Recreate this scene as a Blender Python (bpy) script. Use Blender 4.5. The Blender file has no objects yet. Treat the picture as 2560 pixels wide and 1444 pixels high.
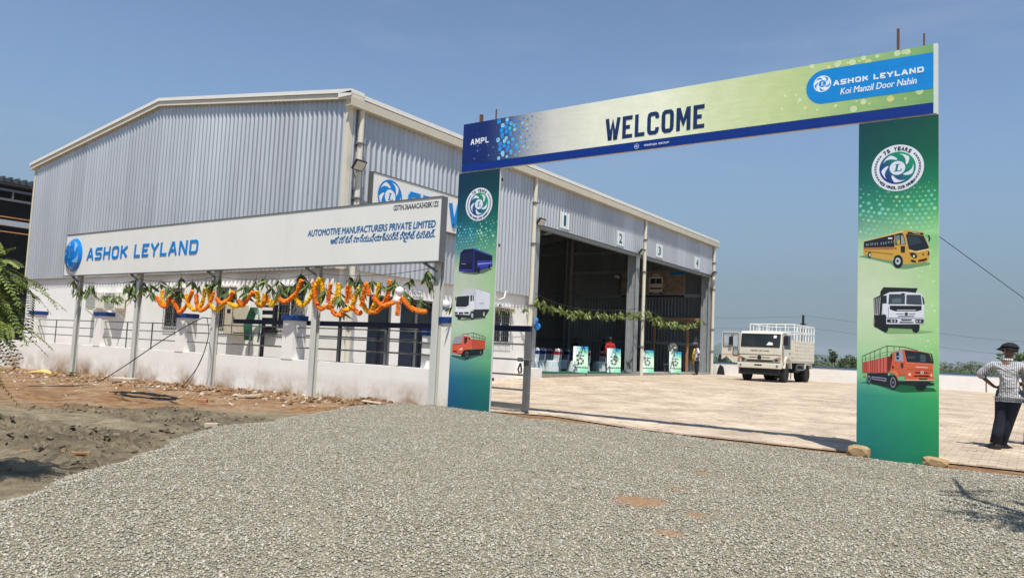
import bpy, bmesh, math, random
from mathutils import Vector, Matrix, noise, Euler
R = math.radians
sc = bpy.context.scene
col = sc.collection
random.seed(7)

# ------------------------------------------------------------------ camera
cam_d = bpy.data.cameras.new('camera')
cam = bpy.data.objects.new('camera', cam_d); col.objects.link(cam)
cam_d.sensor_width = 36; cam_d.lens = 26.44; cam_d.clip_start = .1; cam_d.clip_end = 20000
YAW, PIT, ROL = .6134, .0793, -.0449
_fw = Vector((-math.sin(YAW), math.cos(YAW), 0)); _rt = Vector((math.cos(YAW), math.sin(YAW), 0)); _up = Vector((0, 0, 1))
_F = _fw*math.cos(PIT) + _up*math.sin(PIT); _U = -_fw*math.sin(PIT) + _up*math.cos(PIT)
_R2 = _rt*math.cos(ROL) - _U*math.sin(ROL); _U2 = _rt*math.sin(ROL) + _U*math.cos(ROL)
cam.matrix_world = Matrix(((_R2.x, _U2.x, -_F.x, 0), (_R2.y, _U2.y, -_F.y, 0), (_R2.z, _U2.z, -_F.z, 1.5), (0, 0, 0, 1)))
sc.camera = cam

# ------------------------------------------------------------------ sky, sun, exposure
SUN = Vector((.27, -.36, 1)).normalized()
elev = math.asin(SUN.z)
W = bpy.data.worlds.new('World'); sc.world = W; W.use_nodes = True
wn = W.node_tree.nodes; wl = W.node_tree.links
sky = wn.new('ShaderNodeTexSky'); sky.sky_type = 'NISHITA'; sky.sun_disc = False
sky.sun_elevation = elev; sky.sun_rotation = math.atan2(SUN.x, SUN.y)
sky.altitude = 100; sky.air_density = 1.0; sky.dust_density = .15; sky.ozone_density = 1.6
bg = wn['Background']; bg.inputs[1].default_value = .102
# thin high cloud low over the yard side of the sky
tc = wn.new('ShaderNodeTexCoord'); mp = wn.new('ShaderNodeMapping'); mp.inputs['Scale'].default_value = (1.6, 1.6, 7)
wl.new(tc.outputs['Generated'], mp.inputs[0])
nz = wn.new('ShaderNodeTexNoise'); nz.inputs['Scale'].default_value = 2.2; nz.inputs['Detail'].default_value = 7; nz.inputs['Roughness'].default_value = .6
wl.new(mp.outputs[0], nz.inputs[0])
cr = wn.new('ShaderNodeValToRGB'); cr.color_ramp.elements[0].position = .52; cr.color_ramp.elements[1].position = .9
cr.color_ramp.elements[0].color = (0, 0, 0, 1); cr.color_ramp.elements[1].color = (.17, .17, .17, 1)
wl.new(nz.outputs[0], cr.inputs[0])
mx = wn.new('ShaderNodeMix'); mx.data_type = 'RGBA'
wl.new(cr.outputs[0], mx.inputs['Factor']); wl.new(sky.outputs[0], mx.inputs['A']); mx.inputs['B'].default_value = (5.2, 5.6, 6.2, 1)
# hazy lower air: the sky greys evenly towards the horizon all the way round
sp = wn.new('ShaderNodeSeparateXYZ'); wl.new(tc.outputs['Generated'], sp.inputs[0])
hr = wn.new('ShaderNodeMapRange'); hr.interpolation_type = 'SMOOTHSTEP'; hr.inputs[1].default_value = .36; hr.inputs[2].default_value = -.02; hr.inputs[3].default_value = 0; hr.inputs[4].default_value = .95
wl.new(sp.outputs[2], hr.inputs[0])
mh = wn.new('ShaderNodeMix'); mh.data_type = 'RGBA'; wl.new(hr.outputs[0], mh.inputs['Factor']); wl.new(mx.outputs['Result'], mh.inputs['A']); mh.inputs['B'].default_value = (1.0, 1.5, 2.0, 1)
wl.new(mh.outputs['Result'], bg.inputs[0])
sun_d = bpy.data.lights.new('sun', 'SUN'); sun_d.energy = 4.4; sun_d.angle = R(.53); sun_d.color = (1, .955, .88)
sun = bpy.data.objects.new('sun', sun_d); col.objects.link(sun)
sun.rotation_euler = SUN.to_track_quat('Z', 'Y').to_euler(); sun.location = (8, -10, 30)
vs = sc.view_settings; vs.view_transform = 'Standard'; vs.look = 'None'; vs.gamma = 1; vs.use_curve_mapping = False; vs.exposure = .42
sc.cycles.max_bounces = 7; sc.cycles.diffuse_bounces = 4; sc.cycles.transparent_max_bounces = 8; sc.cycles.use_denoising = True
sc.cycles.caustics_reflective = False; sc.cycles.caustics_refractive = False

# ------------------------------------------------------------------ helpers
def S(r, g, b, k=1.0):
    f = lambda c: (c/255/12.92 if c/255 <= .04045 else ((c/255+.055)/1.055)**2.4)*k
    return (f(r), f(g), f(b))
def smooth(t): t = max(0., min(1., t)); return t*t*(3-2*t)
def lerp(a, b, t): return a+(b-a)*t

MATS = {}
def mat(name, c, rough=.6, metal=0., var=.12, vs=3., bump=0., bs=60., spec=.4, trans=0., vstretch=(1, 1, 1), coat=0., var2=None, alpha=1., each=0.):
    """procedural material: base colour broken up by two noises, optional bump"""
    if name in MATS: return MATS[name]
    m = bpy.data.materials.new(name); m.use_nodes = True; MATS[name] = m
    n = m.node_tree.nodes; l = m.node_tree.links; p = n['Principled BSDF']
    p.inputs['Roughness'].default_value = rough; p.inputs['Metallic'].default_value = metal
    p.inputs['Specular IOR Level'].default_value = spec; p.inputs['Coat Weight'].default_value = coat
    if trans: p.inputs['Transmission Weight'].default_value = trans
    if alpha < 1: p.inputs['Alpha'].default_value = alpha
    g = n.new('ShaderNodeNewGeometry'); mpn = n.new('ShaderNodeMapping'); mpn.inputs['Scale'].default_value = vstretch
    l.new(g.outputs['Position'], mpn.inputs[0])
    t = n.new('ShaderNodeTexNoise'); t.inputs['Scale'].default_value = vs; t.inputs['Detail'].default_value = 6; t.inputs['Roughness'].default_value = .6
    l.new(mpn.outputs[0], t.inputs[0])
    r = n.new('ShaderNodeValToRGB'); r.color_ramp.elements[0].position = .3; r.color_ramp.elements[1].position = .72
    c2 = var2 if var2 else tuple(min(1, x*(1+var*.6)) for x in c); c1 = tuple(x*(1-var) for x in c)
    r.color_ramp.elements[0].color = (*c1, 1); r.color_ramp.elements[1].color = (*c2, 1)
    l.new(t.outputs[0], r.inputs[0]); src = r.outputs[0]
    if each:                   # every piece a shade of its own
        oi = n.new('ShaderNodeObjectInfo'); mr = n.new('ShaderNodeMapRange'); mr.inputs[3].default_value = 1-each; mr.inputs[4].default_value = 1+each*.6; l.new(oi.outputs['Random'], mr.inputs[0])
        v = n.new('ShaderNodeVectorMath'); v.operation = 'SCALE'; l.new(src, v.inputs[0]); l.new(mr.outputs[0], v.inputs['Scale']); src = v.outputs[0]
    l.new(src, p.inputs['Base Color'])
    if bump:
        t2 = n.new('ShaderNodeTexNoise'); t2.inputs['Scale'].default_value = bs; t2.inputs['Detail'].default_value = 5
        l.new(mpn.outputs[0], t2.inputs[0])
        b = n.new('ShaderNodeBump'); b.inputs['Strength'].default_value = bump; b.inputs['Distance'].default_value = .02
        l.new(t2.outputs[0], b.inputs['Height']); l.new(b.outputs[0], p.inputs['Normal'])
    return m
def vmat(name, rough=.5, spec=.35, wr=0.):
    """printed surface: colour from the mesh's own print colours, a little fading and creases"""
    if name in MATS: return MATS[name]
    m = bpy.data.materials.new(name); m.use_nodes = True; MATS[name] = m
    n = m.node_tree.nodes; l = m.node_tree.links; p = n['Principled BSDF']
    p.inputs['Roughness'].default_value = rough; p.inputs['Specular IOR Level'].default_value = spec
    a = n.new('ShaderNodeAttribute'); a.attribute_name = 'Col'
    g = n.new('ShaderNodeNewGeometry')
    t = n.new('ShaderNodeTexNoise'); t.inputs['Scale'].default_value = 6; t.inputs['Detail'].default_value = 5
    l.new(g.outputs['Position'], t.inputs[0])
    mr = n.new('ShaderNodeMapRange'); mr.inputs[3].default_value = .9; mr.inputs[4].default_value = 1.08
    l.new(t.outputs[0], mr.inputs[0])
    v = n.new('ShaderNodeVectorMath'); v.operation = 'SCALE'; l.new(a.outputs['Color'], v.inputs[0]); l.new(mr.outputs[0], v.inputs['Scale'])
    l.new(v.outputs[0], p.inputs['Base Color'])
    if wr:
        mp2 = n.new('ShaderNodeMapping'); mp2.inputs['Scale'].default_value = (1.3, 1, 6.); l.new(g.outputs['Position'], mp2.inputs[0])
        t2 = n.new('ShaderNodeTexNoise'); t2.inputs['Scale'].default_value = 2.2; t2.inputs['Detail'].default_value = 4; t2.inputs['Distortion'].default_value = .6
        l.new(mp2.outputs[0], t2.inputs[0])
        b = n.new('ShaderNodeBump'); b.inputs['Strength'].default_value = wr; b.inputs['Distance'].default_value = .05
        l.new(t2.outputs[0], b.inputs['Height']); l.new(b.outputs[0], p.inputs['Normal'])
    return m

def link(o, parent=None):
    col.objects.link(o)
    if parent is not None: o.parent = parent
    return o
def mesh_obj(name, V, F, m=None, parent=None, sm=False, cols=None):
    me = bpy.data.meshes.new(name); me.from_pydata(V, [], F)
    if cols:
        at = me.attributes.new('Col', 'FLOAT_COLOR', 'POINT')
        at.data.foreach_set('color', [x for c in cols for x in (*c, 1.)])
    if m: me.materials.append(m)
    if sm: me.polygons.foreach_set('use_smooth', [True]*len(me.polygons))
    me.update()
    return link(bpy.data.objects.new(name, me), parent)
def tag(o, label=None, cat=None, group=None, kind=None):
    if label: o['label'] = label
    if cat: o['category'] = cat
    if group: o['group'] = group
    if kind: o['kind'] = kind
    return o
def thing(name, label, cat, group=None, loc=(0, 0, 0), rz=0.):
    o = bpy.data.objects.new(name, None); o.empty_display_size = .2; o.location = loc; o.rotation_euler = (0, 0, rz)
    col.objects.link(o); return tag(o, label, cat, group)
def inst(src, parent=None, loc=None, rot=None, scale=None, name=None):
    o = src.copy()
    if name: o.name = name
    if loc is not None: o.location = loc
    if rot is not None: o.rotation_euler = rot
    if scale is not None: o.scale = scale
    col.objects.link(o); o.parent = parent
    return o
def copy_tree(o, parent=None):
    c = o.copy(); col.objects.link(c); c.parent = parent
    for ch in list(o.children): copy_tree(ch, c)
    return c

class MB:
    def __init__(s): s.V = []; s.F = []; s.C = []
    def add(s, V, F, c=None):
        b = len(s.V); s.V += [tuple(v) for v in V]; s.F += [tuple(i+b for i in f) for f in F]
        if c is not None: s.C += [c]*len(V)
        return s
    def box(s, x0, y0, z0, x1, y1, z1, M=None, c=None):
        V = [Vector((x, y, z)) for z in (z0, z1) for y in (y0, y1) for x in (x0, x1)]
        if M: V = [M @ v for v in V]
        return s.add(V, [(0, 2, 3, 1), (4, 5, 7, 6), (0, 1, 5, 4), (2, 6, 7, 3), (0, 4, 6, 2), (1, 3, 7, 5)], c)
    def bar(s, p0, p1, w, h=None, upv=(0, 0, 1)):
        p0 = Vector(p0); p1 = Vector(p1); h = h or w; d = (p1-p0).normalized(); u = Vector(upv)
        if abs(d.dot(u)) > .98: u = Vector((1, 0, 0))
        a = d.cross(u).normalized(); b = a.cross(d)
        V = [p+a*sx*w/2+b*sz*h/2 for p in (p0, p1) for sx, sz in ((-1, -1), (1, -1), (1, 1), (-1, 1))]
        return s.add(V, [(0, 1, 2, 3), (7, 6, 5, 4), (0, 4, 5, 1), (1, 5, 6, 2), (2, 6, 7, 3), (3, 7, 4, 0)])
    def tube(s, pts, r, n=8, caps=True):
        pts = [Vector(p) for p in pts]; rr = r if isinstance(r, (list, tuple)) else [r]*len(pts)
        V = []; F = []; a = None
        for i, p in enumerate(pts):
            d = (pts[min(i+1, len(pts)-1)]-pts[max(i-1, 0)]).normalized()
            if a is None:
                a = d.orthogonal().normalized()
            else:
                a = (a-d*a.dot(d)); a = a.normalized() if a.length > 1e-6 else d.orthogonal().normalized()
            b = d.cross(a)
            V += [p+(a*math.cos(2*math.pi*k/n)+b*math.sin(2*math.pi*k/n))*rr[i] for k in range(n)]
        for i in range(len(pts)-1):
            for k in range(n):
                F.append((i*n+k, i*n+(k+1) % n, (i+1)*n+(k+1) % n, (i+1)*n+k))
        if caps: F.append(tuple(range(n-1, -1, -1))); F.append(tuple(range((len(pts)-1)*n, len(pts)*n)))
        return s.add(V, F)
    def lathe(s, prof, n=16, M=None):
        """prof = [(r, z)...] about the local z axis"""
        V = []; F = []
        for r, z in prof: V += [Vector((r*math.cos(2*math.pi*k/n), r*math.sin(2*math.pi*k/n), z)) for k in range(n)]
        if M: V = [M @ v for v in V]
        for i in range(len(prof)-1):
            for k in range(n): F.append((i*n+k, i*n+(k+1) % n, (i+1)*n+(k+1) % n, (i+1)*n+k))
        if prof[0][0] > 1e-5: F.append(tuple(range(n-1, -1, -1)))
        if prof[-1][0] > 1e-5: F.append(tuple(range((len(prof)-1)*n, len(prof)*n)))
        return s.add(V, F)
    def prism(s, poly, f, d0, d1):
        """poly in 2d; f(u, v, d) -> 3d; extruded from depth d0 to d1"""
        n = len(poly)
        V = [f(u, v, d0) for u, v in poly]+[f(u, v, d1) for u, v in poly]
        F = [tuple(range(n-1, -1, -1)), tuple(range(n, 2*n))]+[(i, (i+1) % n, n+(i+1) % n, n+i) for i in range(n)]
        return s.add(V, F)
    def ell(s, c, r, n=10, m=7, M=None):
        V = []; F = []; c = Vector(c)
        for i in range(m+1):
            th = math.pi*i/m
            for k in range(n):
                v = Vector((r[0]*math.sin(th)*math.cos(2*math.pi*k/n), r[1]*math.sin(th)*math.sin(2*math.pi*k/n), r[2]*math.cos(th)))
                V.append(c+(M @ v if M else v))
        for i in range(m):
            for k in range(n): F.append((i*n+k, (i+1)*n+k, (i+1)*n+(k+1) % n, i*n+(k+1) % n))
        return s.add(V, F)
    def build(s, name, m, parent=None, sm=False):
        return mesh_obj(name, s.V, s.F, m, parent, sm, s.C if s.C and len(s.C) == len(s.V) else None)

def autosmooth(o, ang=35):
    me = o.data; me.polygons.foreach_set('use_smooth', [True]*len(me.polygons))
    try: me.set_sharp_from_angle(angle=R(ang))
    except Exception: pass
    return o
def bevel(o, w=.01, seg=2):
    b = o.modifiers.new('bevel', 'BEVEL'); b.width = w; b.segments = seg; b.limit_method = 'ANGLE'; b.angle_limit = R(40); return o

# ---- writing: a font curve turned into a flat (or slightly raised) mesh and fitted to a box
def text_data(s, bold=0., shear=0., extrude=0., spacing=1.):
    cu = bpy.data.curves.new('lettering', 'FONT'); cu.body = s; cu.size = 1; cu.offset = bold; cu.shear = shear; cu.extrude = extrude
    cu.space_character = spacing; cu.resolution_u = 3
    o = bpy.data.objects.new('lettering', cu); col.objects.link(o)
    dg = bpy.context.evaluated_depsgraph_get()
    me = bpy.data.meshes.new_from_object(o.evaluated_get(dg))
    bpy.data.objects.remove(o); bpy.data.curves.remove(cu)
    return me
def text_obj(s, m, parent, M, w, h=None, bold=0., shear=0., extrude=0., spacing=1., name='lettering', anchor='l', heavy=0.):
    """fitted so its left-bottom is M's origin, w wide (and h high) along M's x, y axes"""
    me = text_data(s, bold, shear, 0, spacing)
    xs = [v.co.x for v in me.vertices]; ys = [v.co.y for v in me.vertices]
    x0, x1, y0, y1 = min(xs), max(xs), min(ys), max(ys)
    sx = w/(x1-x0); sy = h/(y1-y0) if h else sx
    ox = 0 if anchor == 'l' else (-w/2 if anchor == 'c' else -w)
    if extrude:
        bm = bmesh.new(); bm.from_mesh(me)
        r = bmesh.ops.extrude_face_region(bm, geom=bm.faces[:])
        for v in r['geom']:
            if isinstance(v, bmesh.types.BMVert): v.co.z += 1
        bm.to_mesh(me); bm.free()
    for v in me.vertices:
        v.co = M @ Vector(((v.co.x-x0)*sx+ox, (v.co.y-y0)*sy, v.co.z*(extrude or 1)))
    me.name = name; me.materials.clear(); me.materials.append(m)
    if heavy:                  # a heavier face: the same outlines again, shifted a hair either way on their own thin layers
        x_, y_, z_ = (M.col[0].to_3d(), M.col[1].to_3d(), M.col[2].to_3d()); V0 = [v.co.copy() for v in me.vertices]; F0 = [tuple(p.vertices) for p in me.polygons]; V = []; F = []
        for k, (a, b) in enumerate(((0, 0), (1, 0), (-1, 0), (0, 1), (0, -1))):
            o_ = len(V); V += [v+x_*a*heavy+y_*b*heavy+z_*.0006*k for v in V0]; F += [tuple(i+o_ for i in f) for f in F0]
        me = bpy.data.meshes.new(name); me.from_pydata(V, [], F); me.materials.append(m)
    return link(bpy.data.objects.new(name, me), parent)
def frame(o, x, y):
    """matrix with origin o, local x along vector x, local y along vector y"""
    x = Vector(x).normalized(); y = Vector(y).normalized(); z = x.cross(y)
    return Matrix(((x.x, y.x, z.x, o[0]), (x.y, y.y, z.y, o[1]), (x.z, y.z, z.z, o[2]), (0, 0, 0, 1)))

class Print:
    """flat printed picture: coloured polygons stacked a fraction of a millimetre apart on a banner face"""
    def __init__(s, M, step=.0001): s.M = M; s.V = []; s.F = []; s.C = []; s.k = 1; s.step = step
    def poly(s, pts, c, c2=None):
        b = len(s.V); d = s.k*s.step
        s.V += [tuple(s.M @ Vector((u, v, d))) for u, v in pts]; s.F.append(tuple(range(b, b+len(pts))))
        if c2 is None: s.C += [c]*len(pts)
        else:
            vs_ = [v for u, v in pts]; lo, hi = min(vs_), max(vs_)
            s.C += [tuple(lerp(a, e, (v-lo)/(hi-lo+1e-9)) for a, e in zip(c, c2)) for u, v in pts]
        return s
    def up(s): s.k += 1; return s
    def at(s, k): s.k = k; return s
    def disc(s, u, v, r, c, r2=None, n=20, a0=0): return s.poly([(u+r*math.cos(a0+2*math.pi*i/n), v+(r2 or r)*math.sin(a0+2*math.pi*i/n)) for i in range(n)], c)
    def ring(s, u, v, r0, r1, c, n=32, a0=0., a1=2*math.pi):
        for i in range(n):
            A = a0+(a1-a0)*i/n; B = a0+(a1-a0)*(i+1)/n
            s.poly([(u+r0*math.cos(A), v+r0*math.sin(A)), (u+r1*math.cos(A), v+r1*math.sin(A)), (u+r1*math.cos(B), v+r1*math.sin(B)), (u+r0*math.cos(B), v+r0*math.sin(B))], c)
        return s
    def grad(s, u0, v0, u1, v1, f, nu=16, nv=24):
        b = len(s.V); d = s.k*s.step
        for j in range(nv+1):
            for i in range(nu+1):
                u = lerp(u0, u1, i/nu); v = lerp(v0, v1, j/nv)
                s.V.append(tuple(s.M @ Vector((u, v, d)))); s.C.append(f(u, v))
        for j in range(nv):
            for i in range(nu):
                a = b+j*(nu+1)+i; s.F.append((a, a+1, a+nu+2, a+nu+1))
        return s
    def line(s, p, q, w, c):
        p = Vector(p); q = Vector(q); n = (q-p).orthogonal().normalized()*w/2
        return s.poly([tuple(p+n), tuple(p-n), tuple(q-n), tuple(q+n)], c)
    def build(s, name, m, parent): return mesh_obj(name, s.V, s.F, m, parent, False, s.C)
def swirl(pr, u, v, r, c1, c2, letter=True, sq=1.):
    """the five-bladed wheel emblem: disc c1 with five curved blades and a hub in c2"""
    cf = c1 if callable(c1) else (lambda x, y: c1)
    pr.up(); n = 40
    b = len(pr.V); pr.V.append(tuple(pr.M @ Vector((u, v, pr.k*pr.step)))); pr.C.append(cf(0, 0))
    for i in range(n):
        a = 2*math.pi*i/n; pr.V.append(tuple(pr.M @ Vector((u+r*math.cos(a)*sq, v+r*math.sin(a), pr.k*pr.step)))); pr.C.append(cf(math.cos(a), math.sin(a)))
    for i in range(n): pr.F.append((b, b+1+i, b+1+(i+1) % n))
    pr.up(); nt = 12; nr = 2
    for k in range(5):
        a0 = 2*math.pi*k/5+.35; b = len(pr.V)
        for t in range(nt+1):
            q_ = t/nt; hi = lerp(.58, .9, min(1, q_*2.6)) if q_ < .385 else .9-.05*(q_-.385); lo = lerp(.5, .85, smooth(q_))
            for r_ in range(nr+1):
                q = lerp(min(lo, hi-.01), hi, r_/nr)*r; a = a0-.0+1.08*q_
                pr.V.append(tuple(pr.M @ Vector((u+q*math.cos(a)*sq, v+q*math.sin(a), pr.k*pr.step)))); pr.C.append(c2)
        pr.F += [(b+i*(nr+1)+j, b+i*(nr+1)+j+1, b+(i+1)*(nr+1)+j+1, b+(i+1)*(nr+1)+j) for i in range(nt) for j in range(nr)]
    pr.disc(u, v, r*.43*sq, c2, r*.43)
    if letter:
        pr.up(); L = [(-.2, -.22), (.2, -.22), (.25, -.07), (.19, -.07), (.16, -.16), (-.01, -.16), (.06, .17), (.13, .2), (.13, .23), (-.12, .23), (-.12, .2), (-.06, .17), (-.13, -.16), (-.2, -.19)]
        pr.poly([(u+r*x*sq, v+r*y) for x, y in L], cf(0, 0))

# ---- block lettering drawn as strokes, for the heavy square faces the signs use
GLY = {'A': [[(0, 0), (.42, 1), (.58, 1), (1, 0)], [(.17, .3), (.83, .3)]], 'S': [[(1, 1), (.14, 1), (0, .88), (0, .62), (.14, .5), (.86, .5), (1, .38), (1, .12), (.86, 0), (0, 0)]],
       'H': [[(0, 0), (0, 1)], [(1, 0), (1, 1)], [(0, .5), (1, .5)]], 'O': [[(.2, 0), (.8, 0), (.95, .07), (1, .2), (1, .8), (.95, .93), (.8, 1), (.2, 1), (.05, .93), (0, .8), (0, .2), (.05, .07), 'c']],
       'K': [[(0, 0), (0, 1)], [(1, 1), (.08, .46)], [(.32, .6), (1, 0)]], 'L': [[(0, 1), (0, 0), (1, 0)]], 'E': [[(1, 1), (0, 1), (0, 0), (1, 0)], [(0, .5), (.9, .5)]],
       'Y': [[(0, 1), (.5, .46), (1, 1)], [(.5, .5), (.5, 0)]], 'N': [[(0, 0), (0, 1), (.1, 1), (.9, 0), (1, 0), (1, 1)]], 'D': [[(0, 0), (.78, 0), (.94, .07), (1, .22), (1, .78), (.94, .93), (.78, 1), (0, 1), 'c']],
       'W': [[(0, 1), (.22, 0), (.3, 0), (.5, .86), (.7, 0), (.78, 0), (1, 1)]], 'C': [[(1, .74), (1, .82), (.93, .95), (.78, 1), (.22, 1), (.07, .95), (0, .82), (0, .18), (.07, .05), (.22, 0), (.78, 0), (.93, .05), (1, .18), (1, .26)]],
       'M': [[(0, 0), (0, 1), (.07, 1), (.5, .3), (.93, 1), (1, 1), (1, 0)]], 'P': [[(0, 0), (0, 1), (.82, 1), (1, .88), (1, .58), (.82, .46), (0, .46)]], 'R': [[(0, 0), (0, 1), (.82, 1), (1, .88), (1, .62), (.82, .5), (0, .5)], [(.5, .5), (1, 0)]],
       'V': [[(0, 1), (.45, 0), (.55, 0), (1, 1)]], 'I': [[(0, 0), (0, 1)]]}
GW = {'I': .0, 'W': 1.45, 'M': 1.2, 'L': .78, 'E': .82}
def thick(P, t):
    """outline polygon(s) of a polyline of width t, mitred"""
    cl = P[-1] == 'c'; P = [Vector(p) for p in (P[:-1] if cl else P)]; n = len(P); Lf, Rt = [], []
    for i, p in enumerate(P):
        a = (p-P[i-1]).normalized() if (i or cl) else None; b = (P[(i+1) % n]-p).normalized() if (i < n-1 or cl) else None
        a = a or b; b = b or a; m = Vector((-a.y-b.y, a.x+b.x)); na = Vector((-a.y, a.x))
        m = m.normalized() if m.length > 1e-4 else na; k = min(2.2, 1/max(.3, m.dot(na)))
        ext = Vector((0, 0))
        Lf.append(p+m*t/2*k+ext); Rt.append(p-m*t/2*k+ext)
    return [[Lf[i], Rt[i], Rt[(i+1) % n], Lf[(i+1) % n]] for i in range(n if cl else n-1)]
def block_text(s, m, parent, M, w, h, t, name='letters', extrude=0., gap=.22, shear=0., space=.5):
    wd = [(GW.get(c, 1.) if c != ' ' else space) for c in s]; g = gap
    tot = sum(wd)+g*(len(s)-1); u = (w-t*sum(1 for c in s if c != ' ')*1.)/tot
    x = 0; k = 0
    for c, q in zip(s, wd):
        if c != ' ':
            B = MB()
            for P in GLY[c]:
                cl = P[-1] == 'c'
                Q = [(x+t/2+p[0]*q*u, t/2+p[1]*(h-t)) for p in (P[:-1] if cl else P)]
                if not cl:           # square the free ends out to the full cap height
                    for e, f in ((0, 1), (-1, -2)):
                        d = (Vector(Q[e])-Vector(Q[f])).normalized()*t/2; v = P[e][1]; hh = P[e][0]
                        if abs(d.y) > abs(d.x) and v in (0, 1): Q[e] = (Q[e][0]+d.x, Q[e][1]+d.y)
                        elif abs(d.x) >= abs(d.y) and hh in (0, 1) and len(P) > 2: Q[e] = (Q[e][0]+d.x, Q[e][1]+d.y)
                for poly in thick(Q+(['c'] if cl else []), t):
                    k += 1; e = (k % 9)*.0004
                    if extrude: B.prism([(a.x+shear*a.y, a.y) for a in poly], lambda a, b, d: M @ Vector((a, b, d)), 0, extrude+e)
                    else: B.add([M @ Vector((a.x+shear*a.y, a.y, e)) for a in poly], [tuple(range(len(poly)))])
            B.build('letter', m, parent)
        x += q*u+g*u+(t if c != ' ' else 0)
# ------------------------------------------------------------------ terrain
import numpy as np
def nz3(x, y, s, o=0.): return noise.noise(Vector((x*s+o, y*s-o, o*1.7)))
def G(x, y):
    t = max(-.5, min(1., y/12))
    z = t*(.2+.0139*min(0., max(x, -40)+10.7))
    return z
def YZ(x, y): return .22+.27*smooth((y-11)/20)-.0085*max(-16, min(8, x))*smooth((y-30)/12)-.09*smooth((y-30)/12)
def xl(y):      # left edge of the gravel
    P = [(-8, -3.2), (0, -5.4), (2.7, -6.9), (4., -7.95), (6.2, -9.6), (8, -10.35), (10.7, -11.1), (13, -11.2)]
    for (a, b), (c, d) in zip(P, P[1:]):
        if y <= c: return lerp(b, d, max(0, (y-a)/(c-a)))
    return P[-1][1]
def yt(x):      # far edge of the gravel, along the paving
    P = [(-14, 11.6), (-10.4, 11.95), (-8.9, 12.15), (-7.6, 11.75), (-6.3, 11.55), (-4.8, 11.6), (-3, 11.45), (-1.9, 11.15), (-.8, 11.25), (9, 11.35)]
    for (a, b), (c, d) in zip(P, P[1:]):
        if x <= c: return lerp(b, d, max(0, (x-a)/(c-a)))
    return P[-1][1]
def gin(x, y): return min(x-xl(y)+.22*nz3(x, y, 1.1, 3.)+.1*nz3(x, y, 4., 8.), yt(x)-y+.14*nz3(x, y, 1.6, 5.))
RUTS = [(-14.6, 6.6, -10.1, 6.95, .25, .3), (-13.2, 7.6, -10.4, 7.7, .1, .22), (-13.2, 4.7, -9.0, 5.15, .2, .33), (-11.6, 4.2, -8.3, 4.3, .1, .2)]
def soil_bump(x, y):
    n = noise.fractal(Vector((x*.8, y*.8, 4.)), 1., 2., 5)*.05
    sand = smooth((9.2-y-.6*nz3(x, y, .5, 2.))/1.)
    n += sand*(.02*abs(nz3(x*1.4, y, 1.8, 1.))+.016*noise.fractal(Vector((x*4, y*4, 2.)), 1., 2., 3))
    # tyre tracks pressed into the sand: chevron lugs thrown up along two curving bands
    for (x0, y0, x1, y1, cv, wd) in RUTS:
        dx, dy = x1-x0, y1-y0; L = math.hypot(dx, dy); t = ((x-x0)*dx+(y-y0)*dy)/L; d = ((y-y0)*dx-(x-x0)*dy)/L-cv*math.sin(math.pi*max(0, min(1, t/L)))
        if -.4 < t < L+.4 and abs(d) < wd*1.5:
            e = smooth((t+.4)/.5)*smooth((L+.4-t)/.5)
            lug = max(0, math.sin((t+abs(d)*1.1+.08*nz3(x, y, 5., 4.))*2*math.pi/.27))**1.5
            n += e*(smooth(1.25-abs(d)/wd)*(-.06+.13*lug)+.05*math.exp(-((abs(d)-wd*1.2)/.09)**2)*(.6+.8*abs(nz3(x, y, 4., 9.))))
    n += (1-sand)*.03*abs(noise.fractal(Vector((x*3, y*3, 9.)), 1., 2., 3))
    if y > 11: n += .06*smooth((y-11)/1.)*abs(nz3(x, y, 1.5, 6.))
    return n
def axis(lo, hi, st, far): 
    n = int((hi-lo)/st); a = [lo+st*i for i in range(n+1)]
    return [lo-f for f in reversed(far)]+a+[hi+f for f in far]
FAR = [1, 3, 8, 20, 50, 120, 300, 800, 2500, 9000]
def span(*segs):
    out = []
    for lo, hi, st in segs: n = round((hi-lo)/st); out += [lo+(hi-lo)*i/n for i in range(n)]
    return out+[segs[-1][1]]
xs = [-34-f for f in reversed(FAR)]+span((-34, -18, .2), (-18, -6, .065), (-6, 9, .35))+[9+f for f in FAR]
ys = [-3-f for f in reversed(FAR)]+span((-3, 3, .2), (3, 12.1, .065), (12.1, 13.2, .2))+[13.2+f for f in FAR]
DAMP = []
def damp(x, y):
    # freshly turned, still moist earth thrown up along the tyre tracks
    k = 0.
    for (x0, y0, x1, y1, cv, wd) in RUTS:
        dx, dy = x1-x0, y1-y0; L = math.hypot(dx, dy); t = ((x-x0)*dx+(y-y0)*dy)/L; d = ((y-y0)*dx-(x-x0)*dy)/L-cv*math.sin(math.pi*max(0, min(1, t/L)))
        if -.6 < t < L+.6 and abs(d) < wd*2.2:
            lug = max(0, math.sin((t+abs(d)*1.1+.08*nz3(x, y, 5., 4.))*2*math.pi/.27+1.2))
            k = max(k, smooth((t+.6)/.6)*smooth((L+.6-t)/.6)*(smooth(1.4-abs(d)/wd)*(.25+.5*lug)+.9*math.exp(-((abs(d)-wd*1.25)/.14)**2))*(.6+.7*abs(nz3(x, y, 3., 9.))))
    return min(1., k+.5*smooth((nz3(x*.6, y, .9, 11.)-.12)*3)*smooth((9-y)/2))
V = []
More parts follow.
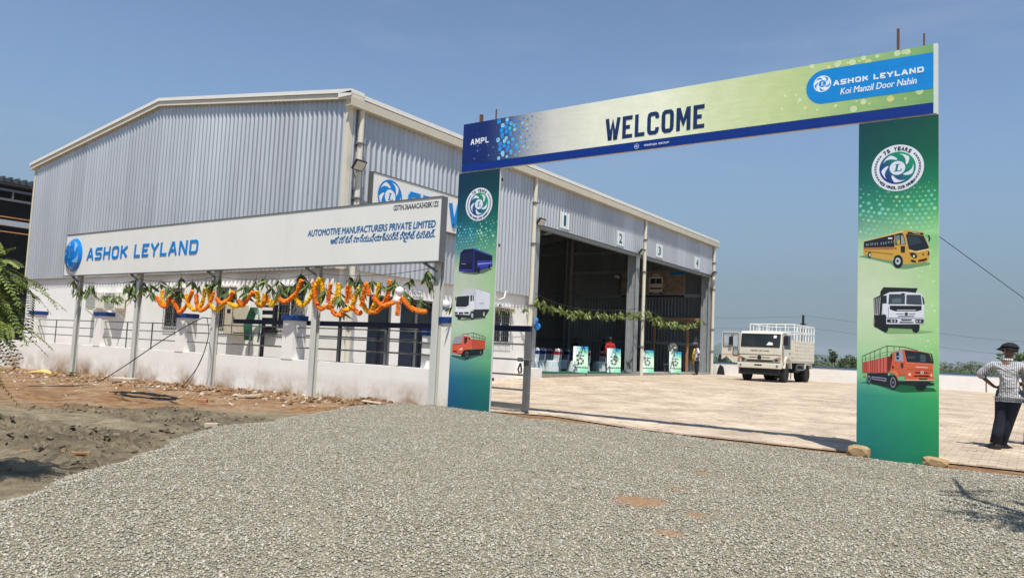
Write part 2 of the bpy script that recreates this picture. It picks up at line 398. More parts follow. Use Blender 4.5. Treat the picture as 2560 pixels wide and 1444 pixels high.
for y in ys:
    for x in xs:
        if -34 <= x <= 9 and -3 <= y <= 12.1: z = G(x, y)+soil_bump(x, y)-.01
        elif y > 12.1: z = .1-.012*min(max(0, y-46), 120)*.6
        else: z = G(max(-40, min(9, x)), max(-6, y))-.02
        if -10.02 < x < 9 and 11.7 < y < 13.3: z = lerp(z, YZ(x, y)-.035, smooth((y-11.7)/.35)) if y <= 12.1 else YZ(x, y)-.035
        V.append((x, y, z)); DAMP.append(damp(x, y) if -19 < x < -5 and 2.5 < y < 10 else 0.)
nx = len(xs)
F = [(j*nx+i, j*nx+i+1, (j+1)*nx+i+1, (j+1)*nx+i) for j in range(len(ys)-1) for i in range(nx-1)]
def soil_mat():
    m = bpy.data.materials.new('soil'); m.use_nodes = True; n = m.node_tree.nodes; l = m.node_tree.links; p = n['Principled BSDF']
    p.inputs['Roughness'].default_value = .95; p.inputs['Specular IOR Level'].default_value = .1
    g = n.new('ShaderNodeNewGeometry'); sx = n.new('ShaderNodeSeparateXYZ'); l.new(g.outputs['Position'], sx.inputs[0])
    def nse(s, d=6, st=None):
        t = n.new('ShaderNodeTexNoise'); t.inputs['Scale'].default_value = s; t.inputs['Detail'].default_value = d; t.inputs['Roughness'].default_value = .65
        l.new(g.outputs['Position'], t.inputs[0]); return t.outputs[0]
    def ramp(src, a, b, ca, cb):
        r = n.new('ShaderNodeValToRGB'); r.color_ramp.elements[0].position = a; r.color_ramp.elements[1].position = b
        r.color_ramp.elements[0].color = (*ca, 1); r.color_ramp.elements[1].color = (*cb, 1); l.new(src, r.inputs[0]); return r.outputs[0]
    def mix(f, a, b):
        x = n.new('ShaderNodeMix'); x.data_type = 'RGBA'; l.new(f, x.inputs['Factor']); l.new(a, x.inputs['A']); l.new(b, x.inputs['B']); return x.outputs['Result']
    def math_(op, a, b):
        x = n.new('ShaderNodeMath'); x.operation = op
        for k, q in enumerate((a, b)):
            if isinstance(q, (int, float)): x.inputs[k].default_value = q
            else: l.new(q, x.inputs[k])
        return x.outputs[0]
    brown = ramp(nse(5), .3, .72, S(116, 84, 58), S(186, 146, 106))
    pale = ramp(nse(9), .35, .7, S(156, 128, 100), S(188, 166, 138))
    brown = mix(ramp(nse(1.3), .45, .6, (0, 0, 0), (1, 1, 1)), brown, pale)
    sand = ramp(nse(4), .3, .72, S(120, 108, 88), S(180, 166, 138))
    xo = n.new('ShaderNodeClamp'); xo.inputs[1].default_value = -1; xo.inputs[2].default_value = 2.6; l.new(math_('SUBTRACT', -12., sx.outputs[0]), xo.inputs[0])
    # sand lies in front, brown soil along the wall; the border wanders
    d = math_('ADD', math_('ADD', sx.outputs[1], xo.outputs[0]), math_('MULTIPLY', math_('SUBTRACT', nse(.8), .5), 3.2))
    f = n.new('ShaderNodeMapRange'); f.inputs[1].default_value = 8.5; f.inputs[2].default_value = 9.2; l.new(d, f.inputs[0])
    c = mix(f.outputs[0], sand, brown)
    # green cover far out
    grass = ramp(nse(.05), .35, .65, (.045, .07, .025), (.11, .12, .05))
    f2 = n.new('ShaderNodeMapRange'); f2.inputs[1].default_value = 44; f2.inputs[2].default_value = 50; l.new(sx.outputs[1], f2.inputs[0])
    c = mix(f2.outputs[0], c, grass)
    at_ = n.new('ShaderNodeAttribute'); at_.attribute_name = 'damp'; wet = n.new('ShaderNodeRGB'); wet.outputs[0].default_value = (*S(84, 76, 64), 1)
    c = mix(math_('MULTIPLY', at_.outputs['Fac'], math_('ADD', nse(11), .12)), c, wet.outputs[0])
    l.new(c, p.inputs['Base Color'])
    b = n.new('ShaderNodeBump'); b.inputs['Strength'].default_value = 1.; b.inputs['Distance'].default_value = .045
    l.new(math_('ADD', math_('ADD', nse(28), math_('MULTIPLY', nse(70), .7)), math_('MULTIPLY', nse(9), 1.8)), b.inputs['Height']); l.new(b.outputs[0], p.inputs['Normal'])
    return m
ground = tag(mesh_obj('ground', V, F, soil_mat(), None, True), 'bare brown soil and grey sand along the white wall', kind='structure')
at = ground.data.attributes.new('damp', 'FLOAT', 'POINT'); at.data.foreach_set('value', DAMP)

# ------------------------------------------------------------------ gravel drive
BARE = ((-2.91, 6.23, .24, .17), (-2.91, 7.06, .1, .08), (-2.32, 6.06, .09, .08), (-2.26, 5.36, .1, .09), (-3.1, 8.2, .09, .09))
def gz(x, y):
    d = gin(x, y)
    u = x*.62+y*.78
    h = .075*smooth((d+.06)/.55)+.034*abs(math.sin(u*1.5+.9*nz3(x, y, .5, 1.)))+.022*nz3(x, y, .9, 7.)+.01*nz3(x, y, 3., 2.)
    if d < 0: h = h*.3-.06*min(1, -d*8)
    return G(x, y)+h
gx = [-12.2+.12*i for i in range(int(19/.12))]; gy = [-3+.12*i for i in range(int(15.5/.12))]
idx = {}; V = []; F = []
for j, y in enumerate(gy):
    for i, x in enumerate(gx):
        if gin(x, y) > -.2: idx[i, j] = len(V); V.append((x, y, gz(x, y)))
for (i, j) in list(idx):
    q = [(i, j), (i+1, j), (i+1, j+1), (i, j+1)]
    if all(k in idx for k in q): F.append(tuple(idx[k] for k in q))
def gravel_mat(name, stone):
    m = bpy.data.materials.new(name); m.use_nodes = True; n = m.node_tree.nodes; l = m.node_tree.links; p = n['Principled BSDF']
    p.inputs['Roughness'].default_value = .9; p.inputs['Specular IOR Level'].default_value = .15
    g = n.new('ShaderNodeNewGeometry')
    if stone:
        a = n.new('ShaderNodeAttribute'); a.attribute_name = 'Col'; l.new(a.outputs['Color'], p.inputs['Base Color'])
        return m
    vo = n.new('ShaderNodeTexVoronoi'); vo.inputs['Scale'].default_value = 58; l.new(g.outputs['Position'], vo.inputs[0])
    r = n.new('ShaderNodeValToRGB'); l.new(vo.outputs['Color'], r.inputs[0])
    r.color_ramp.elements[0].position = .1; r.color_ramp.elements[0].color = (*S(120, 113, 96), 1); r.color_ramp.elements[1].position = .9; r.color_ramp.elements[1].color = (*S(182, 174, 148), 1)
    src = r.outputs[0]; sp_ = n.new('ShaderNodeVectorMath'); sp_.operation = 'MULTIPLY'; sp_.inputs[1].default_value = (1, 1, 0); l.new(g.outputs['Position'], sp_.inputs[0])
    nn_ = n.new('ShaderNodeTexNoise'); nn_.inputs['Scale'].default_value = 9; l.new(g.outputs['Position'], nn_.inputs[0])
    for bx, by, ra, rb_ in BARE:          # thin spots where the earth shows through
        ds = n.new('ShaderNodeVectorMath'); ds.operation = 'DISTANCE'; ds.inputs[1].default_value = (bx, by, 0); l.new(sp_.outputs[0], ds.inputs[0])
        ad = n.new('ShaderNodeMath'); ad.operation = 'MULTIPLY_ADD'; ad.inputs[1].default_value = .25; l.new(nn_.outputs[0], ad.inputs[0]); l.new(ds.outputs['Value'], ad.inputs[2])
        mr_ = n.new('ShaderNodeMapRange'); mr_.inputs[1].default_value = ra+.18; mr_.inputs[2].default_value = ra+.06; l.new(ad.outputs[0], mr_.inputs[0])
        mx_ = n.new('ShaderNodeMix'); mx_.data_type = 'RGBA'; l.new(mr_.outputs[0], mx_.inputs['Factor']); l.new(src, mx_.inputs['A']); mx_.inputs['B'].default_value = (*S(176, 140, 108), 1); src = mx_.outputs['Result']
    l.new(src, p.inputs['Base Color'])
    b = n.new('ShaderNodeBump'); b.invert = True; b.inputs['Strength'].default_value = 1; b.inputs['Distance'].default_value = .03
    l.new(vo.outputs['Distance'], b.inputs['Height']); l.new(b.outputs[0], p.inputs['Normal'])
    return m
gravel = tag(mesh_obj('gravel_drive', V, F, gravel_mat('gravel_bed', False), None, True), 'grey crushed stone drive in front of the arch', kind='structure')

# loose stones, real geometry, one mass
rng = np.random.default_rng(3)
base = np.array([(1, 0, 0), (-1, 0, 0), (0, 1, 0), (0, -1, 0), (0, 0, 1), (0, 0, -1)], float)
bf = np.array([(0, 2, 4), (2, 1, 4), (1, 3, 4), (3, 0, 4), (2, 0, 5), (1, 2, 5), (3, 1, 5), (0, 3, 5)])
pts = []
for _ in range(560000):
    x = rng.uniform(-12, 1.6); y = rng.uniform(.4, 12.4)
    d = -x*.5757+y*.8177; s = x*.8177+y*.5757          # depth and sideways distance from the lens
    if d < 3.2 or abs(s) > d*.78+1: continue
    if rng.random() > min(1., 1.25-.055*d): continue
    if gin(x, y) < .03*rng.random()-.1*(rng.random() < .06): continue
    bare = any((x-bx)**2/(a*a)+(y-by)**2/(b*b) < rng.uniform(.6, 1.2) for bx, by, a, b in BARE)
    if bare: continue
    pts.append((x, y))
    if len(pts) >= 135000: break
N = len(pts)
P = np.array([(x, y, gz(x, y)) for x, y in pts])
sc_ = rng.uniform(.55, 1.3, (N, 1))*np.array([.0135, .0095, .0068])*rng.uniform(.75, 1.25, (N, 3))
jit = base[None]*(1+rng.uniform(-.35, .35, (N, 6, 3)))+rng.uniform(-.28, .28, (N, 6, 3))
ang = rng.uniform(-math.pi, math.pi, (N, 3))*np.array([.22, .22, 1.])
ca, sa = np.cos(ang), np.sin(ang)
pv = jit*sc_[:, None, :]
def rot(v, c, s, a, b): 
    A = v[..., a]*c[:, None]-v[..., b]*s[:, None]; B = v[..., a]*s[:, None]+v[..., b]*c[:, None]; v[..., a] = A; v[..., b] = B
rot(pv, ca[:, 0], sa[:, 0], 1, 2); rot(pv, ca[:, 1], sa[:, 1], 0, 2); rot(pv, ca[:, 2], sa[:, 2], 0, 1)
pv += P[:, None, :]; pv[..., 2] += (sc_[:, 2]*rng.uniform(.2, .9, N))[:, None]
me = bpy.data.meshes.new('gravel_stones')
nv = N*6; nf = N*8
me.vertices.add(nv); me.vertices.foreach_set('co', pv.reshape(-1).astype(np.float32))
fi = (bf[None]+6*np.arange(N)[:, None, None]).reshape(-1)
me.loops.add(nf*3); me.loops.foreach_set('vertex_index', fi.astype(np.int32))
me.polygons.add(nf); me.polygons.foreach_set('loop_start', np.arange(0, nf*3, 3, dtype=np.int32))
tone = np.clip(rng.normal(.35, .07, N), .14, .6); warm = rng.uniform(-.03, .05, N)
cc = np.stack([tone*(1.07+warm), tone*(1.0+warm*.3), tone*(.83-warm), np.ones(N)], 1)
at = me.attributes.new('Col', 'FLOAT_COLOR', 'POINT'); at.data.foreach_set('color', np.repeat(cc, 6, 0).reshape(-1).astype(np.float32))
me.update(calc_edges=True); me.materials.append(gravel_mat('stone', True))
tag(link(bpy.data.objects.new('gravel_stones', me)), 'loose grey crushed stones covering the drive', kind='stuff')

# ------------------------------------------------------------------ paved yard
XW0, YW0, XW1, YW1 = -16.4, 44.6, 12., 44.6            # far low wall, end to end
def wall_y(x): return YW0+(x-XW0)*(YW1-YW0)/(XW1-XW0)
def py0(x): return 12.55 if x < -8.6 else lerp(12.95, 12.1, smooth((x+8.6)/3.6)) if x < -5 else 12.1
yx = [-40+1.*i for i in range(50)]; V = []; F = []
yy = [0, .04, .08, .14, .2, .3, .4, .5, .6, .7, .8, .9, 1]
for t in yy:
    for x in yx:
        a = 12.35 if x < -10 else py0(x)-.03; b = 14.6 if x < -16.5 else wall_y(x)
        y = lerp(a, b, t); V.append((x, y, YZ(x, y)-.012))
nx = len(yx)
F = [(j*nx+i, j*nx+i+1, (j+1)*nx+i+1, (j+1)*nx+i) for j in range(len(yy)-1) for i in range(nx-1)]
def paver_mat(name, joints):
    m = bpy.data.materials.new(name); m.use_nodes = True; n = m.node_tree.nodes; l = m.node_tree.links; p = n['Principled BSDF']
    p.inputs['Roughness'].default_value = .85; p.inputs['Specular IOR Level'].default_value = .2
    g = n.new('ShaderNodeNewGeometry')
    def nse(s, d=5):
        t = n.new('ShaderNodeTexNoise'); t.inputs['Scale'].default_value = s; t.inputs['Detail'].default_value = d; l.new(g.outputs['Position'], t.inputs[0]); return t.outputs[0]
    r = n.new('ShaderNodeValToRGB'); l.new(nse(1.1), r.inputs[0])
    r.color_ramp.elements[0].position = .35; r.color_ramp.elements[0].color = (*S(176, 158, 138), 1)
    r.color_ramp.elements[1].position = .68; r.color_ramp.elements[1].color = (*S(206, 190, 168), 1)
    src = r.outputs[0]
    r2 = n.new('ShaderNodeMapRange'); r2.inputs[3].default_value = .82; r2.inputs[4].default_value = 1.12; l.new(nse(14), r2.inputs[0])
    v = n.new('ShaderNodeVectorMath'); v.operation = 'SCALE'; l.new(src, v.inputs[0]); l.new(r2.outputs[0], v.inputs['Scale']); src = v.outputs[0]
    if joints:
        br = n.new('ShaderNodeTexBrick'); br.offset = .5; br.inputs['Scale'].default_value = 1; br.inputs['Brick Width'].default_value = .22; br.inputs['Row Height'].default_value = .16
        br.inputs['Mortar Size'].default_value = .006; br.inputs['Color1'].default_value = (1.05, 1.04, 1.02, 1); br.inputs['Color2'].default_value = (.84, .83, .81, 1); br.inputs['Mortar'].default_value = (.5, .45, .4, 1)
        l.new(g.outputs['Position'], br.inputs[0])
        k = n.new('ShaderNodeMix'); k.data_type = 'RGBA'; k.blend_type = 'MULTIPLY'; k.inputs['Factor'].default_value = 1; l.new(src, k.inputs['A']); l.new(br.outputs[0], k.inputs['B']); src = k.outputs['Result']
    else:
        oi = n.new('ShaderNodeAttribute'); oi.attribute_name = 'Col'
        k = n.new('ShaderNodeMix'); k.data_type = 'RGBA'; k.blend_type = 'MULTIPLY'; k.inputs['Factor'].default_value = 1; l.new(src, k.inputs['A']); l.new(oi.outputs['Color'], k.inputs['B']); src = k.outputs['Result']
    l.new(src, p.inputs['Base Color'])
    b = n.new('ShaderNodeBump'); b.inputs['Strength'].default_value = .35; b.inputs['Distance'].default_value = .01; l.new(nse(60), b.inputs['Height']); l.new(b.outputs[0], p.inputs['Normal'])
    return m
yard = tag(mesh_obj('paved_yard', V, F, paver_mat('yard_paving', True)), 'pale buff paved yard behind the arch', kind='structure')
PM = paver_mat('paver', False)
def paver_mesh(k):
    c = (.86+.2*random.random(),)*3; w, d, h, b = .107, .077, .03, .006
    V = [(-w, -d, -h), (w, -d, -h), (w, d, -h), (-w, d, -h), (-w, -d, -b), (w, -d, -b), (w, d, -b), (-w, d, -b), (-w+b, -d+b, 0), (w-b, -d+b, 0), (w-b, d-b, 0), (-w+b, d-b, 0)]
    F = [(8, 9, 10, 11)]+[(i, (i+1) % 4, 4+(i+1) % 4, 4+i) for i in range(4)]+[(4+i, 4+(i+1) % 4, 8+(i+1) % 4, 8+i) for i in range(4)]
    return V, F, c
PVS = [paver_mesh(k) for k in range(10)]
pm = []
for V, F, c in PVS:
    me = bpy.data.meshes.new('paver'); me.from_pydata(V, [], F); at = me.attributes.new('Col', 'FLOAT_COLOR', 'POINT')
    at.data.foreach_set('color', [x for _ in V for x in (*c, 1.)]); me.materials.append(PM); pm.append(me)
spots = []
j = 0; y = 12.18
while y < 27:
    x = -16. + (.11 if j % 2 else 0)
    while x < 2.2:
        d = -x*.5757+y*.8177; s = x*.8177+y*.5757
        if y > py0(x)+.06 and d > 2 and -1*d*.2 < s < d*.74+.6 and not (x < -9.9 and y < 12.9) and x > -15.7: spots.append((d*1.0, x, y))
        x += .22
    y += .16; j += 1
spots.sort()
big = MB(); bigC = []
for i, (d, x, y) in enumerate(spots):
    dz = random.uniform(-.004, .006); k = random.randrange(10); rx, ry = random.uniform(-.02, .02), random.uniform(-.02, .02)
    z = YZ(x, y)+.01+dz
    if i < 290:
        o = bpy.data.objects.new('paver', pm[k]); o.location = (x, y, z); o.rotation_euler = (rx, ry, random.uniform(-.02, .02)); link(o, yard)
    else:
        V, F, c = PVS[k]; big.add([(x+a, y+b_, z+e+a*ry*-1+b_*rx) for a, b_, e in V], F, c)
o = big.build('paver_field', PM, yard); o['kind'] = 'stuff'
# ------------------------------------------------------------------ service shed
XB, YB, YE, XL = -16.17, 14.48, 44.1, -35.99           # long side, gable, far end, far side
ZC, ZT, ZH, FL = 3.556, 8.5, 6.45, .58                  # cladding foot, wall head, bay head, floor
XR, ZR = -26.08, 10.0
M_clad = mat('galvanised_sheet', (.57, .59, .61), .58, .95, .12, .9, .12, 2.5, .5, vstretch=(1, 1, .2), each=.1)
M_inner = mat('bare_steel_liner', (.46, .50, .53), .36, .9, .12, 1.2, .04, 30, .5, vstretch=(1, 1, .15))
M_trim = mat('cream_flashing', S(214, 208, 190), .5, 0, .06, 2)
M_white = None
def plaster(name, base, stain, zlo, zhi, amount):
    m = bpy.data.materials.new(name); m.use_nodes = True; n = m.node_tree.nodes; l = m.node_tree.links; p = n['Principled BSDF']; MATS[name] = m
    p.inputs['Roughness'].default_value = .9; p.inputs['Specular IOR Level'].default_value = .15
    g = n.new('ShaderNodeNewGeometry'); sx = n.new('ShaderNodeSeparateXYZ'); l.new(g.outputs['Position'], sx.inputs[0])
    def nse(s, st=(1, 1, 1), d=5):
        mp_ = n.new('ShaderNodeMapping'); mp_.inputs['Scale'].default_value = st; l.new(g.outputs['Position'], mp_.inputs[0])
        t = n.new('ShaderNodeTexNoise'); t.inputs['Scale'].default_value = s; t.inputs['Detail'].default_value = d; t.inputs['Roughness'].default_value = .65; l.new(mp_.outputs[0], t.inputs[0]); return t.outputs[0]
    def mth(op, a, b):
        x = n.new('ShaderNodeMath'); x.operation = op
        for k, q in enumerate((a, b)):
            if isinstance(q, (int, float)): x.inputs[k].default_value = q
            else: l.new(q, x.inputs[k])
        return x.outputs[0]
    r = n.new('ShaderNodeValToRGB'); l.new(nse(1.6), r.inputs[0]); r.color_ramp.elements[0].position = .3; r.color_ramp.elements[1].position = .7
    r.color_ramp.elements[0].color = (*[c*.92 for c in base], 1); r.color_ramp.elements[1].color = (*base, 1)
    # earth splashed up from the ground in patches, and faint run marks
    h = n.new('ShaderNodeMapRange'); h.inputs[1].default_value = zhi; h.inputs[2].default_value = zlo; l.new(sx.outputs[2], h.inputs[0])
    pt = n.new('ShaderNodeMapRange'); pt.inputs[1].default_value = .38; pt.inputs[2].default_value = .72; l.new(nse(.75), pt.inputs[0])
    f = mth('MULTIPLY', mth('MULTIPLY', h.outputs[0], pt.outputs[0]), mth('ADD', nse(9), .45))
    f = mth('MULTIPLY', f, amount)
    run = n.new('ShaderNodeMapRange'); run.inputs[1].default_value = .62; run.inputs[2].default_value = .8; run.inputs[4].default_value = .22; l.new(nse(3.2, (1, 1, .06)), run.inputs[0])
    x = n.new('ShaderNodeMix'); x.data_type = 'RGBA'; x.clamp_factor = True; l.new(mth('ADD', f, mth('MULTIPLY', run.outputs[0], amount*.6)), x.inputs['Factor']); l.new(r.outputs[0], x.inputs['A']); x.inputs['B'].default_value = (*stain, 1)
    l.new(x.outputs['Result'], p.inputs['Base Color'])
    b = n.new('ShaderNodeBump'); b.inputs['Strength'].default_value = .25; b.inputs['Distance'].default_value = .01; l.new(nse(45), b.inputs['Height']); l.new(b.outputs[0], p.inputs['Normal'])
    return m
M_wall = plaster('shed_plaster', S(238, 236, 232), S(170, 150, 125), .3, 1.2, .35)
M_bwall = plaster('boundary_plaster', S(240, 237, 230), S(150, 118, 84), .0, .75, 2.1)
M_col = mat('painted_steel', S(150, 155, 156), .6, .1, .14, 4, .1, 40)
M_pipe = mat('cream_pipe', S(212, 208, 192), .4, 0, .05, 3)
M_dark = mat('dark_glass', (.012, .016, .02), .12, 0, .3, 2, spec=.5)
M_frame = mat('white_frame', S(228, 228, 222), .5, 0, .06, 4)
M_iron = mat('grey_iron', S(120, 122, 122), .5, .4, .15, 8)
M_conc = mat('floor_concrete', S(150, 146, 138), .8, 0, .12, 2, .1, 30)
M_blue = mat('blue_paint', S(22, 62, 130), .55, 0, .16, 9)
M_navy = mat('navy_paint', S(14, 26, 62), .4, .1, .15, 9)

shed = thing('service_shed', 'long grey corrugated metal service shed with two wide open bays', 'building', loc=(XB, YB, FL))
def P_(x, y, z): return (x-XB, y-YB, z-FL)
class LB(MB):
    """collector in world coordinates for parts of the shed"""
    def build(s, name, m, parent=None, sm=False):
        s.V = [(x-XB, y-YB, z-FL) for x, y, z in s.V]
        return MB.build(s, name, m, parent or shed, sm)
def roof_z(x): return lerp(ZT, ZR-.12, 1-abs(x-XR)/(XB-XR))
RIB = [(0, 0), (.095, 0), (.115, .056), (.145, .056), (.205, 0)]
RIB2 = [(.22-u, h) for u, h in RIB[::-1]]             # the other way round for walls that run away from the sun
def sheet(kind, a, b, z0, ztop, off, pitch=.22, inner=False):
    """one corrugated sheet from a to b along its wall; ztop(t) its head"""
    n = max(1, round((b-a)/pitch)); p = (b-a)/n; prof = []
    for k in range(n):
        for u, h in ([(0, 0), (.165, 0), (.178, .03), (.198, .03), (.21, 0)] if inner else RIB if kind == 'gable' else [(0, 0)]+RIB2[:-1]): prof.append((a+(k+u/.22)*p, h))
    prof.append((b, 0)); V = []; F = []
    for t, h in prof:
        for z in (z0, ztop(t)): V.append((t, off-h, z) if kind == 'gable' else (off+h, t, z))
    for i in range(len(prof)-1):
        q = (2*i, 2*i+2, 2*i+3, 2*i+1)
        F.append(q if kind == 'gable' else q)
    m = LB(); m.add(V, F); return m
stamp_m = mat('stamp_ink', (.09, .1, .11), .6, 0, .2, 30)
def stamps(par, kind, a, b, z0, z1, off):
    m = LB(); t = a+(.015 if kind == 'gable' else .145)+.22*random.randrange(4); z = z0+random.uniform(.3, 1.1)
    while z < z1-.5:
        for dz, w in ((0, .05), (.035, .03), (.06, .055), (.1, .035), (.17, .05), (.2, .03)):
            t0 = t+random.uniform(0, .02)
            if kind == 'gable': m.add([(t0, off-.003, z+dz), (t0+w, off-.003, z+dz), (t0+w, off-.003, z+dz+.018), (t0, off-.003, z+dz+.018)], [(0, 1, 2, 3)])
            else: m.add([(off+.003, t0, z+dz), (off+.003, t0+w, z+dz), (off+.003, t0+w, z+dz+.018), (off+.003, t0, z+dz+.018)], [(0, 1, 2, 3)])
        z += random.uniform(1.3, 2.0)
    if m.V: m.build('stamp', stamp_m, par)['kind'] = 'stuff'
n = 18
for k in range(n):
    a = XL+.1+(XB-.1-XL-.1)*k/n; b = XL+.1+(XB-.1-XL-.1)*(k+1)/n
    o = sheet('gable', a, b, ZC, lambda t: roof_z(t), YB).build('cladding_sheet', M_clad)
    stamps(o, 'gable', a, b, ZC, roof_z(a), YB)
n = 27
for k in range(n):
    a = YB+.1+(YE-.1-YB-.1)*k/n; b = YB+.1+(YE-.1-YB-.1)*(k+1)/n; mid = (a+b)/2
    z0 = ZC if mid < 24.7 else ZH
    o = sheet('side', a, b, z0, lambda t: ZT, XB).build('cladding_sheet', M_clad)
    stamps(o, 'side', a, b, z0, ZT, XB)
LB().box(XB-.12, YB-.045, ZC-.02, XB+.045, YB+.12, ZT+.02).build('corner_trim', M_trim)
LB().box(XL-.02, YB-.045, ZC-.02, XL+.14, YB+.12, ZT+.02).build('corner_trim', M_trim)
LB().box(XB-.12, YE-.14, FL, XB+.045, YE+.03, ZT).build('corner_trim', M_trim)
# gable fascia: two stepped flashings that follow the roof slope
for (o0, o1, d, mm) in ((.02, .17, .16, M_trim), (.185, .30, .20, M_frame)):
    m = LB()
    for x0, x1 in ((XL-.2, XR), (XR, XB+.26)):
        q = []
        for x in (x0, x1):
            zb = lerp(ZT, ZR-.2, 1-abs(x-XR)/(XB-XR))-.12
            q += [(x, YB-d, zb+o0), (x, YB+.3, zb+o0), (x, YB+.3, zb+o1), (x, YB-d, zb+o1)]
        m.add(q, [(0, 1, 2, 3), (7, 6, 5, 4), (0, 4, 5, 1), (1, 5, 6, 2), (2, 6, 7, 3), (3, 7, 4, 0)])
    m.build('verge_flashing', mm)
# eaves gutter on the long side: an open cream channel in three lengths
for k in range(3):
    y0 = YB-.2+(YE-YB+.5)*k/3; y1 = YB-.2+(YE-YB+.5)*(k+1)/3-.006
    prof = [(.04, 8.20), (.24, 8.20), (.26, 8.42), (.275, 8.42), (.255, 8.185), (.03, 8.185)]
    LB().prism(prof, lambda u, v, d: (XB+u, d, v), y0, y1).build('gutter', M_trim)
LB().box(XB-.3, YB-.2, 8.47, XB+.24, YE+.3, 8.60).build('eaves_flashing', M_frame)
# roof
for x0, x1 in ((XL-.25, XR), (XR, XB+.22)):
    m = LB(); q = []
    for x in (x0, x1):
        zb = lerp(ZT, ZR-.1, 1-abs(x-XR)/(XB-XR))+.08
        q += [(x, YB-.1, zb), (x, YE+.3, zb), (x, YE+.3, zb+.05), (x, YB-.1, zb+.05)]
    m.add(q, [(0, 1, 2, 3), (7, 6, 5, 4), (0, 4, 5, 1), (1, 5, 6, 2), (2, 6, 7, 3), (3, 7, 4, 0)])
    m.build('roof', M_clad)
m = LB()
for k in range(9): m.box(XL+1.1+2.2*k, YB+.4, roof_z(XL+1.1+2.2*k)-.25, XL+1.18+2.2*k, YE-.3, roof_z(XL+1.1+2.2*k)-.06)
m.build('purlin', M_col)
# white masonry foot: gable, and the side up to the first bay with its openings cut out
m = LB(); yb = YB+.1
m.box(XL+.02, yb, 0, XB-.1, yb+.2, ZC+.1); m.build('wall', M_wall)
def wall_side(holes, y0, y1, z0, z1, x0, x1, name, m_):
    m = LB(); yc = sorted({y0, y1, *[h[0] for h in holes], *[h[1] for h in holes]}); zc = sorted({z0, z1, *[h[2] for h in holes], *[h[3] for h in holes]})
    for a, b in zip(yc, yc[1:]):
        for c, d in zip(zc, zc[1:]):
            if not any(h[0] <= a and b <= h[1] and h[2] <= c and d <= h[3] for h in holes): m.box(x0, a, c, x1, b, d)
    return m.build(name, m_)
DO = [(15.78, 16.78, .45, 2.93), (17.15, 18.75, .45, 2.93), (21.9, 23.06, 1.72, 2.92)]
wall_side(DO, yb+.2, 24.5, .3, ZC+.1, XB-.3, XB-.1, 'wall', M_wall)
LB().box(XB-.35, yb+.2, 0, XB+.28, 24.62, .3).box(XB-.25, 23.6, .3, XB+.36, 24.72, .80).build('plinth', M_wall)
# back rooms so that the doorways read as dark rooms
LB().box(XB-6, YB+.3, .3, XB-5.8, 24.4, ZC).box(XB-6, 24.3, .3, XB-.3, 24.5, ZC).box(XB-6, YB+.3, ZC, XB-.3, 24.5, ZC+.1).box(XB-6, YB+.3, .3, XB-.3, 24.4, .42).build('inner_wall', M_wall)
for a, b, c, d in DO[:2]:
    o = LB().box(XB-.24, a, c, XB-.2, b, d).build('glass_door', M_dark)
    m = LB()
    for y in (a, b-.05): m.box(XB-.26, y, c, XB-.13, y+.05, d)
    m.box(XB-.26, a, d-.06, XB-.13, b, d).box(XB-.26, a+.05, 1.98, XB-.15, b-.05, 2.04)
    if b-a > 1.2: m.box(XB-.26, (a+b)/2-.03, c, XB-.14, (a+b)/2+.03, d)
    LB().box(XB-.198, a+.05, c, XB-.192, b-.05, 1.98).build('blue_film', mat('blue_film', (.006, .014, .036), .2, 0, .1, 3), o)
    m.build('door_frame', M_iron, o)
def window(face, u0, u1, z0, z1):
    f = (lambda u, d, z: (u, yb-d, z)) if face == 'g' else (lambda u, d, z: (XB-.1+d, u, z))
    def bx(m, a0, a1, d0, d1, c0, c1):
        p, q = f(a0, d0, c0), f(a1, d1, c1); m.box(min(p[0], q[0]), min(p[1], q[1]), c0, max(p[0], q[0]), max(p[1], q[1]), c1)
    m = LB(); bx(m, u0, u1, -.03, .012, z0, z1); w = m.build('window', M_dark)
    m = LB()
    for a in (u0-.05, (u0+u1)/2-.03, u1): bx(m, a, a+.055, .0, .03, z0-.05, z1+.05)
    bx(m, u0, u1, 0, .03, z0-.05, z0); bx(m, u0, u1, 0, .03, z1, z1+.05); m.build('frame', M_frame, w)
    m = LB(); k = 9
    for i in range(k+1): a = lerp(u0-.04, u1+.04, i/k); bx(m, a-.006, a+.006, .06, .075, z0-.14, z1+.1)
    for i in range(6): z = lerp(z0-.05, z1+.05, i/5); bx(m, u0-.05, u1+.05, .074, .086, z-.007, z+.007)
    m.build('grille', M_iron, w)
    m = LB(); bx(m, u0-.12, u1+.12, 0, .16, z1+.12, z1+.18); m.build('lintel_shade', M_wall, w)
window('g', -25.0, -24.05, 1.75, 2.95); window('g', -22.05, -21.1, 1.78, 2.95); window('g', -18.85, -17.7, 1.8, 2.95)
window('s', 21.95, 23.0, 1.75, 2.88)
# floor, far wall with its girts, far side, bay columns, down-pipes
LB().box(XL, 24.5, .1, XB+.1, YE, FL).build('floor', M_conc)
for k in range(18):
    a = XL+.1+(XB-XL-.3)*k/18; b = XL+.1+(XB-XL-.3)*(k+1)/18
    sheet('gable', a, b, FL-.1, lambda t: roof_z(t), YE-.02, inner=True).build('cladding_sheet', M_inner)
LB().box(XL, YE, 0, XB, YE+.02, ZT).build('end_wall', M_clad)
for k in range(20):
    a = 24.6+(YE-24.7)*k/20; b = 24.6+(YE-24.7)*(k+1)/20
    sheet('side', a, b, FL-.1, lambda t: ZT, XL+.05, inner=True).build('cladding_sheet', M_inner)
LB().box(XL-.02, YB+.3, 0, XL, YE, ZT).build('side_wall', M_clad)
for z in (8.1, 6.8, 5.24, 3.79, 2.28): LB().box(XL+.1, YE-.17, z-.1, XB-.1, YE-.06, z+.1).build('girt', M_col)
